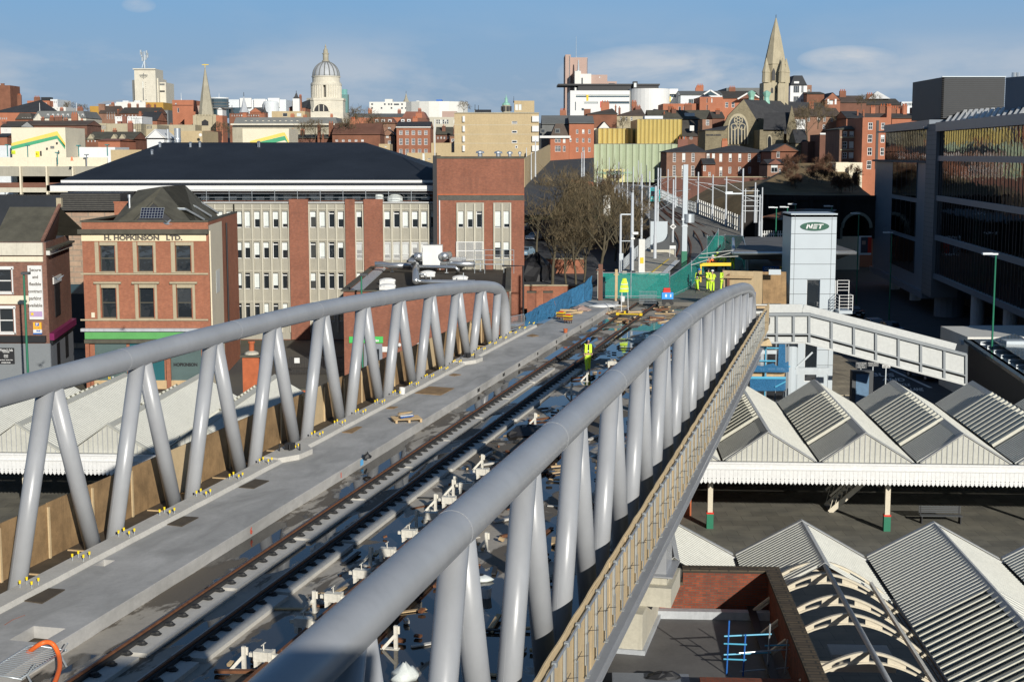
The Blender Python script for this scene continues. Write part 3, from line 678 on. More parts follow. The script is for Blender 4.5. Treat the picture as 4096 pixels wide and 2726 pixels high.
g=SG('O',960,1530,5.3); ob=MB().box(-1.2,-.9,0,1.15,.35,.3).build('plant_box',M['grey_metal']); ob.location=SW(g[0],g[1],5.); ob.rotation_euler=(0,0,-PH); tag(ob,'pale blue grey box on the felt roof at the bottom edge','box')
mb=MB(); mb.lathe([(.1,0),(.42,.03),(.38,.12),(.2,.2),(.05,.22)],n=11,sx=1.3,sy=.6); 
mb.v=[(x+random.uniform(-.05,.05),y+random.uniform(-.04,.04),z*random.uniform(.8,1.2)) for x,y,z in mb.v]
ob=mb.build('rubbish_sack',M['black']); ob.location=SW(g[0]+.35,g[1]-.1,5.3); tag(ob,'crumpled black sack lying on the pale blue grey box','sack')
ZOOM.update({'a':(0,1050,3.485),'b':(3050,1450,2.2524),'c':(3300,1050,2.96),'e':(900,1250,3.485)})
def lerp(tab,x):
    if x<=tab[0][0]: return tab[0][1]
    for (a,p),(b,q) in zip(tab[:-1],tab[1:]):
        if x<=b: return p+(q-p)*(x-a)/(b-a)
    return tab[-1][1]
def terr(x,y):
    z=lerp([(240,0),(300,2.6),(340,5),(380,10),(420,17),(500,22),(600,26),(800,36),(1000,42),(1400,46)],y)
    if x<-60 and y>280: z=z-min(4,(-60-x)*.05)*lerp([(280,0),(330,1),(500,1),(700,0)],y)
    return max(z,0)
_wc={}
def win_mesh(w,h,style,fm,gm,blind=0.):
    key=(round(w,2),round(h,2),style,fm.name,gm.name,blind)
    if key in _wc: return _wc[key]
    f=MB(); fw={'sash':.09,'plain':.06,'office':.07,'thick':.14,'six':.08}.get(style,.07); d0,d1=.0,.07
    fw=min(fw,w*.14)
    f.box(-w/2,d0,0,-w/2+fw,d1,h); f.box(w/2-fw,d0,0,w/2,d1,h); f.box(-w/2+fw,d0,0,w/2-fw,d1,fw); f.box(-w/2+fw,d0,h-fw,w/2-fw,d1,h)
    iw=w-2*fw
    def hb(z,t=.05): f.box(-w/2+fw,d0+.01,z-t/2,w/2-fw,d1-.005,z+t/2)
    def vb(x,t=.035): f.box(x-t/2,d0+.012,fw,x+t/2,d1-.01,h-fw)
    if style=='sash': hb(h*.5,.08); vb(0)
    if style=='six': hb(h*.5,.09); hb(h*.25); hb(h*.75); vb(-w/6); vb(w/6)
    if style=='two': hb(h*.5,.09)
    if style=='office': hb(h*.84,.10)
    if style=='cross': hb(h*.6); vb(0)
    if style=='wide': vb(-w/6,.05); vb(w/6,.05)
    g=MB(); g.box(-w/2+fw*.5,d1-.03,fw*.5,w/2-fw*.5,d1-.015,h-fw*.5)
    mi=0
    me=MB(); me.v=f.v+g.v; n=len(f.v); me.f=f.f+[tuple(i+n for i in q) for q in g.f]; me.m=[0]*len(f.f)+[1]*len(g.f)
    mats=[fm,gm]
    if blind:
        n=len(me.v); b=MB(); b.box(-w/2+fw,d1-.05,h-fw-(h-2*fw)*blind,w/2-fw,d1-.035,h-fw); me.v+=b.v; me.f+=[tuple(i+n for i in q) for q in b.f]; me.m+=[2]*len(b.f); mats.append(M['blind'])
    ob=me.build('window',mats,None,uv=False); _wc[key]=ob.data; bpy.data.objects.remove(ob)
    return _wc[key]
class Bld:
    def __init__(s,name,label,cat,k,x0,x1,yt,Y,dep,z0=None,yb=None,rz=0.,group=None):
        s.k=k; s.Y=Y; a=PY(k,x0,yt,Y); b=PY(k,x1,yt,Y)
        if z0 is None: z0=PY(k,x0,yb,Y).z if yb is not None else terr((a.x+b.x)/2,Y)-.5
        s.X0,s.z0,s.W,s.H,s.dep=a.x,z0,b.x-a.x,a.z-z0,dep
        s.root=thing(name,label,cat,(a.x,Y,z0),rz,group)
    def p(s,x,y,k=None): g=PY(k or s.k,x,y,s.Y); return g.x-s.X0,g.z-s.z0
    def body(s,mat,holes=[],top=True,parapet=0.,rm=None,rev=.16,name='wall'):
        mb=MB(); W,H,D=s.W,s.H,s.dep
        mb.wall(W,H,holes,rev=rev)
        mb.add([(0,0,0),(0,D,0),(0,D,H),(0,0,H)],[(0,3,2,1)][::-1]); mb.add([(W,0,0),(W,D,0),(W,D,H),(W,0,H)],[(0,1,2,3)]); mb.add([(0,D,0),(W,D,0),(W,D,H),(0,D,H)],[(3,2,1,0)])
        if parapet:
            t=.3; mb.add([(0,0,H),(W,0,H),(W,D,H),(0,D,H),(t,t,H),(W-t,t,H),(W-t,D-t,H),(t,D-t,H)],[(0,1,5,4),(1,2,6,5),(2,3,7,6),(3,0,4,7)])
            mb.add([(t,t,H),(W-t,t,H),(W-t,D-t,H),(t,D-t,H),(t,t,H-parapet),(W-t,t,H-parapet),(W-t,D-t,H-parapet),(t,D-t,H-parapet)],[(0,1,5,4),(1,2,6,5),(2,3,7,6),(3,0,4,7)])
        s.wall=mb.build(name,mat,s.root)
        if top:
            z=H-parapet; t=.3 if parapet else 0
            r=MB(); r.box(t,t,z-.2,W-t,D-t,z+.004); s.roof=r.build('roof',rm or M['slate'],s.root)
        return s
    def holes(s,wins):
        out=[]
        for wn in wins:
            for (xa,xb) in wn[0]:
                for (ya,yb) in wn[1]:
                    a=s.p(xa,ya,wn[4] if len(wn)>4 else None); b=s.p(xb,yb,wn[4] if len(wn)>4 else None); out.append((a[0],max(b[1],.05),b[0],a[1]))
        return out
    def windows(s,wins,rev=.16,bl=0.,maxn=100):
        n=0
        for wn in wins:
            for (xa,xb) in wn[0]:
                for (ya,yb) in wn[1]:
                    kk=wn[4] if len(wn)>4 else None
                    a=s.p(xa,ya,kk); b=s.p(xb,yb,kk); w,h=b[0]-a[0],a[1]-max(b[1],.05)
                    gm=wn[3] if len(wn)>3 and wn[3] else M['gl']
                    q=random.random(); bd=0. if q>bl else random.choice((.35,.5,.8,.95))
                    o=bpy.data.objects.new('window',win_mesh(w,h,wn[2],getattr(s,'fm',M['win']),gm,bd)); C.objects.link(o); o.parent=s.root; o.location=((a[0]+b[0])/2,rev-.07,max(b[1],.05)); n+=1
        return n
    def hip(s,h,over=.25,inset=None,mat=None,ridge=None,z=None,D=None):
        W,D,H=s.W,D or s.dep,s.H if z is None else z; i=inset if inset is not None else D/2; o=over
        mb=MB(); vs=[(-o,-o,H),(W+o,-o,H),(W+o,D+o,H),(-o,D+o,H),(i,D/2,H+h),(max(W-i,i+.01),D/2,H+h),(-o,-o,H-.12),(W+o,-o,H-.12),(W+o,D+o,H-.12),(-o,D+o,H-.12)]
        mb.add(vs,[(0,1,5,4),(1,2,5),(2,3,4,5),(3,0,4),(0,6,7,1),(1,7,8,2),(2,8,9,3),(3,9,6,0),(9,8,7,6)])
        s.roof2=mb.build('pitched_roof',mat or M['slate'],s.root); return s
    def gable_x(s,h,mat=None,over=.2,x0=0.,x1=None,z=None,D=None,wm=None):
        W,D,H=(x1 or s.W),D or s.dep,s.H if z is None else z; o=over
        mb=MB(); mb.plate([(x0-.05,-o,H-.02),(W+.05,-o,H-.02),(W+.05,D/2,H+h),(x0-.05,D/2,H+h)],(0,0,.12)); mb.plate([(x0-.05,D/2,H+h),(W+.05,D/2,H+h),(W+.05,D+o,H-.02),(x0-.05,D+o,H-.02)],(0,0,.12))
        s.roof2=mb.build('pitched_roof',mat or M['slate'],s.root)
        g=MB(); 
        for x in (x0,W-.2): g.plate([(x,0,H),(x,D,H),(x,D/2,H+h-.02)],(.2,0,0))
        g.build('gable',wm or s.wall.data.materials[0],s.root); return s
    def gable_y(s,h,mat=None,over=.2,x0=0.,x1=None,z=None,D=None,wm=None):
        W,D,H=(x1 or s.W),D or s.dep,s.H if z is None else z; c=(x0+W)/2; o=over
        mb=MB(); mb.plate([(x0-o,-.1,H-.05),(c,-.1,H+h),(c,D,H+h),(x0-o,D,H-.05)],(0,0,.12)); mb.plate([(c,-.1,H+h),(W+o,-.1,H-.05),(W+o,D,H-.05),(c,D,H+h)],(0,0,.12))
        s.roof2=mb.build('pitched_roof',mat or M['slate'],s.root)
        g=MB(); g.plate([(x0,0,H),(W,0,H),(c,0,H+h-.04)],(0,.25,0)); g.build('gable',wm or s.wall.data.materials[0],s.root); return s
    def chimney(s,x,w,y_top,yd=None,pots=2,mat=None,k=None,zb=None,d=None):
        a=s.p(x,y_top,k); b=s.p(x+w,y_top,k); ww=b[0]-a[0]; yd=s.dep/2 if yd is None else yd; d=d or max(ww*.7,.5)

        zt=(CZ-(CZ-(a[1]+s.z0))*(s.Y+yd)/s.Y)-s.z0; xx=(a[0]+s.X0)*(s.Y+yd)/s.Y-s.X0
        zb=s.H*.8 if zb is None else zb
        mb=MB(); mb.box(xx,yd-d/2,zb,xx+ww,yd+d/2,zt-.1); mb.box(xx-.06,yd-d/2-.06,zt-.25,xx+ww+.06,yd+d/2+.06,zt-.1)
        c=mb.build('chimney',mat or M['brick_dk'],s.root)
        mb=MB()
        for i in range(pots): mb.lathe([(.13,zt-.1),(.1,zt+.35)],xx+ww*(i+.5)/pots,yd,7)
        if pots: mb.build('chimney_pot',M['stred'],c)
        return c
    def band(s,x0,x1,y0,y1,mat,proj=.08,name='string_course',k=None,par=None,back=.0):
        a=s.p(x0,y0,k); b=s.p(x1,y1,k); mb=MB(); mb.box(a[0],-proj,min(a[1],b[1]),b[0],back-.003,max(a[1],b[1])); return mb.build(name,mat,par or s.root)
    def add(s,mb,name,mat,par=None,smooth=False): return mb.build(name,mat,par or s.root,smooth=smooth)
    def text(s,t,x,y,size,mat,k=None,proj=.1,bold=0.,sx=1.):
        a=s.p(x,y,k); return put_text(t,size,mat,s.root,(a[0],-proj,a[1]),bold=bold,sx=sx)
def rng(a,b,n,w):
    st=(b-a-w)/(n-1) if n>1 else 0; return [(a+i*st,a+i*st+w) for i in range(n)]
xs=[-520+20*i for i in range(53)]; ys=[-60+15*i for i in range(100)]
mb=MB(); mb.v=[(x,y,terr(x,y)-.05) for y in ys for x in xs]; n=len(xs)
for j in range(len(ys)-1):
    for i in range(n-1): mb.f.append((j*n+i,j*n+i+1,(j+1)*n+i+1,(j+1)*n+i)); mb.m.append(0)
m,nt,b=newmat('town_ground'); co_=coord(nt); c=ramp(nt,noise(nt,co_,.05,6,.6),[(.35,(.075,.075,.07)),(.5,(.11,.10,.08)),(.68,(.09,.085,.05))])
nt.links.new(c,b.inputs['Base Color']); b.inputs['Roughness'].default_value=.9; M['ground']=m
tag(mb.build('ground',m,smooth=False),kind='structure')
pk_=thing('multi_storey_car_park','pale concrete car park roof edge the view is taken from, shading the nearest deck','car park',(0,-15,0)); mb=MB(); mb.box(-45,-20,0,32,15.1,19.4); mb.build('decks',M['conc'],pk_); mb=MB(); mb.box(-45,15.1,17.5,32,15.35,20.6); mb.build('parapet',M['conc_lt'],pk_); mb=MB(); mb.box(2.5,11,19.4,5.2,15.3,21.4); mb.build('shadow_block',M['conc'],pk_)  # the taller block is unseen, added to shade the near chord
mb=MB(); mb.plate([SW(-48,57,-.03),SW(44,57,-.03),SW(44,104,-.03),SW(-48,104,-.03)],(0,0,.035)); tag(mb.build('station_platform',M['paving']),kind='structure')
mb=MB(); mb.plate([SW(-60,20,-.03),SW(60,20,-.03),SW(60,56.9,-.03),SW(-60,56.9,-.03)],(0,0,.02)); 
M['ballast']=P('track_ballast',(.028,.025,.022),.95,.4,6.,bmp=.5); tag(mb.build('trackbed',M['ballast']),kind='structure')
mb=MB(); mb.box(-48,56.9,-.03,44,57.1,.0)
hk=Bld('brick_warehouse','three storey red brick warehouse with cream name band, solar panel and green shopfront','building','E',567,1450,240,130,22,z0=0)
W,H=hk.W,hk.H
wins=[([(693,802),(957,1067),(1220,1330)],[(403,585)],'two'),([(703,812),(965,1075),(1228,1338)],[(698,908)],'two')]
hh=hk.holes(wins)
cor=PY('E',1455,262,130); far=PY('E',1652,172,150.5)
sx,sy=far.x-hk.X0,20.5
mb=MB(); mb.wall(W,H,hh,rev=.35)
mb.add([(0,0,0),(0,20.5,0),(0,20.5,H),(0,0,H)],[(0,1,2,3)]); hk.add(mb,'wall',M['brick_or'])
def side(z0,z1,mat,nm,f0=0.,f1=1.,off=0.):
    q=MB(); q.add([(W+(sx-W)*f0+off,sy*f0,z0),(W+(sx-W)*f1+off,sy*f1,z0),(W+(sx-W)*f1+off,sy*f1,z1),(W+(sx-W)*f0+off,sy*f0,z1)],[(0,1,2,3)]); return hk.add(q,nm,mat)
side(0,H,M['brick_or'],'side_wall'); side(0,H-.3,M['cream'],'rendered_strip',.0,.42,.03)
q=MB(); q.plate([(W+.02,-.1,H),(sx+.02,sy,H),(sx-.4,sy,H),(W-.4,-.1,H)],(0,0,.14)); q.box(-.1,-.12,H,W-.4,.3,H+.13); q.plate([(-.1,.3,H),(.35,.3,H),(.35,sy,H),(-.1,sy,H)],(0,0,.14)); hk.add(q,'coping',M['slate_br'])
q=MB(); q.box(.3,.3,H-1.3,min(W,sx)-.3,sy,H-.9); hk.add(q,'gutter_roof',M['felt'])
def lp(x,y,Yd): g=PY('E',x,y,130+Yd); return (g.x-hk.X0,Yd,g.z)
fz=H-.9
q=MB(); A=(1.6,1.6,fz);B=(W-1.2,1.6,fz);Cc=(sx-1.0,19,fz);D=(1.3,19,fz)
R1=(lp(1130,48,7)[0],7,H+3.0); R2=(lp(1280,48,14)[0],14.5,H+3.0)
R0=(lp(960,70,9)[0],9.,H+2.6)
q.add([A,B,Cc,D,R1,R2,R0],[(0,1,4,6),(1,2,5,4),(2,3,5),(3,0,6),(6,4,5),(3,6,5)]); rf=hk.add(q,'slate_roof',M['slate_br'])
q=MB(); x0_=lp(880,235,0)[0]; x1_=lp(1250,235,0)[0]; pk=lp(1065,105,2.4); g_=[(x0_,.8,H-.4),(x1_,.8,H-.4),(pk[0],2.6,H+1.75)]
q.plate(g_,(0,.12,0)); hk.add(q,'front_hip',M['slate'],rf); 
q=MB(); q.beam(g_[0],g_[2],.3,.12); q.beam(g_[1],g_[2],.3,.12); q.add([(x1_,.8,H-.4),(pk[0],2.6,H+1.75),R1,R2,B],[(0,4,2,1),(4,3,2)]); hk.add(q,'lead_hips',M['slate_br'],rf)
q=MB(); c_=lp(1065,195,1.7); q.plate([(c_[0]-1.05,1.25,H+.25),(c_[0]+1.0,1.25,H+.25),(c_[0]+1.0,2.0,H+1.15),(c_[0]-1.05,2.0,H+1.15)],(0,-.03,.05)); sp=hk.add(q,'solar_panel',P('solar_cells',(.012,.015,.035),.15,.1,2.))
q=MB()
for i in range(9): x=c_[0]-1.05+i*2.05/8; q.beam((x,1.19,H+.30),(x,1.94,H+1.2),.03,.02)
for i in range(5): q.beam((c_[0]-1.05,1.19+i*.1875,H+.3+i*.225),(c_[0]+1.0,1.19+i*.1875,H+.3+i*.225),.03,.02)
hk.add(q,'panel_grid',M['steel'],sp)
def onroof(x,y):
    a,b_,c=Vector(B),Vector(Cc),Vector(R1); nn=(b_-a).cross(c-a); cam_=Vector((0-hk.X0,-130,CZ)); d=Vector(ray(*S('E',x,y))); return cam_+d*((a-cam_).dot(nn)/d.dot(nn))
for (xa,ya,xb,yb) in ((1262,158,1395,232),(1330,138,1445,208),(1385,115,1497,186)):
    a,b_=onroof(xa,ya),onroof(xb,yb); q=MB(); q.beam(a+Vector((0,0,.12)),b_+Vector((0,0,.12)),1.,.18); sk=hk.add(q,'skylight',M['steel']); q=MB(); q.beam(a+Vector((0,0,.2)),b_+Vector((0,0,.2)),.7,.06); hk.add(q,'skylight_glass',M['blind'],sk)
q=MB(); z_=lp(905,180,5.); q.tube((z_[0],5,H-.5),(z_[0],5,H+2.),.11,10); q.tube((z_[0],5,H+2.),(z_[0],5,H+2.3),.16,10); hk.add(q,'flue_pipe',M['ducting'])
hk.chimney(805,125,88,yd=13,pots=0,mat=M['brick_or'],zb=H-1)
hk.fm=M['slate_br']; hk.windows(wins,rev=.35)
for (xa,xb,ya,yb,mt) in ((960,1062,545,568,M['stred']),(1225,1325,545,568,M['stred']),(705,728,495,575,M['blind']),(1228,1262,485,540,M['timber']),(710,808,835,838,M['white']),(710,808,862,866,M['timber']),(1255,1282,858,890,M['white']),(1287,1308,868,890,M['timber']),(985,1010,835,866,M['offwhite'])):
    a=hk.p(xa,ya); b_=hk.p(xb,yb); q=MB(); q.box(a[0],.40,b_[1],b_[0],.5,a[1]); hk.add(q,'room_contents',mt)
M['bandstone']=P('buff_stone_trim',(.40,.34,.23),.8,.12,1.,streak=.3)
for (c0,y0,y1,w0) in ((745,378,592,78),(1010,378,592,78),(1275,378,592,78)):
    for (xa,xb,ya,yb) in ((c0-w0-8,c0-52,y0,y1),(c0+57,c0+w0+2,y0,y1),(c0-52,c0+57,y0,403),(c0-52,c0+57,585,y1)): hk.band(xa,xb,ya,yb,M['bandstone'],.07,'window_surround')
for c0 in (755,1020,1284):
    for (xa,xb,ya,yb) in ((c0-82,c0-52,668,918),(c0+56,c0+80,668,918),(c0-52,c0+56,668,698),(c0-52,c0+56,908,918)): hk.band(xa,xb,ya,yb,M['bandstone'],.07,'window_surround')
    hk.band(c0-98,c0+92,655,668,M['bandstone'],.3,'window_hood')
hk.band(563,1452,594,606,M['bandstone'],.12); hk.band(563,1452,915,926,M['bandstone'],.12); hk.band(548,1455,290,322,M['slate_br'],.45,'cornice')
nb=hk.band(568,1438,328,372,P('cream_name_board',(.74,.64,.42),.6,.06,1.),.10,'name_band')
M['letter']=P('dark_lettering',(.10,.085,.07),.7,.1,1.)
def fit_text(bl,t,xc,yc,wpx,hpx,mat,proj,bold=0.,k=None):
    a=bl.p(xc-wpx/2,yc,k)[0]; b_=bl.p(xc+wpx/2,yc,k)[0]; hh_=bl.p(xc,yc-hpx/2,k)[1]-bl.p(xc,yc+hpx/2,k)[1]
    sz=hh_/.72; ob=bl.text(t,xc,yc,sz,mat,k,proj,bold); xs_=[v.co.x for v in ob.data.vertices]; w_=max(xs_)-min(xs_); c_=(a+b_)/2; s_=(b_-a)/w_
    for v in ob.data.vertices: v.co.x=c_+(v.co.x-(max(xs_)+min(xs_))/2)*s_
    return ob
fit_text(hk,'H. HOPKINSON   LTD.',1000,351,545,33,M['letter'],.115,.03)
hk.band(572,1450,978,998,M['lead'],.5,'shop_cornice'); hk.band(595,1448,1003,1052,P('bright_green_fascia',(.10,.34,.10),.6,.15,1.),.25,'fascia_board'); hk.band(595,1448,1055,1080,M['slate_br'],.4,'canopy_edge')
M['shutter']=P('green_roller_shutter',(.10,.15,.145),.6,.12,1.)
for (xa,xb) in ((662,890),(905,1150),(1190,1408)):
    a=hk.p(xa,1085); b_=hk.p(xb,1340); q=MB(); z=b_[1]
    while z<a[1]: q.box(a[0],-.12,z,b_[0],-.05,z+.07); z+=.1
    q.box(a[0],-.06,b_[1],b_[0],-.02,a[1]); hk.add(q,'roller_shutter',M['shutter'] if xa!=905 else P('teal_door',(.02,.13,.15),.5,.1,1.))
fit_text(hk,'HOPKINSON',1295,1232,165,22,M['black'],.14,.02)
for (t_,x_,m_) in (('N',765,'yellow'),('T',790,'white'),('A',812,'white'),('G',830,'yellow'),('E',850,'white')): fit_text(hk,t_,x_,1325,15,20,M[m_],.14,.01)
for xa in (600,1160,1415): hk.band(xa,xa+40,1085,1450,M['brick_or'],.3,'shop_pier')
hk.band(660,1410,1340,1400,M['timber'],.15,'stall_riser')
q=MB(); a=hk.p(650,885); q.box(a[0]-.15,-.08,a[1]-.25,a[0]+.15,-.003,a[1]+.2); hk.add(q,'alarm_box',M['cream'])
q=MB(); f=.02; q.tube((W+.06,.3,H-.8),(W+.06,.3,3),.06,8); hk.add(q,'drainpipe',M['cream']); f=.55; q=MB(); q.tube((W+(sx-W)*f+.1,sy*f,H-.6),(W+(sx-W)*f+.1,sy*f,3),.09,8); hk.add(q,'drainpipe',M['black'])
q=MB(); f0,f1=.18,.3; q.plate([(W+(sx-W)*f0+.05,sy*f0,8.4),(W+(sx-W)*f1+.05,sy*f1,8.4),(W+(sx-W)*f1+.05,sy*f1,10.5),(W+(sx-W)*f0+.05,sy*f0,10.5)],(.02,0,0)); hk.add(q,'pale_notice',M['blind'])
m,nt,b=newmat('graffiti_paint'); nz=noise(nt,coord(nt,'Object',(1,1.6,.5)),1.3,5,.75,1.5)
c=ramp(nt,nz,[(.3,(.02,.12,.35)),(.4,(.5,.5,.5)),(.46,(.03,.02,.02)),(.52,(.05,.25,.5)),(.58,(.7,.55,.05)),(.62,(.5,.08,.1)),(.7,(.04,.04,.05))]); nt.links.new(c,b.inputs['Base Color']); b.inputs['Roughness'].default_value=.7
M['graf']=m
g0=PY('e',20,450,143); g1=PY('e',215,390,158)
mw=thing('mural_wall','low side wall covered in blue, red and yellow graffiti behind the warehouse','wall',(g0.x,g0.y,0)); q=MB(); d=Vector((g1.x-g0.x,g1.y-g0.y,0)); q.plate([(0,0,.4),(d.x,d.y,.4),(d.x,d.y,4.2),(0,0,4.2)],(-.3,0,0)); q.build('painted_face',M['graf'],mw)
lb=Bld('corner_shop_building','old brown brick corner building with grey ground floor and purple fascia at the left edge','building','E',-60,318,380,127,14,z0=0)
W,H=lb.W,lb.H; fx=PY('E',482,412,139).x-lb.X0; fy=12.
M['brick_old']=brick('old_brown_brick',(.28,.12,.08),(.18,.075,.055),(.2,.16,.13))
wins=[([(-25,80)],[(570,730)],'two'),([(-15,95)],[(842,1010)],'two')]
q=MB(); q.wall(W,H,lb.holes(wins),rev=.3); q.add([(W,0,0),(fx,fy,0),(fx,fy,H+0),(W,0,H)],[(0,1,2,3)]); lb.add(q,'wall',M['brick_old']); lb.windows(wins,rev=.3)
for (xa,xb,ya,yb) in ((80,96,560,740),(-60,96,548,570),(-60,98,730,742),(95,114,835,1022),(-60,110,822,842),(-60,112,1010,1022)): lb.band(xa,xb,ya,yb,M['white'],.1,'window_surround')
lb.band(-60,302,480,516,M['cream'],.15); lb.band(-60,300,752,810,M['cream'],.12); lb.band(-60,305,384,470,M['stone'],.3,'cornice'); 
def sd(z0,z1,f0,f1,mat,nm,off): 
    q=MB(); q.plate([(W+(fx-W)*f0,fy*f0,z0),(W+(fx-W)*f1,fy*f1,z0),(W+(fx-W)*f1,fy*f1,z1),(W+(fx-W)*f0,fy*f0,z1)],(off,-off*.25,0)); return lb.add(q,nm,mat)
zz=lambda y: lb.p(300,y)[1]
sd(zz(470),zz(440),0,1,M['offwhite'],'cornice',.35); sd(zz(438),zz(424),0,1.0,M['slate_br'],'cornice',.6)
pur=P('purple_fascia',(.20,.02,.09),.5,.1,1.); sd(zz(1062),zz(1015),0.,1.,pur,'side_fascia',.45)
sd(zz(1085),zz(1062),0,1,M['black'],'fascia_underside',.3); sd(0,zz(1085),0,1,M['grey_metal'],'painted_ground_floor',.06)
lb.band(-60,325,1030,1075,M['black'],.3,'shop_fascia'); a=lb.p(-60,1085); q=MB(); q.box(0,-.08,0,W+.02,-.003,a[1]); lb.add(q,'painted_front',P('slate_grey_paint',(.19,.205,.215),.6,.05,1.))
for f0,f1,z0,z1,mt in ((.25,.38,2.,4.2,'black'),(.62,.76,2.2,4.8,'black'),(.27,.48,6.6,9.6,'black')): sd(z0,z1,f0,f1,M[mt],'side_window',.08)
sd(9.6,10.2,.22,.55,M['white'],'lintel',.12)
rH=lb.p(200,135)[1]
q=MB(); r0=lb.p(285,382)[0]; r1=PY('E',388,140,131).x-lb.X0; yb_=8.
hz=CZ-(CZ-PY('E',200,135,127).z)*(127+5.)/127
q.add([(0,.3,H),(r0,.3,H),(r1,5.,hz),(0,5.,hz),(0,10,H),(r1+1.2,10,H)],[(0,1,2,3),(3,2,5,4)]); lb.add(q,'tiled_roof',M['slate_br'])
ge=PY('E',442,175,127+9); q=MB(); q.add([(r0+.1,.3,H),(fx-.5,9.5,H-.3),(ge.x-lb.X0,9,ge.z),(r1+.1,5.,hz+.05)],[(0,1,2,3)]); q.beam((r0+.05,.25,H+.1),(r1+.05,5,hz+.2),.25,.2); lb.add(q,'brick_gable',M['brick_old'])
q=MB(); q.box(r1-.25,5,hz,r1+.2,5.5,hz+.8); lb.add(q,'chimney',M['bandstone'])
def board(bl,xa,xb,ya,yb,mat,k,proj=.1,nm='sign_board'): return bl.band(xa,xb,ya,yb,mat,proj,nm,k)
bd=board(lb,390,617,40,788,M['white'],'a',.18)
for t_,y_,w_ in (('Secure',100,160),('and',198,80),('flexible',297,165),('contract',397,190),('parking',495,170),('available',593,200)): fit_text(lb,t_,500,y_,w_,44 if 'p' not in t_ else 50,M['letter'],.2,.008,'a')
lil=P('lilac_panel',(.42,.30,.48),.6,.1,1.); board(lb,422,600,675,750,lil,'a',.195,'logo_panel'); q=MB(); a=lb.p(460,712,'a'); q.lathe([(.0,0),(.16,.0),(.16,.01)],n=4); q.v=[(a[0]+x,-.2-z,a[1]+y) for x,y,z in q.v]; lb.add(q,'logo_diamond',M['yellow'])
am=P('amber_panel',(.85,.42,.04),.6,.05,1.); board(lb,468,585,828,928,am,'a',.16); board(lb,500,552,835,880,M['bluepaint'],'a',.17,'parking_panel'); fit_text(lb,'P',526,858,22,32,M['white'],.18,.02,'a'); fit_text(lb,'TO LET',527,906,85,16,M['letter'],.17,.0,'a')
board(lb,470,590,929,976,M['white'],'a',.16); fit_text(lb,'FHP',545,950,55,24,M['bluepaint'],.17,.01,'a'); board(lb,470,590,977,995,M['bluepaint'],'a',.16)
board(lb,-20,212,1185,1405,M['black'],'a',.2); 
for t_,y_,w_,h_ in (("Watto's Ink",1215,195,38),('Tattoo Studio',1242,95,14),('Tattoos',1280,60,9),('Piercings',1297,60,9),('Vouchers',1314,60,9),('Open Monday - Saturday 9.30am',1350,190,12),('07930219184',1388,125,18)): fit_text(lb,t_,95,y_,w_,h_,M['white'],.215,.004,'a')
ps=Bld('stone_clad_block','pinkish stone clad block with dark louvre band, between corner shop and warehouse','building','E',440,845,162,158,8,z0=0)
ps.body(brick('pink_sandstone_slabs',(.42,.30,.21),(.36,.25,.18),(.3,.24,.18),sc=8,dirt=.2),[]); a=ps.p(430,38); b_=ps.p(840,158)
q=MB(); q.box(-.2,.1,ps.H,b_[0],6,a[1]); lv=ps.add(q,'louvre_storey',M['black']); q=MB(); z=ps.H+.1
while z<a[1]-.1: q.box(-.25,.0,z,b_[0],.1,z+.09); z+=.2
ps.add(q,'louvre_blades',M['brick_grey'],lv)
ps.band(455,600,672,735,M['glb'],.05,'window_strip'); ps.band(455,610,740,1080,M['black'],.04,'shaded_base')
of=Bld('office_block','long office block with huge dark hipped roof, brick piers and grey concrete window bays','building','F',-260,1485,362,166,14,z0=0)
W,H=of.W,of.H
cb=[(58,447,[155,222,286,352,417],[100]),(580,840,[613,678,742,806],[]),(903,965,[936],[]),(1100,1485,[1130,1195,1258,1324,1388,1452],[])]
rows=[(425,541),(640,756),(855,969),(1067,1195)]
wl=[]
cols=[c for b_ in cb for c in b_[2]]+[97,30,-36,-103,-170]
wl=[([(c-22,c+22) for c in cols],rows,'office')]
of.body(M['conc'],of.holes(wl),rm=M['felt'],rev=.35)
random.seed(11); 
n=0
for r_i,row in enumerate(rows): of.windows([([(c-22,c+22) for c in cols],[row],'office')],rev=.35,bl=(.75,.8,.35,.3)[r_i])
for (xa,xb) in ((-260,-215),(10,56) if False else (-80,-79),(447,580),(838,905),(967,1100)):
    if xb-xa<5: continue
    a=of.p(xa,342); b_=of.p(xb,342); q=MB(); q.box(a[0],-.35,0,b_[0],.3,a[1]); of.add(q,'brick_pier',M['brick'])
fin=MB()
edges=[a for lo,hi,cs,ex in cb for a in [lo+4]+[(p_+q_)/2 for p_,q_ in zip(cs[:-1],cs[1:])]+[hi-4]]+[125,63,-3,-70,-136]
for x in edges:
    a=of.p(x,380)[0]; fin.box(a-.09,-.16,.8,a+.09,-.002,H-.25)
of.add(fin,'concrete_fins',M['conc_lt'])
for y0,y1 in ((362,368),(408,413),(622,628),(838,844),(1052,1058)):
    a=of.p(60,y0); b_=of.p(1485,y1); q=MB(); q.box(0,-.1,b_[1],W,-.002,a[1]); of.add(q,'panel_joint',M['conc_lt'] if y0>370 else M['white'])
a=of.p(60,1320); q=MB(); q.box(0,-.2,0,W,-.002,a[1]); of.add(q,'brick_plinth',M['brick'])
for c in (936,)+tuple(cb[3][2]):
    q=MB(); a=of.p(c-24,640); b_=of.p(c+24,762)
    for i in range(7): x=a[0]+(b_[0]-a[0])*i/6; q.box(x-.025,-.1,b_[1],x+.025,-.05,a[1])
    for f in (0,.3,.95): z=b_[1]+(a[1]-b_[1])*f; q.box(a[0],-.09,z-.03,b_[0],-.04,z+.03)
    of.add(q,'security_grille',M['white'])
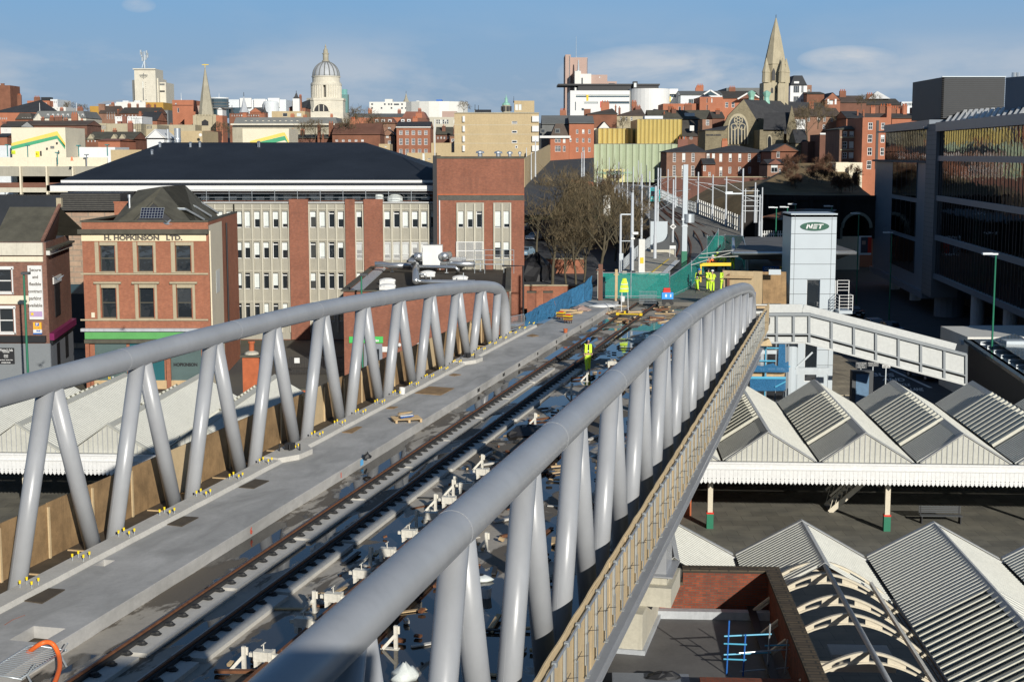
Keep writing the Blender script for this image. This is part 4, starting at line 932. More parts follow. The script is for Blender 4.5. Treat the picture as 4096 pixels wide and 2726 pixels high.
def op(k,x,y,Yd): g=PY(k,x,y,166+Yd); return (g.x-of.X0,Yd,g.z)
zt=H; z1=op('A',400,1315,1)[2]; 
l0=op('A',400,1265,.6)[0]; r0_=op('B',1566,1265,.6)[0]
q=MB(); q.box(l0+1.5,3.5,zt-.1,r0_,12,z1+.2); ts=of.add(q,'set_back_storey',M['brick_dk'])
q=MB(); q.box(l0+6,3.44,zt+.1,r0_-.5,3.5,zt+.75); of.add(q,'glazed_strip',M['glb'],ts)
q=MB()
for i in range(26): x=l0+9+i*1.6; q.box(x,3.38,zt+.15,x+.95,3.44,zt+.5+.1*(i%3)); 
of.add(q,'blinds',M['blind'],ts)
f1=op('A',400,1267,.5); q=MB(); q.box(l0,.5,z1,r0_,.9,f1[2]); q.box(l0,.5,z1,l0+.4,18,f1[2]); of.add(q,'white_fascia',M['white'])
f2a=op('A',520,1222,2.2); f2b=op('A',520,1244,2.2)
q=MB(); q.add([(l0,.45,f1[2]),(r0_,.45,f1[2]),(r0_,2.3,f2b[2]+.02),(f2b[0],2.3,f2b[2]+.02),(l0+.2,20,f1[2]),(f2b[0],20,f2b[2])],[(0,1,2,3),(0,3,5,4)]); of.add(q,'lower_roof_skirt',M['slate_dk'])
q=MB(); q.box(f2a[0],2.2,f2b[2],r0_,2.4,f2a[2]); of.add(q,'white_fascia',M['white'])
rl=op('A',1400,898,22); rr=op('B',985,900,22); er=(op('s',1846,721,2.3)[0],2.3,f2a[2]); el=(f2a[0],2.3,f2a[2])
zr=(rl[2]+rr[2])/2
tcut=op('s',1733,700,2.3)[0]
def hipz(x): return f2a[2]+(zr-f2a[2])*(er[0]-x)/(er[0]-rr[0])
t_=(er[0]-tcut)/(er[0]-rr[0]); yc=2.3+(22-2.3)*t_; zc_=f2a[2]+(zr-f2a[2])*t_
q=MB(); q.add([el,(tcut,2.3,f2a[2]),(tcut,yc,zc_),(rr[0],22,zr),(rl[0],22,zr),(el[0],42,f2a[2]),(tcut,42,f2a[2]),(tcut,42-yc+2.3,zc_)],[(0,1,2,3,4),(0,4,5),(5,4,3,7,6),(2,7,3)])
of.add(q,'main_roof',M['slate_dk'])
for (k,x,y) in (('A',1312,965),('A',1380,900),('A',1640,900),('A',1720,895),('B',80,893),('A',2225,893)):
    g=op(k,x,y,20 if y<920 else 16); q=MB(); q.lathe([(.16,g[2]-.7),(.16,g[2]-.1),(.25,g[2]-.05),(.1,g[2]+.1)],g[0],g[1]-.6,8); of.add(q,'roof_vent',M['ducting'])
q=MB(); zr0=op('F',60,352,.4)[2]; a=op('A',1380,1400,.4)[0]; b_=op('F',1448,300,.4)[0]
for z in (zr0+.35,zr0+.8,zr0+1.2): q.tube((a,.4,z),(b_,.4,z),.028,5)
x=a
while x<b_: q.tube((x,.4,zr0-.1),(x,.4,zr0+1.2),.028,5); x+=2.6
of.add(q,'roof_railing',M['steel'])
for x in (1075,1185): g=op('F',x,345,2.); q=MB(); q.lathe([(.9 if x>1100 else .5,g[2]-.2),(.9 if x>1100 else .5,g[2]+.3),(.5,g[2]+.6),(.1,g[2]+.7)],g[0],g[1],12); of.add(q,'roof_dome_light',M['blind'])
tw=Bld('brick_stair_tower','windowless red brick top tower block at the right end of the long office','building','F',1476,2086,45,164.5,12,z0=0)
wl=[([(1643-20,1643+20),(1709-20,1709+20),(1771-20,1771+20)],[(425,541)],'office'),([(1900-22,1900+22),(1963-22,1963+22)],[(425,541),(640,752)],'office')]
tw.body(M['brick'],tw.holes(wl),parapet=.5,rm=M['felt']); tw.windows(wl,bl=.7)
for (xa,xb) in ((1613,1805),(1870,1995)):
    a=tw.p(xa,366); b_=tw.p(xb,366); hs=[(h[0]-a[0],h[1]-.8,h[2]-a[0],h[3]-.8) for h in tw.holes(wl) if a[0]<h[0]<b_[0]]
    q=MB(); q.wall(b_[0]-a[0],a[1]-.8,hs,x0=a[0],z0=.8,y=-.05,rev=.2); tw.add(q,'concrete_bay',M['conc'])
    q=MB(); ws=sorted([(h[0]+a[0],h[2]+a[0]) for h in hs if h[3]>a[1]-2.8]); 
    for x in [a[0]+.1]+[(p_[1]+n_[0])/2 for p_,n_ in zip(ws[:-1],ws[1:])]+[b_[0]-.1]: q.box(x-.09,-.2,.8,x+.09,-.06,a[1]-.1)
    tw.add(q,'concrete_fins',M['conc_lt'])
q=MB(); a=tw.p(1613,640); b_=tw.p(1800,762)
for i in range(26): x=a[0]+(b_[0]-a[0])*i/25; q.box(x-.025,-.25,b_[1],x+.025,-.2,a[1])
for f in (0,.5,1): z=b_[1]+(a[1]-b_[1])*f; q.box(a[0],-.26,z-.04,b_[0],-.2,z+.04)
tw.add(q,'security_grille',M['white'])
tw.band(1485,2084,313,350,M['brick_grey'],.04,'grey_brick_band'); tw.band(1480,2086,306,314,M['stred'],.06); tw.band(1476,2086,45,60,M['slate_br'],.05,'coping')
q=MB(); q.box(-.45,-.1,0,-.003,9,tw.H+.1); tw.add(q,'painted_side_shade',M['black'])  # black strip stands in for the shade on the tower's left side
a=tw.p(1495,350); q=MB(); q.tube((a[0],-.1,.0),(a[0],-.1,a[1]),.07,8); tw.add(q,'downpipe',M['win'])
for (x,y,r) in ((1778,10,.28),(1905,12,.28),(1985,14,.2),(2055,15,.12)):
    g=PY('F',x,y,168); q=MB(); q.lathe([(r,tw.H-.3),(r,g.z-.2),(r*1.8,g.z-.2),(r*1.6,g.z),(.05,g.z+.1)],g.x-tw.X0,3.5,12); tw.add(q,'roof_cowl',M['ducting'])
a=PY('F',1464,0,168); q=MB(); q.tube((a.x-tw.X0,3,tw.H-4),(a.x-tw.X0,3,CZ-(CZ-PY('B',1585,700,168).z)),.06,8); tw.add(q,'flag_pole',M['white'])
ex=Bld('low_brick_extension','low red brick extension with black flat roof covered in silver ducting','building','F',825,1975,985,136,30.2,z0=0)
M['felt_moss']=P('mossy_black_felt',(.055,.045,.032),.85,.5,.35,bmp=.2); ex.body(M['brick'],[],parapet=.2,rm=M['felt_moss'])
q=MB(); q.box(-.25,-.15,ex.H,ex.W+.25,.3,ex.H+.12); q.box(-.25,.3,ex.H,.3,29.6,ex.H+.14); q.box(ex.W-.3,.3,ex.H,ex.W+.25,28,ex.H+.14); ex.add(q,'coping',M['slate_br'])
q=MB(); q.box(.35,1.,ex.H-.19,1.5,29,ex.H-.05); ex.add(q,'lead_upstand',M['lead'])
def ep(x,y,z): g=G('F',x,y,z); return (g.x-ex.X0,g.y-ex.Y,z)
rz_=ex.H-.19
def dz(x,y,h=.0): p_=ep(x,y,rz_+h); return p_
duct=lambda pts,r: ex.add(MB().path(pts,r,14),'duct',M['ducting'],smooth=True)
duct([dz(1045,795,.9),dz(1110,795,.9),dz(1150,805,.9),dz(1300,803,.9)],.33); duct([dz(1300,770,1.6),dz(1330,800,1.0),dz(1330,910,.6)],.36); duct([dz(1330,915,.5),dz(1440,917,.5),dz(1740,920,.5),dz(1745,935,.3)],.22)
duct([dz(1350,865,.7),dz(1395,868,.7),dz(1400,905,.1)],.16); duct([dz(1300,812,.9),dz(1600,815,.9),dz(1622,825,.8),dz(1622,855,.1)],.2); duct([dz(1320,742,1.8),dz(1375,742,1.8)],.5); duct([dz(1515,742,1.8),dz(1560,730,1.9)],.45); duct([dz(1510,790,1.),dz(1740,795,1.)],.32)
q=MB(); a=dz(1380,800,.8); b_=dz(1516,800,.8); q.box(a[0],a[1]-.6,rz_+.5,b_[0],a[1]+1.2,rz_+3.0); ex.add(q,'air_handling_unit',M['white'])
q=MB(); a=dz(1565,820,.3); b_=dz(1680,820,.3); q.box(a[0],a[1]-.3,rz_+.5,b_[0],a[1]+.7,rz_+1.5); ex.add(q,'duct_box',M['ducting'])
q=MB(); 
for x_,y_ in ((1165,850),(1545,855),(1435,950),(1662,930),(1780,845)): p_=dz(x_,y_); q.box(p_[0]-.2,p_[1]-.2,rz_,p_[0]+.2,p_[1]+.2,rz_+.05); q.box(p_[0]-.04,p_[1]-.04,rz_,p_[0]+.04,p_[1]+.04,rz_+1.1)
ex.add(q,'duct_supports',M['steel'])
for x_,y_ in ((1133,935),(1133,975),(1415,880),(1640,915)):
    p_=dz(x_,y_); q=MB(); q.box(p_[0]-.75,p_[1]-.5,rz_,p_[0]+.75,p_[1]+.5,rz_+.35); q.lathe([(.85,rz_+.35),(.8,rz_+.5),(.4,rz_+.62),(.1,rz_+.65)],p_[0],p_[1],12,sy=.65); ex.add(q,'rooflight',M['white'])
q=MB(); a=dz(1740,860); 
for dx in (0,1.1,3.2,4.3): q.tube((a[0]+dx,a[1],rz_),(a[0]+dx,a[1],rz_+2.6),.04,6)
for z in (1.5,2.0,2.6): q.tube((a[0],a[1],rz_+z),(a[0]+4.3,a[1],rz_+z),.035,6)
q.box(a[0],a[1]-.3,rz_+1.0,a[0]+3.2,a[1]+.3,rz_+1.06); ex.add(q,'access_gantry',M['steel'])
a=ex.p(1043,1298); b_=ex.p(1102,1342); q=MB(); q.box(b_[0]-3.2,-.12,b_[1],b_[0],-.02,a[1]); ex.add(q,'green_sign',P('bright_green_sign',(.06,.48,.10),.5,.05,1.)); fit_text(ex,'ies',1062,1325,24,16,M['white'],.14,.02)
a=ex.p(968,1348); b_=ex.p(1098,1480); q=MB(); q.box(a[0],-.1,0,b_[0],-.01,a[1]); dr=ex.add(q,'entrance_doors',M['grey_metal']); q=MB(); q.box(a[0]+.3,-.13,.3,(a[0]+b_[0])/2-.1,-.1,a[1]-.5); q.box((a[0]+b_[0])/2+.1,-.13,.3,b_[0]-.3,-.1,a[1]-.5); ex.add(q,'door_glass',M['gl'],dr)
for x_ in (1216,1349): a=ex.p(x_,1355); q=MB(); q.lathe([(.05,-.2),(.17,-.1),(.2,0),(.17,.1),(.05,.2)],a[0],-.25,10); q.v=[(x,y,z+a[1]) for x,y,z in q.v]; ex.add(q,'globe_light',M['white'],smooth=True)
a=ex.p(1118,1387); q=MB(); q.box(a[0]-.35,-.06,a[1]-.25,a[0]+.35,-.003,a[1]+.25); ex.add(q,'white_notice',M['white'])
q=MB(); a=PY('F',1985,1100,146); q.path([(ex.W+.2,-.5,5.2),(ex.W+2.6,-.5,5.2),(ex.W+3.0,-.5,4.9),(ex.W+3.1,-.5,1)],.33,12); ex.add(q,'flue_duct',M['ducting'],smooth=True)
q=MB(); q.path([(ex.W-.6,.2,ex.H+2.4),(ex.W+1.4,.2,ex.H+2.4),(ex.W+1.4,.2,1)],.1,8); ex.add(q,'black_pipe',M['black'])
g=PY('e',900,610,139); rl_=thing('yard_railings','tall dark steel railings across the shaded yard in front of the offices','railing',(g.x,139,0)); q=MB(); L=PY('e',1640,610,139).x-g.x; hgt=g.z
for i in range(int(L/.16)): q.box(i*.16-.015,-.015,0,i*.16+.015,.015,hgt)
for z in (.3,hgt-.1): q.box(0,-.03,z-.03,L,.03,z+.03)
q.build('bars',M['black'],rl_); q=MB(); a=PY('e',965,630,138.9); b_=PY('e',1040,702,138.9); q.box(a.x-g.x,-.08,b_.z,b_.x-g.x,-.05,a.z); q.build('notice',M['white'],rl_)
g=PY('e',240,620,108); h=PY('e',470,620,108)
gp=thing('brick_chimney_stack','square orange brick stack with cement flaunching and a clay pot behind the left truss','chimney',(g.x,108,0)); w_=h.x-g.x
q=MB(); q.box(0,0,0,w_,1.1,g.z); q.build('shaft',M['brick_near'] if False else M['stred'],gp); q=MB(); q.box(-.15,-.15,g.z,w_+.15,1.25,g.z+.16); q.build('cap',M['slate_br'],gp)
q=MB(); q.lathe([(.55,g.z+.16),(.5,g.z+.3),(.2,g.z+.42)],w_/2,.55,12); q.build('flaunching',M['conc_lt'],gp); q=MB(); q.lathe([(.2,g.z+.4),(.2,g.z+1.),(.28,g.z+1.02),(.26,g.z+1.14)],w_/2,.55,12); q.build('clay_pot',M['stred'],gp)
def wallthing(name,label,k,pts,Y,z0,th,mat,cap=None,capm=None):
    a=PY(k,*pts[0],Y); b_=PY(k,*pts[1],Y); t=thing(name,label,'wall',(a.x,Y,z0)); q=MB(); q.box(0,0,0,b_.x-a.x,th,a.z-z0); q.build('wall_body',mat,t)
    q=MB(); q.box(-.05,-.06,a.z-z0,b_.x-a.x+.05,th+.06,a.z-z0+.12); q.build('coping',capm or M['slate_br'],t); return t
wallthing('station_rear_wall','orange brick wall behind the left canopy, seen between the truss tubes','I',[(1262,218),(2300,218)],101.5,0,.5,M['stred'])
wallthing('brick_parapet','short block of orange brick above the rear station wall','I',[(1330,118),(1560,118)],104,0,1.4,M['stred'])
wallthing('low_brick_wall','low orange brick wall with dark coping beside the gate stack','e',[(620,1080),(1120,1080)],112,0,.4,M['stred'])
g=PY('e',240,1080,116); q=MB(); q.box(0,0,-.02,22,9,.02); ob=q.build('yard_paving',M['asph'],None); ob.location=(g.x,116,0); tag(ob,kind='structure')
M['panel']=P('pale_grey_cladding',(.47,.52,.55),.35,.04,.3,fine=False)
M['joint']=P('dark_joint',(.07,.075,.08),.7,.1,1.)
M['ramp']=P('cream_ramp_panel',(.50,.51,.49),.5,.05,.3,streak=.08)
M['frameg']=P('grey_ramp_frame',(.24,.26,.27),.5,.08,1.)
lt=Bld('lift_tower','pale grey clad lift tower with green oval NET logo beside the ramp','lift tower','H',334,690,312,128,4.,z0=0)
W,H=lt.W,lt.H
wl=[([(455,551)],[(820,1100)],'plain'),([(440,527)],[(1320,1620)],'plain')]
lt.body(M['panel'],lt.holes(wl),rm=M['panel'],rev=.25); lt.windows(wl,rev=.25)
q=MB()
for y in (345,460,580,698,815,932,1050,1165,1370,1490):
    z=lt.p(340,y)[1]; 
    if y in (932,1050): q.box(0,-.006,z-.02,lt.p(455,y)[0],-.002,z+.02); q.box(lt.p(551,y)[0],-.006,z-.02,W,-.002,z+.02)
    elif y>1300: q.box(lt.p(527,y)[0],-.006,z-.02,W,-.002,z+.02)
    else: q.box(0,-.006,z-.02,W,-.002,z+.02)
for x in (.33,W-.42): q.box(x-.015,-.005,0,x+.015,-.001,H)
lt.add(q,'cladding_joints',M['joint'])
q=MB(); q.box(-.05,-.05,H,W+.05,4.05,H+.12); lt.add(q,'coping',M['panel'])
a=lt.p(515,402); q=MB(); n=32; pts=[(a[0]+1.27*cos(2*pi*i/n),-.02,a[1]+.38*sin(2*pi*i/n)) for i in range(n)]; q.plate(pts,(0,-.05,0)); lg=lt.add(q,'oval_logo',P('logo_green',(.01,.085,.05),.4,.05,1.))
tx=fit_text(lt,'N=T',515,402,130,30,M['white'],.085,.03)
bpy.data.objects.remove(tx)
def italic(pts,ox,oz):
    q=MB(); q.plate([(ox+x+z*.28,-.07,oz+z) for x,z in pts],(0,-.02,0)); lt.add(q,'logo_letter',M['white'])
h_=.34; x0=a[0]-.78; z0=a[1]-.2
def st(x,w,z,hh): italic([(x,z),(x+w,z),(x+w,z+hh),(x,z+hh)],x0,z0)
h_=.4; st(0,.13,0,h_); st(.38,.13,0,h_); italic([(0.02,h_),(.16,h_),(.5,0),(.36,0)],x0,z0)
for z in (0,.16,.32): st(.58,.36,z,.08)
st(.98,.46,.32,.08); st(1.15,.13,0,.33)
q=MB(); 
xa,xb=lt.p(678,930)[0],lt.p(782,930)[0]; za,zb,zc2,zd=lt.p(0,825)[1],lt.p(0,928)[1],lt.p(0,1048)[1],lt.p(0,1072)[1]
q.box(xa,-1.6,zd,xb,.2,zc2); lt.add(q,'balcony_floor',M['panel']); q=MB()
for x in (xa,xb):
    q.box(x-.03,-1.6,zc2,x+.03,-1.54,zb); q.box(x-.03,.0,zc2,x+.03,.06,za)
for i in range(5): z=zc2+(zb-zc2)*(i+1)/5; q.box(xa,-1.59,z-.02,xb,-1.55,z+.02); q.box(xa-.02,-1.59,z-.02,xa+.02,.0,z+.02); q.box(xb-.02,-1.59,z-.02,xb+.02,.0,z+.02)
for i in range(4): z=zb+(za-zb)*(i+1)/4; q.box(xa+.15,.0,z-.02,xb,.04,z+.02)
q.box(xa+.12,.0,zb,xa+.18,.06,za); lt.add(q,'railing',M['white'])
FY=103.
def fp(x,y,k='H',d=0): g=PY(k,x,y,FY); return Vector((g.x,FY+d,g.z))
o0=fp(90,1245); fbx=thing('access_ramp','long cream panelled footbridge ramp sloping down to the right past the lift tower','ramp',tuple(o0))
def fa(q,nm,mt,par=None): return q.build(nm,mt,par or fbx,tuple(o0))
xsV=[88,215,348,470,645,820,993,1170,1345,1528,1700]
topY=lambda x: 1090 if x<=475 else 1090+(x-475)*.257
midY=lambda x: 1245 if x<=475 else 1245+(x-475)*.265
botY=lambda x: 1312 if x<=440 else 1312+(x-440)*.262
for xa,xb in zip(xsV[:-1],xsV[1:]):
    for f,g in ((topY,midY),(midY,botY)):
        q=MB(); q.plate([fp(xa,f(xa)),fp(xb,f(xb)),fp(xb,g(xb)),fp(xa,g(xa))],(0,.08,0)); fa(q,'side_panel',M['ramp'])
for x in xsV:
    q=MB(); q.beam(fp(x,topY(x))+Vector((0,-.08,0)),fp(x,botY(x))+Vector((0,-.08,0)),.16,.14,up=(0,1,0)); fa(q,'vertical_stiffener',M['frameg'])
for f,w_,h_,m_ in ((topY,.34,.2,'frameg'),(midY,.2,.1,'frameg'),(botY,.2,.12,'ramp')):
    q=MB(); kk=475 if f!=botY else 440; q.beam(fp(88,f(88))+Vector((0,-.06,0)),fp(kk,f(kk))+Vector((0,-.06,0)),w_,h_); q.beam(fp(kk,f(kk))+Vector((0,-.06,0)),fp(1700,f(1700))+Vector((0,-.06,0)),w_,h_); fa(q,'rail_flange',M[m_])
q=MB(); q.plate([fp(88,midY(88)),fp(475,midY(475)),fp(475,midY(475),d=2.6),fp(88,midY(88),d=2.6)],(0,0,-.2)); q.plate([fp(475,midY(475)),fp(1700,midY(1700)),fp(1700,midY(1700),d=2.6),fp(475,midY(475),d=2.6)],(0,0,-.2)); fa(q,'deck',M['grey_metal'])
q=MB(); U_=Vector((0,2.6,0)); q.beam(fp(410,1100)+U_+Vector((0,0,.25)),fp(475,1100)+U_+Vector((0,0,.3)),.08,.08); q.beam(fp(475,topY(475))+U_,fp(1700,topY(1700))+U_,.12,.9); q.beam(fp(88,topY(88))+U_,fp(475,topY(475))+U_,.12,.9); fa(q,'far_parapet',M['ramp'])
c0=fp(355,1250); q=MB(); q.tube((c0.x,FY+1.2,0),(c0.x,FY+1.2,c0.z-.1),.52,20); fa(q,'round_column',M['panel']); q=MB(); q.beam((c0.x-2.4,FY+1.,5.6),(c0.x+2.8,FY+1.,5.6),.25,.5); q.beam((c0.x+.3,FY+.8,5.8),(c0.x+1.5,FY+.8,7.0),.12,.12); fa(q,'cross_head',M['steel'])
m,nt,b=newmat('blue_debris_net'); b.inputs['Base Color'].default_value=(.02,.14,.30,1); b.inputs['Roughness'].default_value=.8
w1=noise(nt,coord(nt,'Object',(1,1,1)),30,2,.5); nt.links.new(ramp(nt,w1,[(.35,.45),(.6,.95)]),b.inputs['Alpha']); bump(nt,b,noise(nt,coord(nt),1.5,4,.6),.7,.2); M['net']=m
m,nt,b=newmat('green_debris_net'); b.inputs['Base Color'].default_value=(.01,.28,.23,1); b.inputs['Roughness'].default_value=.8
w1=noise(nt,coord(nt),30,2,.5); nt.links.new(ramp(nt,w1,[(.35,.35),(.6,.85)]),b.inputs['Alpha']); bump(nt,b,noise(nt,coord(nt),1.2,4,.6),.7,.2); M['gnet']=m
m,nt,b=newmat('blue_sheeting'); b.inputs['Base Color'].default_value=(.035,.17,.33,1); b.inputs['Roughness'].default_value=.75; bump(nt,b,noise(nt,coord(nt,'Object',(1,.5,1)),1.4,5,.65,.8),1.,.35); M['bsheet']=m
def xp(x,y,d=0.,Y=101.): g=PY('X',x,y,Y+d); return Vector((g.x,Y+d,g.z))
sf=thing('access_scaffold','scaffold of teal tubes wrapped in blue netting below the ramp','scaffold',(xp(0,900).x,101,0)); so_=(xp(0,900).x,101,0)
for x in (35,170,285,300,470,640,690):
    q=MB(); t=xp(x,560 if x>200 else 860,(x%3)*.6); q.tube((t.x,t.y,0),t,.05,6); q.build('standard_tube',M['ltblue'] if x%2 else M['steel'],sf,so_)
for (xa,ya,xb,yb) in ((0,860,440,862),(280,865,460,865),(460,965,720,965),(0,1150,640,1160),(0,1175,640,1180),(240,632,520,635),(300,545,740,548),(450,1330,640,1230),(150,350,300,255),(190,245,320,248),(190,180,340,180)):
    q=MB(); q.tube(xp(xa,ya,-.2),xp(xb,yb,-.2),.05,6); q.build('ledger_tube',M['ltblue'] if ya>600 else M['steel'],sf,so_)
q=MB(); q.tube(xp(288,80,-.3),xp(288,560,-.3),.05,6); q.build('standard_tube',M['steel'],sf,so_)
def net(pts,d,nm='debris_net'):
    q=MB(); q.plate([xp(x,y,d) for x,y in pts],(0,.02,0)); return q.build(nm,M['net'],sf,so_)
net([(520,565),(630,565),(640,1000),(500,950)],-.25); net([(0,930),(220,955),(420,900),(480,960),(690,870),(700,1060),(640,1070),(0,1060)],-.3); net([(0,1150),(640,1150),(640,1400),(0,1400)],-.15)
q=MB(); q.plate([xp(0,1070,.3),xp(640,1075,.3),xp(640,1145,.3),xp(0,1145,.3)],(0,1.2,0)); q.build('scaffold_boards',M['timber'],sf,so_)
q=MB(); q.plate([xp(100,680,0),xp(520,670,0),xp(520,740,0),xp(110,740,0)],(0,.4,0)); q.build('needle_beam',M['steel'],sf,so_)
q=MB(); c=xp(175,640,.5); q.tube((c.x,c.y,c.z-1.2),(c.x,c.y,c.z+.35),.5,14); q.build('steel_bearing',M['ducting'],sf,so_)
q=MB(); c=xp(225,520,-.6); q.box(c.x-.6,c.y-.4,c.z-.25,c.x+.6,c.y+.5,c.z-.2); q.plate([(c.x-.6,c.y-.4,c.z-.2),(c.x+.4,c.y-.4,c.z+.25),(c.x+.6,c.y-.4,c.z-.2)],(0,.8,0)); q.build('plywood_chute',M['plyl'],sf,so_)
q=MB(); c0=xp(0,900); q.box(c0.x,102.5,0,xp(720,900).x,103.8,3.4); q.build('grey_hoarding',M['grey_metal'],sf,so_)
Q0=(.093,36.9)
def FP(k,x,y,off=0.):
    d=ray(*S(k,x,y)); Y=(Q0[1]-off)/(d[0]/d[1]-Q0[0]); return Vector((Q0[0]*Y+Q0[1]-off,Y,CZ+Y*d[2]/d[1]))
ga=atan(Q0[0]); g0=FP('H',960,690); gb=thing('glazed_office_building','large shaded glass office building with louvred roof plant at the right edge','building',(g0.x,g0.y,0),-pi/2-ga+pi,None)
ex_=Vector((-sin(ga),-cos(ga),0)); ey_=Vector((cos(ga),-sin(ga),0))
gb.rotation_euler=(0,0,atan2(ex_.y,ex_.x))
def gl_(k,x,y,off=0.): p_=FP(k,x,y,off)-Vector((g0.x,g0.y,0)); return p_.dot(ex_),p_.dot(ey_),p_.z
def ga_(q,nm,mt,par=None): return q.build(nm,mt,par or gb)
M['bglass']=glass('office_glazing',(.14,.17,.20),.03,1.,1.); M['bglass'].node_tree.nodes['Principled BSDF'].inputs['IOR'].default_value=2.0
M['gclad']=P('blue_grey_cladding',(.17,.20,.235),.4,.06,.5,fine=False)
zT=gl_('D',1630,950)[2]; zB=gl_('H',1480,815)[2]; Lx=gl_('H',2156,1100)[0]+24
xg=gl_('D',1630,1100)[0]; xc=gl_('D',1545,1100)[0]
lv=[gl_('D',1635,1015)[2],gl_('D',1635,1262)[2]]
sl_=[gl_('D',1640,1015)[2],gl_('D',1640,1265)[2],gl_('H',1480,195)[2],gl_('H',1475,505)[2],gl_('H',1455,805)[2]]
q=MB(); q.box(xg,.5,zB,Lx,28,zT-.2); ga_(q,'core_walls',M['gclad'])
for i,(a_,b_) in enumerate(zip(sl_[:-1],sl_[1:])):
    z1_,z0_=a_-.05,b_+.55
    q=MB(); q.box(xg,.12,z0_,Lx,.16,z1_); g_=ga_(q,'glazing_band',M['bglass'])
    q=MB(); x=xg; st_=1.35
    while x<Lx: q.box(x-.06,.085,z0_,x+.06,.118,z1_); x+=1.35 if i==0 else (1.9,1.3,1.6)[int(x)%3]
    q.build('mullions',M['black'],g_)
    q=MB(); q.box(xg-.05,-.12,b_-.1,Lx,.3,b_+.55); ga_(q,'floor_band',M['gclad'])
q=MB(); q.box(xg-.1,-.5,sl_[0]-.05,Lx,1.5,zT+.1); ga_(q,'roof_fascia',M['gclad'])
q=MB(); q.box(xc,-.35,zB-2.6,xg-.06,3,zT); pc=ga_(q,'panelled_pier',P('grey_stone_panels',(.15,.15,.155),.6,.08,.5,fine=False)); q=MB(); z=zB-2.4
while z<zT: q.box(xc,-.36,z,xg-.06,-.351,z+.04); z+=.62
ga_(q,'panel_joints',M['joint'],pc)
xl=gl_('H',962,690)[0]; z1w=gl_('D',1160,985,)[2]
q=MB(); q.box(xl,.1,gl_('H',1000,730)[2],xc,26,gl_('D',1165,1262)[2]); ga_(q,'wing_walls',M['gclad'])
xw=gl_('D',1160,1100)[0]; q=MB(); q.box(xw,.2,gl_('D',1165,1262)[2]+.003,xc,24,gl_('D',1165,1025)[2]); ga_(q,'wing_glazing',M['bglass'])
q=MB(); x=xw
while x<xc: q.box(x-.06,.16,gl_('D',1165,1262)[2],x+.06,.196,gl_('D',1165,1025)[2]); x+=1.35
ga_(q,'mullions',M['black'])
q=MB(); q.box(xw-2.,-.9,gl_('D',1165,1030)[2],xc+.5,20,gl_('D',1165,1022)[2]+.1); q.box(xw,-.1,gl_('D',1165,1022)[2]+.1,xc,20,gl_('D',1165,965)[2]); ga_(q,'wing_roof_fascia',M['gclad'])
q=MB(); q.box(xl-.3,-.4,gl_('D',1165,1278)[2],xc,.1,gl_('D',1165,1262)[2]); ga_(q,'wing_ledge',M['joint'])
zz_=[gl_('H',1120,-120)[2],gl_('H',1120,175)[2],gl_('H',1120,455)[2],gl_('H',1110,715)[2]]
xa_,xb_=gl_('H',1118,300)[0],gl_('H',1305,300)[0]
for i in range(3):
    q=MB(); q.box(xa_,-.02,zz_[i+1]+.5,xb_,.095,zz_[i]-.1); g_=ga_(q,'glazing_band',M['bglass']); q=MB()
    for j in range(6): x=xa_+(xb_-xa_)*j/5; q.box(x-.06,-.045,zz_[i+1]+.5,x+.06,-.021,zz_[i]-.1)
    q.build('mullions',M['black'],g_)
q=MB(); q.box(xl-.2,-.3,gl_('H',1000,730)[2]-.9,xc+.1,24,gl_('H',1000,730)[2]); ga_(q,'soffit_band',M['gclad'])
for (k,x,y,r) in (('H',1085,850,.75),('H',1237,950,.8),('H',1460,1000,1.9),('H',1710,1050,.8),('H',1960,1150,.8)):
    p_=gl_(k,x,y,-1.2); q=MB(); q.tube((p_[0],2.+r*.5,0),(p_[0],2.+r*.5,zB-.2),r,16); ga_(q,'ground_column',M['panel'] if r<1 else M['gclad'])
q=MB(); q.box(xc-12,8,0,Lx,9,zB); ga_(q,'recessed_ground_floor',M['black'])
pA=PY('D',1655,555,192); pB=PY('D',2195,560,192); pz0=PY('D',1655,910,192).z
pl=Vector((pA.x,192,0)); M['louv']=P('dark_louvre',(.035,.04,.045),.55,.1,1.,fine=False)
def w2l(p_): d=Vector(p_)-Vector((g0.x,g0.y,0)); return (d.dot(ex_),d.dot(ey_),p_[2])
def worldplate(nm,mt,pts,d,par=None):
    q=MB(); q.plate([w2l(p_) for p_ in pts],Vector((Vector(d).dot(ex_),Vector(d).dot(ey_),d[2]))); return ga_(q,nm,mt,par)
pf=worldplate('plant_screen',M['louv'],[(pA.x,192,pz0),(pB.x,192,pz0),(pB.x,192,pA.z),(pA.x,192,pA.z)],(0,14,0))
q=MB(); z=pz0+.1
while z<pA.z-.2:
    q.beam(w2l((pA.x,191.9,z)),w2l((pB.x,191.9,z)),.14,.07); z+=.26
q.build('louvre_blades',M['black'],pf)
q=MB(); q.beam(w2l((pA.x-.1,191.8,pA.z+.05)),w2l((pB.x,191.8,pA.z+.05)),.3,.12); q.build('screen_coping',M['panel'],pf)
pC=PY('D',1578,568,210); worldplate('plant_screen_side',M['louv'],[(pC.x,206,pz0),(pA.x,192,pz0),(pA.x,192,pA.z),(pC.x,206,pA.z)],(.3,0,0))
pD=PY('D',2200,558,165); pE=PY('D',2380,535,152); worldplate('blue_plant_screen',P('blue_grey_screen',(.07,.10,.14),.45,.05,.5,fine=False),[(pD.x,165,24),(pE.x+8,140,24),(pE.x+8,140,pE.z+.2),(pD.x,165,pD.z)],(8,2,0))
for x_ in (2270,2305): g=PY('D',x_,515,168); q=MB(); q.tube(w2l((g.x,168,g.z-5)),w2l((g.x,168,g.z)),.25,8); ga_(q,'roof_flue',M['ducting'])
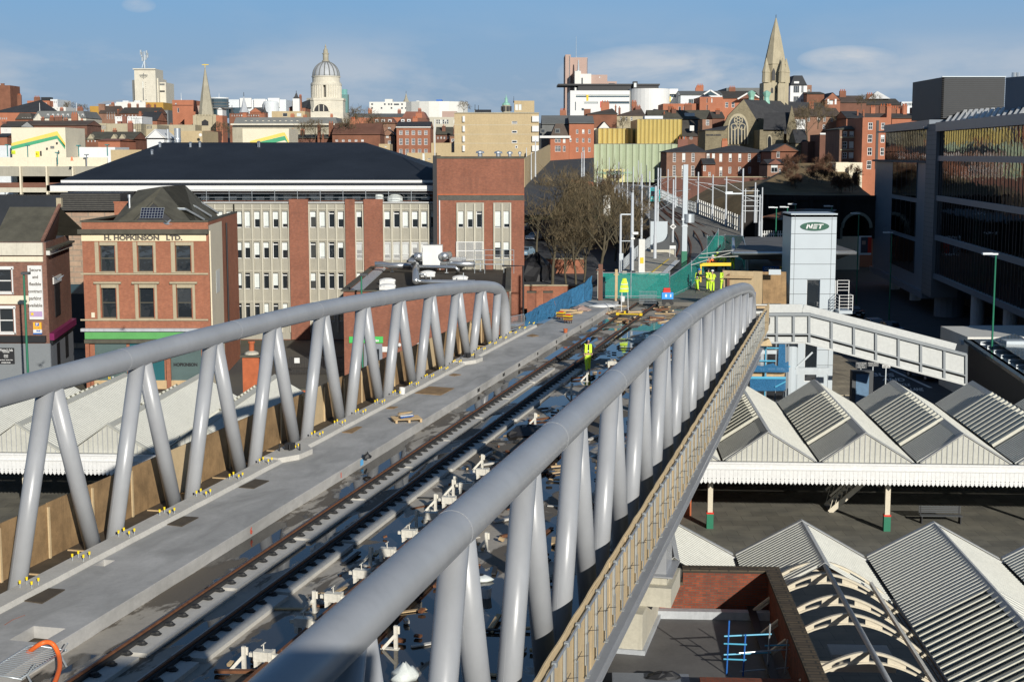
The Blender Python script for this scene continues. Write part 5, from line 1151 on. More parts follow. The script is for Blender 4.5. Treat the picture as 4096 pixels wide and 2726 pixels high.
for i in range(14):
    x=1720+i*47; a=FP('D',x-25,950-i*2.5,-.8); b_=FP('D',x+42,855-i*3.,-4.5); q=MB(); q.beam(w2l(a),w2l(b_),.35,.5); ga_(q,'raking_fin',M['white'])
q=MB(); q.tube(w2l(FP('D',1790,850,-4.5)),w2l(FP('D',2390,812,-4.5)),.07,5); q.tube(w2l(FP('D',1660,935,-2)),w2l(FP('D',2390,890,-2)),.07,5); ga_(q,'fin_rail',M['steel'])
def zp(x,y,Y,k='c'): g=PY(k,x,y,Y); return Vector((g.x,Y,g.z))
sbd=thing('station_entrance_block','dark framed station block with pale flat canopy and ribbed glass roof at right','building',(zp(1700,900,118).x,112,0)); zo=(zp(1700,900,118).x,112,0)
def za_(q,nm,mt,par=None): return q.build(nm,mt,par or sbd,zo)
a=zp(1440,765,136); b_=zp(1615,860,126); r_=zp(2420,750,136); 
q=MB(); q.plate([(a.x,136,a.z),(a.x+22,136,a.z),(b_.x+22,126,a.z),(b_.x,126,a.z)],(0,0,-.35)); q.plate([(a.x+1.8,135.,a.z),(a.x+22,135.,a.z),(b_.x+22,127.,a.z),(b_.x+1.5,127.,a.z)],(0,0,.3)); za_(q,'flat_canopy_roof',M['panel'])
a=zp(1690,880,125); q=MB(); q.box(a.x,125,0,a.x+16,133,a.z); za_(q,'pale_upper_wall',M['offwhite'])
p0=zp(1700,905,124); p1=zp(2356,1250,103); d=(p1-p0)
q=MB(); q.plate([(p0.x,p0.y,0),(p1.x+d.x*.25,p1.y+d.y*.25,0),(p1.x+d.x*.25,p1.y+d.y*.25,p0.z),(p0.x,p0.y,p0.z)],(.3,0,0)); sc2=za_(q,'dark_screen_wall',M['black'])
q=MB()
for i in range(12):
    f=i/11*1.4; pp=Vector((p0.x,p0.y,0))+Vector((d.x,d.y,0))*f; q.beam((pp.x-.08,pp.y,0),(pp.x-.08,pp.y,p0.z),.1,.2); q.beam((pp.x-.1,pp.y,p0.z-2.2),(pp.x+d.x*.06,pp.y+d.y*.06,0.5),.08,.08)
q.build('steel_braces',M['joint'],sc2)
q=MB(); q.plate([(p0.x-.4,p0.y,p0.z),(p1.x+d.x*.25-.4,p1.y+d.y*.25,p0.z),(p1.x+d.x*.25+3.2,p1.y+d.y*.25,p0.z),(p0.x+3.2,p0.y,p0.z)],(0,0,-.25)); za_(q,'lower_roof',M['skyl'])
for i in range(9):
    f=.12+i*.13; pp=Vector((p0.x,p0.y,p0.z))+Vector((d.x,d.y,0))*f; q=MB(); q.box(pp.x+.5,pp.y-.12,pp.z+.003,pp.x+2.6,pp.y+.12,pp.z+.14); za_(q,'roof_purlin',M['steel'])
q=MB(); pp=Vector((p0.x,p0.y,p0.z))+Vector((d.x,d.y,0))*.3; q.box(pp.x+1.6,pp.y-.9,pp.z+.15,pp.x+3.3,pp.y+.5,pp.z+.75); za_(q,'vent_box',M['panel'])
r0=zp(1990,905,120); r1=zp(2250,840,124); rb_=zp(2420,1110,106)
q=MB(); e0=Vector((r0.x,r0.y,r0.z)); e1=Vector((r1.x,r1.y+0,r1.z)); dr_=Vector((rb_.x-r0.x,-15,0)); q.plate([e0,e1,e1+dr_*1.5,e0+dr_*1.5],(0,0,-.1)); gl2=za_(q,'ribbed_rooflight',M['skyl'])
q=MB()
for i in range(26): o_=dr_*(i*.058); q.beam(e0+o_+Vector((0,0,.05)),e1+o_+Vector((0,0,.05)),.3,.09)
q.build('roof_ribs',M['ribc'],gl2)
q=MB(); e2=e1+Vector((3.,-.5,-1.5)); q.plate([e1,e2,e2+dr_*1.5,e1+dr_*1.5],(0,0,-.08)); za_(q,'rear_slope',M['skyl'])
def plate_struct(nm,mt,pts,z,th=.004):
    q=MB(); q.plate([(p_[0],p_[1],z) for p_ in pts],(0,0,th)); return tag(q.build(nm,mt),kind='structure')
rd=[G('b',*q,0) for q in ((945,210),(1395,250),(1700,160),(1900,40))]
plate_struct('street',M['asph'],[(14,108),(60,98),(62,150),(75,300),(30,300),(24,140)],-.02,.03)
plate_struct('pavement',slabmat('street_paving',(.33,.29,.22),.9,.9),[G('c',90,1340,0),G('c',90,1050,0),G('c',380,1240,0),G('b',945,20,0),G('b',945,300,0),G('b',620,300,0)],.02,.10)
def road_text(t,k,x,y,w,hpx):
    g=G(k,x,y,0.02); g2=G(k,x+w,y,.02); ln=(g2-g).length; ob=put_text(t,1.,M['win'],None,(0,0,0),'road_marking',flat=True,bold=.02); xs_=[v.co.x for v in ob.data.vertices]; ys_=[v.co.y for v in ob.data.vertices]
    far=G(k,x,y-hpx,.02); H_=(far-g).length; sx_=ln/(max(xs_)-min(xs_)); sy_=H_/(max(ys_)-min(ys_))
    for v in ob.data.vertices: v.co=((v.co.x-min(xs_))*sx_,(v.co.y-min(ys_))*sy_,v.co.z*.3)
    ob.location=g; ob.rotation_euler=(0,0,-R(12)); return ob
rm_=thing('bus_lane_marking','white BUS AND CYCLE LANE lettering painted on the road','road marking',tuple(G('b',1090,120,.02)))
for t_,x,y,w_,h_ in (('BUS',985,120,200,30),('AND',1080,160,200,26),('CYCLE',1200,205,130,22),('LANE',1340,250,110,26)):
    ob=road_text(t_,'b',x,y,w_,h_); ob.parent=rm_; ob.location=ob.location-rm_.location
q=MB(); a=G('b',1130,55,.02); b_=G('b',1500,225,.02); c_=G('c',730,1240,.02); e_=G('c',830,1285,.02); q.plate([a,a+Vector((.35,0,0)),b_+Vector((.35,0,0)),b_],(0,0,.004)); q.build('lane_line',M['win'],rm_,tuple(rm_.location))
def sign(nm,label,cat,k,x,y,w,h,Y,pole,mat,txt=None):
    a=PY(k,x,y,Y); b_=PY(k,x+w,y+h,Y); t=thing(nm,label,cat,((a.x+b_.x)/2,Y,0)); W_=b_.x-a.x; q=MB(); q.box(-W_/2,-.06,b_.z,W_/2,0,a.z); q.build('panel',mat,t)
    q=MB(); q.box(-.04,.0,0,.04,.06,a.z); q.build('post',M['steel'],t)
    if txt:
        for i,l in enumerate(txt):
            zc=a.z-(a.z-b_.z)*(i+.6)/(len(txt)+.2); ob=put_text(l,(a.z-b_.z)/len(txt)*.8,M['win'] if mat!=M['white'] else M['black'],t,(0,-.075,zc)); xs_=[v.co.x for v in ob.data.vertices]; w__=max(xs_)-min(xs_); s_=min(1.,W_*.88/w__)
            for v in ob.data.vertices: v.co.x*=s_
    return t
sign('information_sign','dark grey street information panel with white lines of text under the ramp','sign','c',362,1175,130,75,122,1,M['joint'],['Station Street','Car Park','Tram Stop'])
sign('information_sign','second dark grey information panel just right of the white post','sign','c',505,1175,130,52,122.5,1,M['joint'],['Railway Station','City Centre'])
sign('road_sign','small white plate reading Resident zone only on a post in front of the bus lane','sign','c',678,1205,92,38,118,1,M['white'],['RESIDENT','PERMITS ONLY'])
q=MB(); g=G('c',425,1500,0); ki=thing('information_kiosk','dark glazed information kiosk standing on the pavement under the signs','kiosk',(PY('b',895,80,116).x,116,0)); q=MB(); hz_=PY('b',895,68,116).z; q.box(-.85,-.4,0,.85,.4,hz_); q.build('cabinet',M['joint'],ki); q=MB(); q.box(-.55,-.43,.4,.5,-.40,hz_-.25); q.build('display_panel',P('map_panel',(.12,.2,.3),.3,.2,3.),ki); q=MB(); q.lathe([(.0,0),(.38,0),(.38,.03)],n=14); q.v=[(x+.5,-.47-z,y+1.3) for x,y,z in q.v]; q.build('yellow_roundel',M['yellow'],ki)
M['brickR']=P('distant_red_brick',(.215,.095,.068),.85,.3,.35); M['brickO']=P('distant_orange_brick',(.38,.145,.08),.85,.2,.3)
M['brickD']=P('distant_dark_brick',(.16,.075,.05),.85,.3,.35); M['buffD']=P('distant_buff_brick',(.46,.36,.21),.85,.12,.2,streak=.2)
M['roofD']=P('distant_slate',(.055,.055,.055),.8,.3,.3); M['roofG']=P('distant_grey_roof',(.15,.155,.15),.8,.2,.3)
M['shed']=P('white_shed_cladding',(.62,.65,.66),.5,.05,.1); M['ochre']=P('ochre_cladding',(.42,.24,.04),.6,.1,.2)
def W1(k,rows,style='sash',gm=None):
    return [(rng(x0,x1,n,w),[(y0,y1)],style,gm) for (x0,x1,n,w,y0,y1) in rows]
BL={}
for n_,c_ in (('a',(.20,.085,.05)),('b',(.29,.12,.07)),('c',(.24,.13,.085))): M['brickR'+n_]=P('distant_brick_'+n_,c_,.85,.35,.35)
for n_,c_ in (('a',(.07,.062,.052)),('b',(.04,.042,.046)),('c',(.10,.075,.06))): M['roofD'+n_]=P('distant_roof_'+n_,c_,.8,.35,.3)
def B(key,name,label,k,x0,x1,yt,yb,Y,dep,mat,wins=[],roof=None,chim=[],parapet=.3,rm=None,cat='building',style='sash',bl=.2,gm=None,rev=.15,rz=0.,group=None):
    z0=min(PY(k,x0,yb,Y).z,terr(PY(k,x0,yb,Y).x,Y))-.5; v_='abc'[len(BL)%3]; ow=mat
    if mat=='brickR': mat+=v_
    b=Bld(name,label,cat,k,x0,x1,yt,Y,dep,z0=z0,rz=rz,group=group); ws=W1(k,wins,style,gm)
    b.body(M[mat],b.holes(ws),parapet=0 if roof else parapet,rm=M[rm] if rm and not roof else M['felt'],rev=rev); b.windows(ws,rev=rev,bl=bl)
    if roof:
        kind,yr=roof[0],roof[1]
        h=(CZ-(CZ-b.p(x0,yr)[1]-b.z0)*(Y+(dep/2 if kind!='gy' else 0))/Y)-b.z0-b.H
        m_=M[roof[2]] if len(roof)>2 and roof[2]!='roofD' else M['roofD'+v_]
        if kind=='hip': b.hip(h,mat=m_,inset=roof[3] if len(roof)>3 else None)
        if kind=='gx': b.gable_x(h,mat=m_)
        if kind=='gy': b.gable_y(h,mat=m_)
        if kind=='mans':
            q=MB(); i=1.2; W,D,H=b.W,dep,b.H; q.add([(0,0,H),(W,0,H),(W,D,H),(0,D,H),(i,i,H+h),(W-i,i,H+h),(W-i,D-i,H+h),(i,D-i,H+h)],[(0,1,5,4),(1,2,6,5),(2,3,7,6),(3,0,4,7),(4,5,6,7)]); b.roof2=b.add(q,'mansard_roof',m_)
    for c in chim: b.chimney(c[0],c[1],c[2],yd=c[3] if len(c)>3 else dep/2,pots=c[4] if len(c)>4 else 2,mat=M[mat] if mat.startswith('brick') else M['brickR'])
    BL[key]=b; return b
def dormers(b,xs,w,y0,y1,mat='white',yd=.6):
    for x in xs:
        a=b.p(x,y0); c=b.p(x+w,y1); q=MB(); q.box(a[0],yd-.3,c[1],c[0],yd+2,a[1]); d_=b.add(q,'dormer',M[mat]); q=MB(); e=(c[0]-a[0])*.2; q.box(a[0]+e,yd-.34,c[1]+.2,c[0]-e,yd-.303,a[1]-.25); b.add(q,'dormer_window',M['gl'],d_)
def mast(nm,label,cat,k,x,y0,y1,Y,r=.12,mat='white',z0=None):
    a=PY(k,x,y0,Y); z=PY(k,x,y1,Y).z if z0 is None else z0; q=MB(); q.tube((0,0,0),(0,0,a.z-z),r,8,r2=r*.5); q.lathe([(r*2,0),(r*2,.3),(r,.4)],n=8); return solo(q,nm,M[mat],label,cat,(a.x,Y,z))
B('A1','red_brick_tower','plain red brick tower at the far left edge of the skyline','A',-60,85,410,560,700,14,'brickR',chim=[(8,28,392,5,0)])
B('A2','brick_office','orange brick block with a huge slate hipped roof, left edge below the brick tower','A',-60,332,640,760,520,26,'brickO',[(0,60,4,9,685,702),(195,300,5,9,690,705)],roof=('hip',535))
B('A3','red_block','red flat topped block with black rooftop plant on the left skyline','A',232,425,542,620,650,20,'brickO',[(260,400,7,10,560,570)])
B('A3b','white_block','white and grey modern block joined to the right of the red flat topped one','A',425,492,530,620,655,20,'shed',[(445,485,3,8,545,565)])
b=BL['A3']; q=MB(); a=b.p(320,508); c=b.p(400,530); q.box(a[0],5,b.H-.3,c[0],9,a[1]); b.add(q,'roof_plant',M['black'])
B('A4','white_terrace','small white rendered building above the long grey mansard','A',447,562,596,640,560,14,'offwhite',[(460,545,4,10,605,620)])
B('A9','mansard_hotel','long grey mansard building with cream pediments and white dormers','A',285,738,690,770,470,18,'stone',[(300,720,11,14,712,730)],roof=('mans',636,'roofG'))
dormers(BL['A9'],[400+i*42.5 for i in range(8)],17,655,682); 
for x in (292,622):
    b=BL['A9']; a=b.p(x,672); c=b.p(x+75,690); q=MB(); q.box(a[0],-.2,c[1]-3,c[0],2,a[1]-1); q.plate([(a[0],-.2,a[1]-1),(c[0],-.2,a[1]-1),((a[0]+c[0])/2,-.2,a[1]+.8)],(0,2,0)); b.add(q,'pediment',M['stone'])
mast('flagpole','white flagpole rising from the left pediment of the mansard building','flagpole','A',338,560,668,472); mast('flagpole','white flagpole rising from the right pediment of the mansard building','flagpole','A',655,560,668,472)
B('A10','gabled_brick_house','dark brick building with white mansard dormers left of the grey mansard','A',130,282,700,780,480,16,'brickR',roof=('mans',652,'roofD')); dormers(BL['A10'],[185,207,229,251],15,685,715)
B('A5','grey_shed','pale grey curved roof shed behind the white tower, with ochre end walls','A',768,845,588,680,720,30,'ochre')
b=B('A5b','pale_hall','pale grey slab sided hall standing in front of the white tower','A',995,1245,552,690,700,30,'offwhite'); q=MB()
for x in (1040,1140): a=b.p(x,540); c=b.p(x+52,552); q.box(a[0],2,b.H-.2,c[0],5,a[1])
b.add(q,'roof_plant',M['shed'])
B('A5c','ochre_hall_wing','yellow ochre wing on the right of the pale hall','A',1246,1398,556,640,701,28,'ochre')
b=BL['A5']; q=MB(); 
def bp2(b,x,y,d): g=PY(b.k,x,y,b.Y+d); return (g.x-b.X0,d,g.z-b.z0)
q.add([bp2(b,778,585,2),bp2(b,990,560,2),bp2(b,990,548,30),bp2(b,1090,530,60),bp2(b,900,545,50)],[(0,1,2,3,4)]); q.add([bp2(b,845,700,1),bp2(b,995,700,1),bp2(b,995,560,1),bp2(b,845,590,1)],[(0,1,2,3)]); b.add(q,'sloping_roof',M['shed'])
wt=B('A6','art_deco_tower','tall white art deco tower block with central window strip and rooftop mast','A',1148,1330,268,700,1000,22,'stone',[(1219,1255,2,13,374,540)],style='plain',gm=M['gl'],rev=.4)
q=MB(); a=wt.p(1212,372); 
for i in range(9): z=wt.p(0,385+i*18)[1]; q.box(wt.p(1216,0)[0],.05,z,wt.p(1255,0)[0],.3,z+1.2)
wt.add(q,'spandrels',M['stone']); wt.band(1140,1335,266,276,M['stone'],1.2,'cornice'); wt.band(1195,1265,320,326,M['roofG'],.3,'carved_emblem'); 
for i,(x,y) in enumerate(((1205,330),(1218,318),(1231,306),(1244,318),(1257,330))): wt.band(x-3,x+3,y,355-abs(i-2)*8,M['roofG'],.35,'carved_emblem')
B('A6b','art_deco_wing','lower white stepped wing attached to the right of the art deco tower','A',1330,1355,350,700,1004,24,'stone'); b=B('A6c','art_deco_wing','white wing with dark louvred band, furthest right of the art deco tower','A',1355,1420,385,700,1008,24,'stone'); b.band(1362,1410,395,410,M['roofG'],.2,'louvre_band'); b.band(1362,1412,455,468,M['black'],.2,'louvre_band')
B('A6d','dark_glass_slab','narrow dark slab clinging to the left side of the art deco tower','A',1131,1149,365,700,1003,18,'roofG')
mm=thing('telecom_mast','lattice telecom mast with dish aerials on top of the art deco tower','mast',tuple(PY('A',1238,262,1008))); zt=PY('A',1238,118,1008).z-PY('A',1238,262,1008).z
q=MB(); q.tube((0,0,0),(0,0,zt),.7,6,r2=.35); 
for a_ in range(3): q.tube((2.5*cos(a_*2.1),2.5*sin(a_*2.1),0),(0,0,zt*.45),.15,4)
q.build('mast_pole',M['steel'],mm); 
for i,(dx,z) in enumerate(((-2.2,.93),(-1.6,.8),(1.8,.9),(2.4,.75),(1.2,.62),(-1.2,.55))): q=MB(); q.box(dx-.5,-.5,zt*z-1.6,dx+.5,.5,zt*z+1.6); q.tube((0,0,zt*z),(dx,0,zt*z),.12,4); q.build('aerial_panel',M['steel'],mm)
B('A7','gabled_chapel','red brick gabled building with dark roof between ochre wall and pale hall','A',845,995,650,720,600,16,'brickR',[(915,985,4,8,640,700)],roof=('gx',588),chim=[(848,52,568,4,0),(937,34,572,8,0)])
B('A8','brick_terrace','brown brick terrace with slate roof and three tall chimneys below the pale hall','A',1022,1345,650,720,560,16,'brickD',[(1040,1320,10,9,662,676)],roof=('gx',602),chim=[(1170,18,572),(1265,14,572),(1320,16,574),(1006,10,622)])
B('A8b','steep_gabled_house','steep gabled red house with black slate slope and white verge','A',1195,1345,712,760,470,14,'brickR',[(1225,1300,4,10,720,735)],roof=('gx',640),chim=[(1322,22,640),(1190,22,640)])
B('A8c','blue_glazed_block','dark blue glazed block right of the brick terrace','A',1345,1440,622,720,620,14,'roofG',[(1350,1436,6,11,630,710)],style='plain',gm=M['glb'])
B('A18','buff_stone_block','blank buff stone block with soot stains and a square stack','A',915,1205,738,830,340,16,'sand',chim=[(1048,38,672,5,0),(1010,62,715,7,0)])
B('A18b','tall_window_hall','cream hall with a row of tall white windows beside the fire escape','A',1205,1345,748,800,345,12,'sand',[(1212,1300,8,9,755,785)],style='plain')
fe=thing('fire_escape','black spiral fire escape with grey rooftop boxes beside the buff stone block','fire escape',tuple(PY('A',1180,890,330))); q=MB()
for i in range(26): a_=i*.6; q.box(1.6*cos(a_)-.5,1.6*sin(a_)-.2,i*.45,1.6*cos(a_)+.5,1.6*sin(a_)+.2,i*.45+.06)
q.tube((0,0,0),(0,0,12),.12,6)
for x in (-3,-1,1,3): q.tube((x,0,0),(x,0,12.5),.08,4)
for z in (3,6,9,12): q.box(-3,-.05,z,3,.05,z+.1)
fe.scale=(.42,.42,.42); q.build('stair_flights',M['black'],fe); q=MB(); q.box(-2.2,-.6,9.2,-.9,.6,11.5); q.box(-2.2,-.6,4.3,-.9,.6,6.4); q.build('equipment_box',M['offwhite'],fe)
B('A19','white_modern_block','white flat roofed block with a black window band among the chimneys','A',985,1216,676,750,420,12,'white',[(1000,1200,9,14,685,697)])
B('A16x','small_white_office','white block with a dark window grid below the brown chimneys','A',738,815,742,810,430,12,'white',[(750,805,3,14,752,768),(750,805,3,14,778,796)],style='cross')
B('A16y','shopfront_block','small stone block with arched white windows right of the white office','A',815,912,735,810,425,12,'sand',[(835,905,6,9,752,785)])
b=B('A11','chimney_terrace','dark brown terrace crowded with tall red chimney stacks below the mansard hotel','A',180,745,752,850,400,14,'brickD',[(560,720,6,12,790,810)],roof=('gx',715,'roofD'),chim=[(352,28,690),(425,40,695),(470,35,680),(505,30,678),(545,36,695),(610,40,720),(692,20,705),(262,40,722),(575,22,730)])
B('A12','white_gabled_house','white rendered house with slate roof at the left edge','A',5,175,765,850,360,10,'offwhite',[(40,60,2,6,790,808)],roof=('gx',722),chim=[(20,38,718,3,1)])
B('A12b','slate_shed','low dark slate roof peeping over the cream striped stair block','A',-60,60,850,900,330,12,'brickR',roof=('gx',826))
B('A14','brick_gabled_wing','plain red brick block with white railings right of the striped stair block','A',560,722,832,930,320,14,'brickR')
b=B('A15','tudor_terrace','mock tudor brick terrace with three small gables and brown slate roof','A',735,1145,872,930,310,12,'brickR',[(750,850,4,10,880,895)],roof=('gx',812,'slate_br'),chim=[(865,28,805),(968,32,790)])
for x in (775,975,1045):
    a=b.p(x,828); q=MB(); w=b.p(x+35,872)[0]-a[0]; q.plate([(a[0]-w,-.15,b.H-.1),(a[0]+w,-.15,b.H-.1),(a[0],-.15,a[1])],(0,2.2,0)); b.add(q,'small_gable',M['sand'])
B('A15b','red_roof_store','low red brick store with rounded dark roof in front of the tudor terrace','A',840,1028,884,960,290,12,'brickO',roof=('gx',872,'brickR'))
B('A17','white_gabled_barn','white gabled building with brown base, beside the silver flues','A',1258,1405,862,930,230,8,'white',roof=('gy',790,'white'))
B('A17b','beige_blank_block','blank beige brick block with silver flues and a satellite dish','A',1385,1732,800,900,260,14,'buffD')
for i,(x,w,yt,lb_) in enumerate(((1437,50,785,'narrow silver flue with conical cowl beside the white gable'),(1519,56,778,'fat silver banded flue with open top beside the narrow one'))):
    a=PY('A',x,yt,232); w_=w/2/2.1418/5800*232; z0_=15.; q=MB(); H_=a.z-z0_
    q.lathe([(w_,0),(w_,H_*.8),(w_*1.05,H_*.8),(w_*1.05,H_*.83),(w_*(.5 if i==0 else 1),H_*.85),(w_*(.5 if i==0 else 1),H_)],n=18)
    for f in (.45,.6,.72): q.lathe([(w_*1.04,H_*f),(w_*1.04,H_*f+.12)],n=18)
    solo(q,'silver_flue',M['ducting'],lb_,'flue',(a.x,232,z0_),smooth=False)
q=MB(); a=PY('A',1718,835,258); q.lathe([(.05,0),(.22,.05),(.28,.11)],n=14); q.v=[(x,-z,y) for x,y,z in q.v]; solo(q,'satellite_dish',M['white'],'white satellite dish on the beige blank block','satellite dish',tuple(a))
b=B('A20','round_window_hall','orange brick hall with a round window, left of the needle spire','A',1475,1655,536,760,500,20,'brickO',[(1500,1512,1,13,562,580),(1519,1535,1,16,604,642)],style='plain'); b.band(1480,1652,578,582,M['brickR'],.3)
B('A20b','brick_annexe','lower orange brick annexe between the round window hall and the spire','A',1635,1715,585,760,505,18,'pink'); B('A20c','brick_annexe','brick annexe with dark arched recess in front of the round window hall','A',1578,1672,635,760,490,10,'brickO')
mast('flagpole','thin white pole on the roof of the round window hall','pole','A',1551,475,536,505,.1)
ch=thing('spired_church','medieval sandstone church with square battlemented tower and tall needle spire','church',tuple(PY('A',1755,900,480))); o=PY('A',1755,900,480)
def cz(y): return PY('A',0,y,480).z-o.z
def cx(x): return PY('A',x,700,480).x-o.x
hw=(cx(1840)-cx(1672))/2; cc=(cx(1840)+cx(1672))/2
q=MB(); q.box(cc-hw,0,0,cc+hw,2*hw,cz(672)); 
for sx_ in (-1,1):
    for sy_ in (0,2*hw): q.box(cc+sx_*hw-.6,sy_-.6,0,cc+sx_*hw+.6,sy_+.6,cz(668))
t_=q.build('tower',M['sand'],ch); q=MB()
for i in range(7): x=cc-hw+i*2*hw/6.5; q.box(x-.1,-.1,cz(672),x+1.0,.4,cz(660))
for i in range(7): y=i*2*hw/6.5; q.box(cc-hw-.1,y,cz(672),cc-hw+.4,y+1.,cz(660)); q.box(cc+hw-.4,y,cz(672),cc+hw+.1,y+1.,cz(660))
q.build('battlements',M['sand'],t_)
q=MB(); q.box(cc-1.1,-.05,cz(755),cc+1.1,.1,cz(720)); q.plate([(cc-1.1,-.05,cz(720)),(cc+1.1,-.05,cz(720)),(cc,-.05,cz(702))],(0,.1,0)); q.build('belfry_window',M['black'],ch)
q=MB(); q.lathe([(hw*.86,cz(672)),(hw*.80,cz(655)),(hw*.05,cz(258)),(.1,cz(252))],cc-.2,hw,8); q.build('spire',M['stone_dk'],ch); q=MB(); q.tube((cc-.2,hw,cz(258)),(cc-.2,hw,cz(222)),.12,5); q.box(cc-1.2,hw-.1,cz(232),cc+1,hw+.1,cz(226)); q.build('weathervane',M['yellow'],ch)
B('A22','church_nave','long low sandstone nave with pinnacles left of the needle spire tower','A',1340,1672,748,860,470,14,'sand',cat='church',chim=[(1458,18,730,1,0),(1530,30,735,1,0)])
B('A22b','brown_stone_wall','brown stone building end under the church tower with arch','A',1735,1830,800,900,300,8,'brickD')
cyl=thing('round_glass_office','circular glass office with ring balconies, right of the needle spire','building',tuple(PY('A',1878,690,760))); o=PY('A',1878,690,760); zz=lambda y:PY('A',0,y,760).z-o.z; rr_=(PY('A',1960,0,760).x-PY('A',1795,0,760).x)/2
q=MB(); q.lathe([(rr_,0),(rr_,zz(522))],n=28); q.build('glazed_drum',M['glb'],cyl,smooth=False)
for y0,y1,f in ((515,526,1.06),(556,562,1.1),(582,588,1.1),(600,612,1.3)): q=MB(); q.lathe([(rr_*f,zz(y1)),(rr_*f,zz(y0))],n=28); q.build('ring_band',M['roofG'] if f>1.08 else M['shed'],cyl)
B('A23b','glass_wing','low blue glass wing with slanted braces right of the round office','A',1960,2060,600,690,765,12,'glb',[])
mast('flagpole','thin white pole above the round glass office','pole','A',1876,478,516,760,.12)
sh_=B('A24','arena_shed','very long white arena shed with curved translucent roof panels','A',1960,2450,532,700,850,60,'shed'); 
for i,x in enumerate((2060,2180,2300)): sh_.band(x,x+100,520+(i%2)*8,600,M['white'],2.,'curved_panel')
q=MB(); a=sh_.p(2330,640); q.lathe([(4.6,0),(4.6,a[1]+5),(4,a[1]+6),(1,a[1]+6.4)],a[0],-3,20); sh_.add(q,'white_drum',M['shed'])
def spirelet(nm,label,k,x,yt,ym,yb,w,Y,mr,mw,n=8):
    o=PY(k,x,yb,Y); g=thing(nm,label,'turret',tuple(o)); zz=lambda y:PY(k,0,y,Y).z-o.z; r=w/2/2.1418/5800*Y; q=MB(); q.box(-r*.8,-r*.8,-6,r*.8,r*.8,zz(ym)); q.build('turret_base',M[mw],g); q=MB(); q.lathe([(r*1.1,zz(ym)),(r*.55,zz(ym)+(zz(yt)-zz(ym))*.35),(.1,zz(yt))],n=n); q.build('turret_roof',M[mr],g); q=MB(); q.tube((0,0,zz(yt)-.5),(0,0,zz(yt)+(zz(yt)-zz(ym))*.25),.12,5); q.build('finial',M['black'],g)
spirelet('slate_spire','pale green grey spirelet with flag beside the white arena shed','A',2093,505,642,690,80,620,'lead','brickR'); spirelet('dark_turret','small black turret left of the pale green spirelet','A',1990,595,650,700,34,610,'roofD','brickD'); spirelet('dark_turret','small black turret right of the pale green spirelet','A',2268,590,645,700,42,615,'roofD','brickD')
B('A25','gabled_hall','red brick gabled hall between the pale spirelet and the dark turret','A',2140,2235,640,700,612,10,'brickO',roof=('gy',602),chim=[(2175,18,640,2,1)])
B('A25b','brick_row','row of red brick fronts below the turrets','A',1965,2240,652,700,606,12,'brickR',[(1985,2220,12,8,662,676)])
B('A26','classical_exchange','long pale stone classical building with mansard roof, cornice and small dormers','A',1990,2900,765,900,560,22,'stone_dk',[],roof=('mans',690,'roofG'))
b=BL['A26']; b.band(1980,2920,738,752,M['stone'],1.2,'cornice'); dormers(b,[2095+i*49 for i in range(10)],18,712,730,'stone',1.0)
B('A26b','white_gable_sliver','narrow white gabled fronts behind the needle spire church tower','A',1862,1905,615,690,590,8,'white',roof=('gy',600)); B('A26c','red_end_wall','bright red brick end wall right of the church tower','A',1850,1905,668,770,470,8,'brickO')
def stripes(b,pts1,pts2,k):
    for pts,m_ in ((pts1,P('stripe_yellow',(.78,.56,.12),.6,.05,.5)),(pts2,P('stripe_green',(.06,.33,.17),.6,.05,.5))):
        for quad in pts:
            q=MB(); q.plate([(b.p(x,y,k)[0],-.05,b.p(x,y,k)[1]) for x,y in quad],(0,.047,0)); b.add(q,'painted_stripe',m_)
c1=B('A13','striped_stair_block','cream stair block with yellow and green chevron stripe on the left car park','A',95,558,772,1030,262,12,'cream',[]); stripes(c1,[[(98,905),(490,803),(490,838),(98,930)],[(490,803),(558,905),(558,940),(490,838)]],[[(98,932),(490,840),(490,868),(98,962)],[(490,840),(558,925),(558,958),(490,868)]],'A')
c1.band(305,340,975,1024,P('bright_yellow_sign',(.80,.68,.02),.5,.05,1.),.1,'yellow_door'); fit_text(c1,'5',318,1000,10,18,M['black'],.13,.02); c1.band(343,358,972,1015,M['black'],.08,'door'); c1.band(100,133,968,998,P('lime_sign',(.55,.65,.03),.5,.05,1.),.1,'lime_sign'); fit_text(c1,'5',112,990,8,10,M['black'],.12); c1.band(432,466,930,952,M['roofG'],.08,'vent'); c1.band(498,508,968,1000,M['black'],.08,'vent')
for x,y in ((490,905),(405,952)): c1.band(x-6,x+6,y-8,y+8,M['black'],.3,'wall_lamp')
c2_=B('A27','striped_stair_block','second cream stair block with yellow and green stripe, behind the dark roof','B',-65,333,781,960,285,12,'cream',[]); stripes(c2_,[[(0,888),(280,815),(298,815),(333,885),(333,915),(296,840),(0,915)]],[[(0,915),(290,845),(300,845),(325,905),(300,880),(0,950)]],'B')
pkz=[PY('A',0,y,250) for y in (1022,1105,1188,1243,1325)]
cp_=thing('car_park','multi storey concrete car park decks with cream posts at the left edge','car park',(PY('A',-60,1100,250).x,250,0)); ox=PY('A',-60,1100,250).x; oo=(ox,250,0); xr=PY('A',900,1100,250).x
def cpb(y0,y1,nm,mt,d0=0.,d1=.3,xr_=None,Y=250): 
    z1=PY('A',0,y0,250).z; z0=PY('A',0,y1,250).z; q=MB(); q.box(ox,250+d0,z0,xr_ or xr,250+d1,z1); q.build(nm,mt,cp_,oo)
cpb(1105,1188,'deck_fascia',M['conc']); cpb(1243,1290,'brown_parapet',M['brickD'],.1,.4); cpb(1286,1326,'deck_fascia',M['conc_lt'],-.1,.3); cpb(1028,1104,'cream_parapet',M['cream'],1.5,1.8)
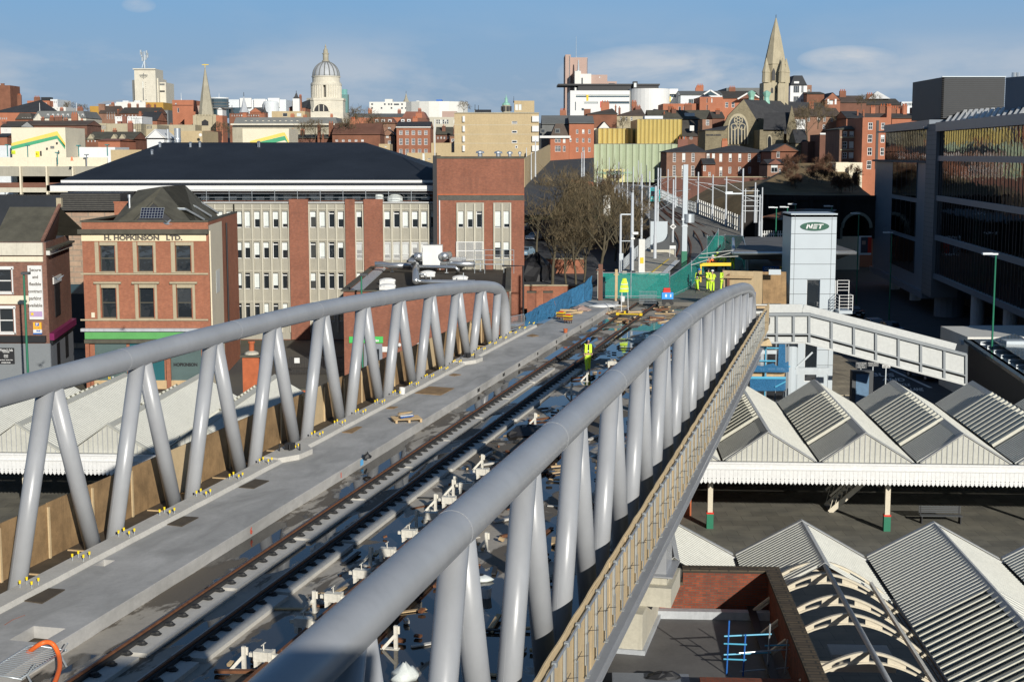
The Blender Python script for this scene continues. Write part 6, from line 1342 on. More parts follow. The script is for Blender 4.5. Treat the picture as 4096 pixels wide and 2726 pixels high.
q=MB(); zt=PY('A',0,1105,250).z; q.box(ox,250.3,zt-.4,xr,275,zt-.1); q.box(ox,250.3,PY('A',0,1290,250).z-.3,xr,275,PY('A',0,1290,250).z); q.build('parking_deck',M['conc'],cp_,oo); q=MB(); q.box(ox,262,0,xr,263,zt-.4); q.build('dark_interior_wall',M['black'],cp_,oo)
for x in (177,403,627): a=PY('A',x-12,1105,249.5); b_=PY('A',x+12,1345,249.5); q=MB(); q.box(a.x,249.3,0,b_.x,250.2,a.z); q.build('cream_post',M['cream'],cp_,oo)
q=MB(); q.box(ox,240,0,xr,249,PY('A',0,1350,245).z); q.build('lower_dark_storey',M['slate_dk'],cp_,oo)
B('A28','low_pale_canopy','long low pale blue roofed deck building right of the striped block','A',560,985,940,1030,270,10,'shed',[(655,740,2,28,1000,1008)],style='plain'); B('A28b','low_pale_canopy','low pale roofed building at the very left edge beside the striped block','A',-60,95,925,1030,272,10,'shed')
B('A28c','buff_stair_head','flat buff brick stair head beside the dark roof slope','A',948,1215,962,1020,235,10,'buffD')
for x,lb_ in ((612,'left orange traffic cone on the car park ramp'),(620,'right orange traffic cone on the car park ramp')):
    a=PY('A',x,1056,246); q=MB(); q.box(-.2,-.2,0,.2,.2,.04); q.lathe([(.15,.04),(.04,.75)],n=10); s_=solo(q,'traffic_cone',M['orange'],lb_,'traffic cone',tuple(a),group='cones on the car park ramp'); s_.scale=(.9,.9,.9)
for i,(x,y0,y1,Y,lb_) in enumerate(((62,925,1020,252,'teal lamp post at the left edge of the car park roof'),(235,930,1025,255,'teal lamp post in front of the cream striped block'),(490,990,1090,250,'teal lamp post standing at the car park ramp'),(673,930,1020,253,'teal lamp post in front of the long pale canopy'),(918,925,1015,252,'teal lamp post near the end of the long pale canopy'),(740,1008,1103,250,'grey lamp post behind the cream parapet by the dark roof'))):
    a=PY('A',x,y0,Y); z=PY('A',x,y1,Y).z; q=MB(); q.tube((0,0,0),(0,0,a.z-z),.09,6); q.box(-.3,-.4,a.z-z,.3,.4,a.z-z+.18); solo(q,'lamp_post',M['grey_metal'] if i==5 else P('teal_paint',(.03,.2,.2),.5,.1,1.) if i==0 else bpy.data.materials['teal_paint'],lb_,'lamp post',(a.x,Y,z),group='lamp posts on the car park roof')
dm=thing('domed_council_house','white stone domed council house with colonnaded drum and lead dome','council house',tuple(PY('B',630,720,800))); o=PY('B',630,720,800); zB_=lambda y:PY('B',0,y,800).z-o.z; px=800/5800/2.1418
def dl(prof,nm,mt,n=32,par=None,smooth=False): q=MB(); q.lathe([(r*px,zB_(y)) for r,y in prof],0,14,n); return q.build(nm,mt,par or dm,smooth=smooth)
def dbox(x0,x1,y0,y1,d0,d1,nm,mt,par=None): q=MB(); q.box((x0-630)*px,d0,zB_(y1),(x1-630)*px,d1,zB_(y0)); return q.build(nm,mt,par or dm)
dbox(470,800,640,860,-2,30,'lower_block',M['stone']); dbox(462,806,690,698,-3,31,'cornice',M['stone'])
sq=MB(); R_=150*px; c8=[]
for ang in range(4):
    a_=ang*pi/2; 
pts=[(-152,-88),(-88,-152),(88,-152),(152,-88),(152,88),(88,152),(-88,152),(-152,88)]
q=MB(); q.prism([(x*px,14+y*px) for x,y in pts],zB_(645),zB_(535)); q.build('octagonal_base',M['stone'],dm)
q=MB(); q.prism([(x*px*1.04,14+y*px*1.04) for x,y in pts],zB_(535),zB_(515)); q.build('base_cornice',M['stone'],dm)
for cxx,r_ in ((605,62),):
    q=MB(); y_=14-152*px-.1; n=20; P_=[((cxx-630+r_*cos(pi*i/n))*px,y_,zB_(632)+r_*1.0*px*sin(pi*i/n)) for i in range(n+1)]; q.plate(P_,(0,-.05,0)); lw=q.build('lunette_window',M['black'],dm); q=MB()
    for dx in (-20,20): q.box((cxx-630+dx-3)*px,y_-.3,zB_(632),(cxx-630+dx+3)*px,y_-.06,zB_(575))
    q.build('mullions',M['stone'],lw)
    q=MB(); q.path([((cxx-630+(r_+6)*cos(pi*i/n))*px,y_,zB_(632)+(r_+6)*px*sin(pi*i/n)) for i in range(n+1)],.6,5); q.build('arch_moulding',M['stone'],dm)
dl([(88,515),(88,405)],'inner_drum',M['stone']); 
for i in range(12):
    a_=i*2*pi/12+.13; q=MB(); q.box(-1.1,-.1,zB_(505),1.1,.15,zB_(415)); 
    ca,sa=cos(a_),sin(a_); q.v=[(x*ca-(y-89*px)*sa,14+x*sa+(y-89*px)*ca,z) for x,y,z in q.v]; q.build('drum_window',M['black'],dm)
for i in range(36):
    a_=i*2*pi/36; 
    if i%9==0: continue
    q=MB(); q.tube((120*px*sin(a_),14-120*px*cos(a_),zB_(512)),(120*px*sin(a_),14-120*px*cos(a_),zB_(402)),.78,8); q.build('column',M['stone'],dm)
dl([(133,402),(133,388),(128,385),(128,378)],'entablature',M['stone']); dl([(118,378),(118,330),(124,330),(124,322)],'attic_drum',M['stone']); dl([(130,515),(130,508)],'drum_plinth',M['stone'])
prof=[(114*cos(t),322-128*sin(t)) for t in [i*pi/2/12 for i in range(12)]]+[(30,195),(28,188)]
dl(prof,'lead_dome',M['lead'],40,smooth=True)
for i in range(16):
    a_=i*2*pi/16; q=MB(); q.path([(r*px*1.012*sin(a_),14-r*px*1.012*cos(a_),zB_(y)) for r,y in prof],.32,5); q.build('dome_rib',M['roofG'],dm)
dl([(34,192),(34,186),(24,182),(24,130),(30,128),(30,122),(20,118),(18,90),(12,85),(6,70),(8,60),(3,50),(2,40)],'lantern',M['stone_dk'],14)
B('B5','council_wing','pale stone wing to the right of the domed council house','B',470,812,700,760,780,20,'stone',[])
B('B2','turret_house','red brick building with black pyramid turret left of the dome','B',335,475,600,680,640,16,'brickR',[(360,450,4,10,615,640)],roof=('hip',530),chim=[(362,28,540,-2,0),(405,38,540,-2,0)])
spirelet('black_turret','black pagoda like turret with white lantern left of the dome','B',398,470,525,560,70,636,'roofD','white',4)
B('B4','buff_flat_block','low buff block with flat roofs directly left of the dome','B',185,470,632,700,600,14,'buffD',[(280,440,2,40,648,678)],style='plain')
cg=thing('green_glass_cylinder','green tinted glass cylinder tower just right of the dome','building',tuple(PY('B',806,700,860))); o2=PY('B',806,700,860); q=MB(); r_=42/2.1418/5800*860; hh_=PY('B',0,490,860).z-o2.z; q.lathe([(r_,0),(r_,hh_),(r_*.75,hh_),(r_*.75,hh_+3)],n=24); 
M['greenglass']=glass('green_glass',(.16,.36,.33),.12,0,.8); q.build('glass_drum',M['greenglass'],cg); q=MB()
for i in range(24): a_=i*2*pi/24; q.box(r_*cos(a_)-.12,r_*sin(a_)-.12,0,r_*cos(a_)+.12,r_*sin(a_)+.12,hh_)
q.build('mullions',M['joint'],cg)
B('B2c','dark_turret','far left end red brick gable under the white arena shed','B',0,120,640,700,625,10,'brickO',roof=('gy',605),chim=[(35,20,640,2,1)],cat='building')
hb=B('B6','curved_white_hotel','long white hotel with rows of small square windows on the skyline','B',1022,1640,552,660,900,22,'offwhite',[(1046,1060,1,14,564,578)],style='plain')
ws=[(x,572) for x in (1155,1190,1212,1303,1420,1452,1046)]+[(x,605) for x in (1127,1212,1302,1452,1335,1568,1046)]
for x,y in ws: hb.band(x-7,x+7,y-7,y+7,M['gl'],.05,'window')
for x in (1255,1382,1500): hb.band(x-22,x+22,567,580,M['gl'],.05,'window_band'); hb.band(x-20,x+20,598,622,M['blind'],.05,'pale_window')
hb.band(1155,1220,528,552,M['offwhite'],-.5,'roof_box',back=8.); hb.band(1425,1450,542,552,M['offwhite'],-.5,'roof_box',back=8.)
for sgn,x0,x1 in ((0,1585,1640),): q=MB(); a=hb.p(1585,552); c=hb.p(1645,660); q.lathe([(20,0),(20,a[1])],a[0],9,20); hb.add(q,'rounded_end',M['offwhite'])
B('B6b','blue_fin_block','bright blue slanted block at the right end of the white hotel','B',1595,1645,532,640,915,10,'bluepaint',[])
spirelet('stone_spire','squat brown stone spire poking above the white hotel','B',1338,478,552,570,52,960,'stone_dk','stone_dk'); spirelet('distant_spire','thin distant spire on the skyline right of the white hotel','B',1797,570,640,660,30,1000,'roofD','stone_dk')
spirelet('church_pinnacle','small pointed pinnacle on the skyline left of the gabled hall','B',1928,585,625,650,10,640,'roofD','stone_dk'); spirelet('church_pinnacle','second pointed pinnacle just right of the first','B',1957,590,625,650,10,640,'roofD','stone_dk')
cd_=thing('copper_domed_turret','small stone turret with green copper dome beside the beige block','turret',tuple(PY('B',2195,640,520))); o3=PY('B',2195,640,520); pz=520/5800/2.1418; z3=lambda y:PY('B',0,y,520).z-o3.z
q=MB(); q.lathe([(40*pz,-6),(38*pz,z3(580))],n=8); q.build('turret_drum',M['stone_dk'],cd_); q=MB(); q.lathe([(38*pz,z3(580)),(32*pz,z3(565)),(14*pz,z3(555)),(12*pz,z3(525)),(14*pz,z3(522)),(4*pz,z3(512)),(1*pz,z3(488))],n=10); q.build('copper_dome',M['copper'],cd_)
for i in range(8): a_=i*pi/4+.39; q=MB(); q.box(39*pz*cos(a_)-.4,39*pz*sin(a_)-.4,z3(630),39*pz*cos(a_)+.4,39*pz*sin(a_)+.4,z3(590)); q.build('arched_opening',M['black'],cd_)
B('B8','long_brick_range','long orange brick range with roof lights behind the bare tree','B',875,1310,680,720,480,14,'brickO',[(980,1050,6,8,678,690)],roof=('gx',655,'roofG'))
B('B8b','brown_tiled_block','big plain brown tiled mansard block with yellow crane aerial','B',1300,1515,690,740,470,16,'brickR',roof=('mans',640,'brickR'))
B('B10a','georgian_attic_range','brick range with white attic windows, left part above the dark roof','B',1068,1245,735,900,430,12,'brickR',[(1075,1100,1,16,770,800),(1182,1205,1,24,768,782)],roof=('mans',690,'brickD')); dormers(BL['B10a'],[1070,1125,1182],30,702,732)
B('B10b','georgian_attic_range','brick mansard range with white dormers directly behind the georgian block','B',1275,1540,735,800,425,12,'brickR',roof=('mans',692,'brickD')); dormers(BL['B10b'],[1293,1345,1400],30,700,722)
gb9=B('B9','georgian_brick_block','georgian red brick block with two rows of five arched white windows','B',1255,1545,770,1030,380,14,'brickR',[(1278,1522,5,30,797,835),(1278,1522,5,30,865,920),(1278,1522,5,30,955,1010)],roof=('gx',725,'slate'),style='six'); gb9.band(1250,1550,764,773,M['offwhite'],.4,'cornice')
b=B('B10','brick_gabled_cottage','brick gabled cottage with white windows left of the georgian block','B',1118,1243,840,930,385,10,'brickR',[(1165,1188,1,24,825,860),(1212,1224,1,12,832,855),(1128,1208,2,26,885,912)],roof=('gy',788)); 
B('B12','old_red_terrace','dark red terrace behind the bare plane tree, with white windows','B',705,1115,830,930,350,12,'brickR',[(733,975,5,22,875,893)],roof=('gx',740,'brickD'),chim=[(578,26,745,3,1),(675,40,730),(850,30,722),(618,16,830,1,1)])
B('B12b','slate_house','small slate roofed house with tall red chimneys left of the red terrace','B',345,705,862,930,355,10,'brickD',roof=('gx',835,'slate_br'),chim=[(360,14,790,2,1),(585,22,770,3,1)])
B('B11','white_window_range','long pale concrete range with bands of blue white windows','B',1530,1890,682,750,500,12,'conc_lt',[(1595,1700,6,14,703,742),(1745,1840,6,12,703,742)],style='two',bl=.5)
B('B11b','pink_block','small pinkish rendered block behind the concrete window range','B',1645,1768,632,690,560,12,'pink')
B('B12g','gabled_brick_hall','tall gabled brick hall left of the beige block','B',1925,2062,690,740,455,14,'brickR',[(1950,2040,5,10,700,715)],roof=('gx',622,'roofD'))
B('B13','brick_house','red brick house with two white sash windows and grey roof beside beige block','B',1862,2010,742,910,370,10,'brickO',[(1895,1985,2,32,768,822)],style='six',chim=[(1930,30,730,3,0)]); B('B13b','slate_clad_annexe','grey slate clad annexe against the beige block','B',2005,2072,735,830,372,9,'roofG',[(2035,2055,1,18,775,795)])
B('B17','slate_cottages','brown cottages with white gables and slate roofs in the dip','B',1590,1735,830,900,400,10,'brickD',[(1605,1700,4,12,850,870)],roof=('gx',770,'slate_br'),chim=[(1645,30,755,2,1)]); B('B17b','mixed_cottage','cottage with bow fronted bay and dark hipped roof','B',1712,1860,840,905,390,10,'brickR',[(1725,1840,3,28,868,895)],roof=('hip',805),chim=[(1745,20,760),(1800,20,770)])
B('B18','beige_low_block','blank low beige brick block beside the georgian block','B',1552,1725,903,1000,345,12,'buffD'); B('B18b','beige_long_block','long blank beige brick wall with coping in front of the beige tower','B',1890,2275,905,985,330,14,'buffD'); B('B19','beige_front_block','beige brick block with dark slit windows nearest the office roof','B',1345,1575,988,1130,290,12,'buffD',[(1437,1462,1,26,1036,1046),(1478,1498,1,20,992,1075),(1522,1548,1,26,1036,1046)],style='plain'); B('B19b','beige_band_block','long low beige wall with roof vents behind the brick tower','B',1720,2350,985,1130,280,10,'buffD')
B('B18c','pink_rendered_box','pinkish brown box with grey door below the round window gable','B',1725,1820,905,985,328,8,'pink',[(1762,1785,1,24,920,978)],style='plain')
b=B('B18d','round_window_gable','tiny gable with white barge boards and a round window','B',1812,1888,925,985,326,6,'buffD',roof=('gy',885,'white')); q=MB(); a=b.p(1847,918); q.lathe([(0.0,0),(.75,0),(.75,.1)],n=16); q.v=[(a[0]+x,-.1-z,a[1]+y) for x,y,z in q.v]; b.add(q,'round_window',M['gl'])
B('B20','beige_sliver','cream stone wall beside the cottage left of the georgian block','B',1104,1198,912,990,340,8,'buffD',[(1155,1170,1,16,930,940)])
bb=B('B14','beige_office_tower','five storey beige brick office slab with white corner bays in the middle distance','C',-392,333,642,1150,300,16,'buffD',[(101,146,1,47,717,741)],style='two',rev=.12)
def flatwin(b,x0,x1,y0,y1,mt='gl',k=None,proj=.04):
    w=b.band(x0,x1,y0,y1,M['win'],proj,'window',k); a=b.p(x0,y0,k); c=b.p(x1,y1,k); q=MB(); q.box(a[0]+.1,-proj-.02,c[1]+.1,c[0]-.1,-proj-.003,a[1]-.1); b.add(q,'pane',M[mt],w); return w
for y in (797,881): flatwin(bb,101,147,y,y+23)
flatwin(bb,130,150,926,950)
for y in (673,757,843,925):
    bb.band(275,332,y,y+50,M['white'],.5,'corner_bay'); bb.band(-320,-300,y,y+50,M['white'],.5,'corner_bay')
for y in (748,828,905): bb.band(-392,333,y,y+3,M['conc_lt'],.03,'joint')
bb.band(-392,335,642,650,M['stone_dk'],.2,'coping')
B('B15','roof_lift_box','square beige lift motor box on top of the beige office slab','C',122,294,542,645,306,8,'buffD',[(132,185,2,24,572,622)],style='plain',gm=M['blind'])
mast('tv_aerial','thin television aerial on the skyline left of the lift motor box','aerial','C',118,505,560,306,.06,'black')
B('B16','beige_stair_annexe','beige lower annexe stepping down from the office slab to the street','C',225,335,985,1180,296,8,'buffD')
B('C1','pink_tower_block','tall pink concrete tower block with shaded left face and roof aerials','C',598,750,172,640,650,16,'pink',[(600,604,1,3,200,620),(744,748,1,3,180,400)],style='plain')
B('C1b','pink_tower_block','narrow taller pink slab on the left of the tower block, mostly in shade','C',560,606,147,660,648,20,'pink',[(592,598,1,4,160,640)],style='plain')
mast('radio_mast','very thin tall mast on the roof of the pink tower block','aerial','C',653,-10,172,655,.12,'steel'); mast('aerial_cluster','lattice aerial cluster above the white slab of the pink tower','aerial','C',672,192,290,645,.5,'steel')
B('C2','white_stair_slab','narrow white slab rising in front of the pink tower','C',641,694,288,640,640,10,'offwhite'); B('C2b','white_link_block','white block with dark glazing joined to the right of the narrow slab','C',694,782,312,640,642,10,'offwhite',[(684+12,712,1,14,345,410)],style='plain')
B('C3','pink_stepped_block','stepped pink concrete block right of the tower, upper part','C',752,920,320,640,644,14,'pink',[(850,866,2,7,336,346)]); B('C3b','pink_stepped_block','lowest pink concrete step at the right, with louvres','C',920,1000,377,640,646,12,'pink',[(928,984,1,56,392,412)],style='plain')
wc=B('C4','white_college','long white college building with ribbon windows and black roof storey','C',602,1112,455,700,430,22,'white',[(648,1108,1,460,491,514),(716,838,1,122,551,568),(860,1108,1,248,548,570),(642,650,1,8,552,626),(697,718,1,21,606,628)],style='plain',gm=M['glb'],rev=.3)
for x,c in ((740,'yellow'),(858,'redpaint')): a=wc.p(x,491 if c=='yellow' else 549); q=MB(); q.box(a[0],-.02,a[1]-1.8,a[0]+.6,.28,a[1]); wc.add(q,'colour_panel',M[c])
q=MB(); a=wc.p(675,414); c=wc.p(1368,452); q.box(a[0],3,wc.H-.1,c[0],16,a[1]+.4); q.box(a[0]-6,2.6,a[1]+.2,c[0]+.3,16.4,a[1]+.7); wc.add(q,'black_roof_storey',M['black']); a=wc.p(1146,374); c=wc.p(1182,440); q=MB(); q.box(a[0],1.5,c[1]-.2,c[0],5,a[1]); wc.add(q,'black_roof_box',M['black'])
q=MB(); a=wc.p(1152,388); c=wc.p(1172,425); q.box(a[0],1.4,c[1],c[0],1.497,a[1]); wc.add(q,'roof_box_window',M['blind'])
q=MB(); a=wc.p(1110,440); c=wc.p(1252,640); r_=6.; q.lathe([(r_,0),(r_,a[1])],a[0]+r_,2.5,32); q.box(a[0]+r_,-3.5,0,c[0]+1,10,a[1]); wc.add(q,'curved_drum',M['white'])
w2=B('C4b','white_college_wing','white college wing with tall recessed glazing right of the curved drum','C',1290,1526,440,640,432,18,'white',[(1308,1413,1,105,472,578),(1445,1512,1,67,484,514),(1440,1452,1,10,520,545)],style='wide',gm=M['glb'],rev=1.0); w2.band(1454,1462,506,552,M['yellow'],.1,'yellow_panel')
B('C5','red_college_block','bright orange red block with paired windows below the white wing','C',1397,1712,567,660,410,14,'brickO',[(1530,1632,3,20,592,625)],style='plain'); B('C5b','red_college_block','taller red corner block with a white gabled glass top','C',1712,1910,510,660,408,14,'brickO',[(1770,1778,1,8,520,560),(1770,1778,1,8,578,640),(1812,1820,1,8,522,560)],style='plain')
b=B('C5c','blue_glass_penthouse','pale blue grey penthouse storeys behind the red college blocks','C',1548,1905,492,600,425,14,'shed',[(1615,1720,2,40,527,565),(1690,1720,1,24,527,565)],style='wide',gm=M['glb'],roof=('gx',462,'roofG'))
q=MB(); P3=[bp2(b,1745,487,-3),bp2(b,1802,452,-3),bp2(b,1880,500,-3)]; q.beam(P3[0],P3[1],.5,.4); q.beam(P3[1],P3[2],.5,.4); b.add(q,'white_gable_frame',M['white']); q=MB(); q.plate([P3[0],P3[2],P3[1]],(0,.2,0)); b.add(q,'glazed_gable',M['glb'])
b=B('C6','dark_roofed_hall','long dark slate hall with white trimmed glass gables left of the church spire','C',1640,2230,520,640,440,20,'brickO',[(1930,2010,2,25,555,600)],roof=('gx',462,'roofD'))
q=MB(); P3=[bp2(b,2035,528,-3),bp2(b,2137,468,-3),bp2(b,2222,515,-3)]; q.beam(P3[0],P3[1],.5,.4); q.beam(P3[1],P3[2],.5,.4); b.add(q,'white_gable_frame',M['white']); q=MB(); q.plate([P3[0],P3[2],P3[1]],(0,.2,0)); b.add(q,'timber_gable',M['brickD'])
B('C6b','grey_dormer_roof','grey metal clad rooftops behind the dark slate hall','C',1940,2225,432,520,470,20,'roofG')
b=B('C7','brick_arcaded_house','brown brick building with buff arcaded windows and dark hipped roof','C',1000,1238,668,760,386,14,'sand',[(1030,1135,3,16,680,712)],roof=('hip',605,'roofD'),chim=[(1015,18,600,6,1),(1160,44,588,6,3),(1130,10,585,6,1)]); B('C7b','brown_brick_house','blank brown brick building left of the arcaded one','C',748,1002,655,760,384,14,'brickR',roof=('hip',608,'roofD'),chim=[(720,56,610,2,0),(985,12,585,4,1)])
B('C8','orange_office_block','bright orange brick office block with rows of small windows','C',594,806,735,1010,340,14,'brickO',[(652,776,3,20,788,825),(652,776,3,20,862,900),(652,776,3,20,940,980),(597,613,1,16,862,895)],roof=('gx',675,'roofG'),style='cross'); 
b=B('C9','slate_bay_house','brick house with slate mansard and two storey bay windows','C',432,592,850,1010,330,12,'brickO',[(470,520,2,24,856,900),(540,562,1,22,858,905),(472,520,2,24,928,978),(540,562,1,22,928,978)],roof=('mans',742,'roofD'),style='cross'); dormers(b,[345,470],45,780,820,'roofG'); q=MB(); a=b.p(340,848); q.box(a[0],-.6,b.H-.3,b.W+.3,.3,b.H+.2); b.add(q,'eaves_cornice',M['white'])
B('C9b','blue_slate_attic','blue slate attic with skylights behind the bay house','C',360,735,742,800,345,12,'roofG',roof=('gx',672,'roofG'))
B('C10','cream_gabled_wall','plain cream rendered gable left of the gold box','C',845,940,778,960,368,10,'offwhite',roof=('gy',722,'roofD')); B('C10b','cream_side_wall','plain grey cream wall edge between the orange block and gold box','C',806,846,778,1000,370,10,'stone')
M['gold']=P('gold_anodised_panel',(.62,.50,.19),.32,.05,.3,metal=.35,fine=False); M['gold'].node_tree.nodes['Principled BSDF'].inputs['Specular IOR Level'].default_value=.5
M['sage']=P('sage_green_concrete',(.36,.42,.28),.6,.06,.4,streak=.12)
def pleat(key,name,label,k,x0,x1,yt,yb,Y,dep,mat,pitch,amp,z0=None,sidex=None):
    z0=PY(k,x0,yb,Y).z if z0 is None else z0; a=PY(k,x0,yt,Y); c=PY(k,x1,yt,Y); g=thing(name,label,'building',(a.x,Y,z0)); W,H=c.x-a.x,a.z-z0
    q=MB(); n=max(2,int(W/pitch)); pts=[]
    for i in range(n): x=i*W/n; p_=W/n; pts+=[(x,0),(x+p_*.35,amp*.35),(x+p_*.5,amp),(x+p_*.85,amp*.65)]
    pts.append((W,0)); ns=max(2,int(dep/pitch))
    for i in range(ns): y=i*dep/ns; p_=dep/ns; pts+=[(W,y+.001),(W-amp*.35,y+p_*.35),(W-amp,y+p_*.5),(W-amp*.6,y+p_*.85)]
    pts+=[(W,dep),(0,dep)]
    q.prism(pts,0,H); q.build('pleated_wall',mat,g); q=MB(); q.prism([(.6,.6),(W-.6,.6),(W-.6,dep-.5),(.6,dep-.5)],H,H+.12); q.build('roof',M['felt'],g); return g,W,H
pleat('g1','gold_pleated_box','lower gold pleated metal box left of the taller gold one','C',843,1140,780,925,356,18,M['gold'],1.1,.5)
pleat('g2','gold_pleated_box','taller gold pleated metal box on the art gallery roof','C',1177,1560,702,925,350,20,M['gold'],.95,.42)
gg,gw,gh=pleat('g3','sage_pleated_gallery','pale green pleated concrete art gallery with yellow framed shop window','C',806,1530,914,1240,345,40,M['sage'],1.45,.35)
gx=PY('C',806,914,345).x; gz=PY('C',806,1240,345).z
a=PY('C',885,1128,344.5); c=PY('C',1068,1235,344.5); q=MB(); q.box(a.x-gx,-.5,0,c.x-gx,-.02,a.z-gz); q.build('yellow_surround',P('pale_yellow_surround',(.62,.58,.28),.6,.05,.5),gg); a=PY('C',917,1142,344.4); c=PY('C',1037,1208,344.4); q=MB(); q.box(a.x-gx,-.62,c.z-gz,c.x-gx,-.52,a.z-gz); q.build('shop_window',M['gl'],gg)
for t_,y_ in (('Nottingham Contemporary',1156),('Free Art Shows',1168)):
    g=PY('C',977,y_,344); ob=put_text(t_,.76,M['copper'],gg,(g.x-gx,-.66,g.z-gz))
b=PY('C',1240,690,362); q=MB(); q.box(0,0,0,4.5,5,.7); solo(q,'roof_hatch',M['shed'],'white roof hatch peeping over the taller gold box','roof hatch',(b.x,362,b.z-.2))
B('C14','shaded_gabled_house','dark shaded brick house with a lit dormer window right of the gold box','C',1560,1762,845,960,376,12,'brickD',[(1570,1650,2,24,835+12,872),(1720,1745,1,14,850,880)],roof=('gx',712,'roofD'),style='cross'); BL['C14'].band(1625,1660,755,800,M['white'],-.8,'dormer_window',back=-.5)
b=B('C15','slate_roof_house','wide grey slate roof with a long white dormer above the dark houses','C',1270,1820,700,800,388,12,'brickD',roof=('gx',626,'slate_br'),chim=[(1470,38,610,4,3),(1400,14,645,3,1),(1620,14,690,2,1),(1690,14,690,2,1)]); a=b.p(1590,645); c=b.p(1672,675); q=MB(); q.box(a[0],1.,c[1],c[0],3,a[1]); b.add(q,'white_dormer',M['white'])
B('C15b','brick_chimney_house','red brick house side with white sash window left of the church','C',1735,1818,702,800,335,8,'brickR',[(1765,1793,1,28,705,753)],style='six'); B('C15c','dark_slate_house','dark slate roof slope between brick house and church','C',1820,1925,690,800,345,10,'brickD',roof=('gx',640,'roofD'),chim=[(1848,35,620,3,3)])
pp=B('C16','stone_pub','plain rubble stone building end with dark lettering beside the church window','C',1760,1918,792,965,322,12,'stone_br',roof=('hip',752,'slate')); fit_text(pp,'PITCHER & PIANO',1830,836,128,13,M['black'],.1,.03)
cy=330.; o=PY('C',2060,950,cy); chx=thing('gothic_church','dark stone gothic church with great traceried window and tall spire','church',tuple(o))
def qp(k,x,y,Y=cy): g=PY(k,x,y,Y); return (g.x-o.x,Y-cy,g.z-o.z)
M['chst']=M['stone_br']
q=MB(); L=qp('C',1898,760); Rr=qp('C',2215,740); ap=qp('C',2088,530); rb=qp('C',2215,690)
q.plate([qp('C',1898,960),qp('C',2215,960),qp('C',2215,735),ap,qp('C',1955,670),qp('C',1898,790)],(0,1.2,0)); q.build('west_gable',M['chst'],chx)
cxw,wy=2040,655; wpts=[]; 
def archpts(k,x0,x1,yb,ys,yt,Y,n=8):
    P_=[qp(k,x0,yb,Y),qp(k,x1,yb,Y)]; xm=(x0+x1)/2
    for i in range(n+1):
        t=i/n*pi/2; P_.append(qp(k,xm+(x1-xm)*cos(t)**.8 if i<n else xm,ys-(ys-yt)*sin(t)**1.25,Y))
    for i in range(n,-1,-1):
        t=i/n*pi/2; P_.append(qp(k,xm-(xm-x0)*cos(t)**.8 if i<n else xm,ys-(ys-yt)*sin(t)**1.25,Y))
    return P_
q=MB(); q.plate(archpts('C',1952,2128,915,770,652,cy-.15),(0,.1,0)); q.build('window_moulding',M['sand'],chx); q=MB(); q.plate(archpts('C',1966,2114,915,775,672,cy-.25),(0,.08,0)); gwn=q.build('great_window',M['gl'],chx)
q=MB()
for x in (1984,2012,2040,2070,2096): q.beam(qp('C',x,915,cy-.3),qp('C',x,765,cy-.3),.28,.2)
for cx0,cy0,rr0 in ((2042,708,36),(2005,765,26),(2075,765,26),(2042,708,14)):
    n=14
    for i in range(n): q.beam(qp('C',cx0+rr0*cos(i*2*pi/n),cy0+rr0*sin(i*2*pi/n),cy-.3),qp('C',cx0+rr0*cos((i+1)*2*pi/n),cy0+rr0*sin((i+1)*2*pi/n),cy-.3),.22,.2)
for i in range(6): q.beam(qp('C',2042+14*cos(i*pi/3),708+14*sin(i*pi/3),cy-.3),qp('C',2042+36*cos(i*pi/3),708+36*sin(i*pi/3),cy-.3),.18,.2)
q.build('tracery',M['sand'],gwn)
def dq(x,y,Y): return qp('D',x,y,Y)
q=MB(); r0=ap; q.add([ap,(ap[0]+24,32,ap[2]+.3),(ap[0]+33,30,ap[2]-9),(Rr[0]+1,1,rb[2]-3)],[(0,3,2,1)]); q.add([ap,(ap[0]+24,32,ap[2]+.3),(L[0]+14,32,L[2]),(L[0],1,L[2])],[(0,1,2,3)]); q.build('nave_roof',M['slate'],chx)
tY=322.
q=MB(); e=[qp('D',122,1005,tY),qp('D',322,1005,tY),qp('D',350,855,tY+5),qp('D',130,860,tY+5)]; q.plate(e,(0,0,-.3)); q.build('transept_roof',M['slate'],chx)
q=MB(); q.box(qp('D',115,0,tY)[0],tY-cy,-3,qp('D',322,0,tY)[0],tY-cy+12,qp('D',0,1005,tY)[2]); q.build('transept_wall',M['chst'],chx)
q=MB(); q.plate([qp('D',322,1180,tY),qp('D',408,1180,tY+4),qp('D',405,975,tY+4),qp('D',365,800,tY+3),qp('D',322,1005,tY)],(.3,1,0)); q.build('transept_gable',M['chst'],chx)
q=MB(); q.plate(archpts('D',155,197,1180,1090,1045,tY-.12),(0,.1,0)); q.build('lancet_moulding',M['sand'],chx); q=MB(); q.plate(archpts('D',162,190,1175,1095,1060,tY-.2),(0,.08,0)); q.build('lancet_window',M['gl'],chx)
q=MB(); q.box(qp('C',2215,0,cy)[0]-.2,-1.5,-3,qp('C',2262,0,cy)[0],3,qp('C',0,825,cy)[2]); q.plate([qp('C',2215,690),qp('C',2285,700),qp('C',2262,960),qp('C',2215,960)],(0,1.,0)); q.build('buttress',M['chst'],chx)
q=MB()
for k,x in (('C',2153),('C',2284)): g=qp(k,x,545,cy+9); q.lathe([(.9,g[2]-1.4),(.6,g[2]+.8),(1.0,g[2]+1.9),(.2,g[2]+2.4)],g[0],g[1],8)
q.build('copper_ventilators',M['copper'],chx)
sY=346.; s0=lambda x:qp('D',x,0,sY)[0]; sz=lambda y:qp('D',0,y,sY)[2]
xl_,xr_=s0(140),s0(355); w_=xr_-xl_; q=MB(); q.box(xl_,16,-4,xr_,16+w_,sz(600)); t_=q.build('tower',M['sand'],chx)
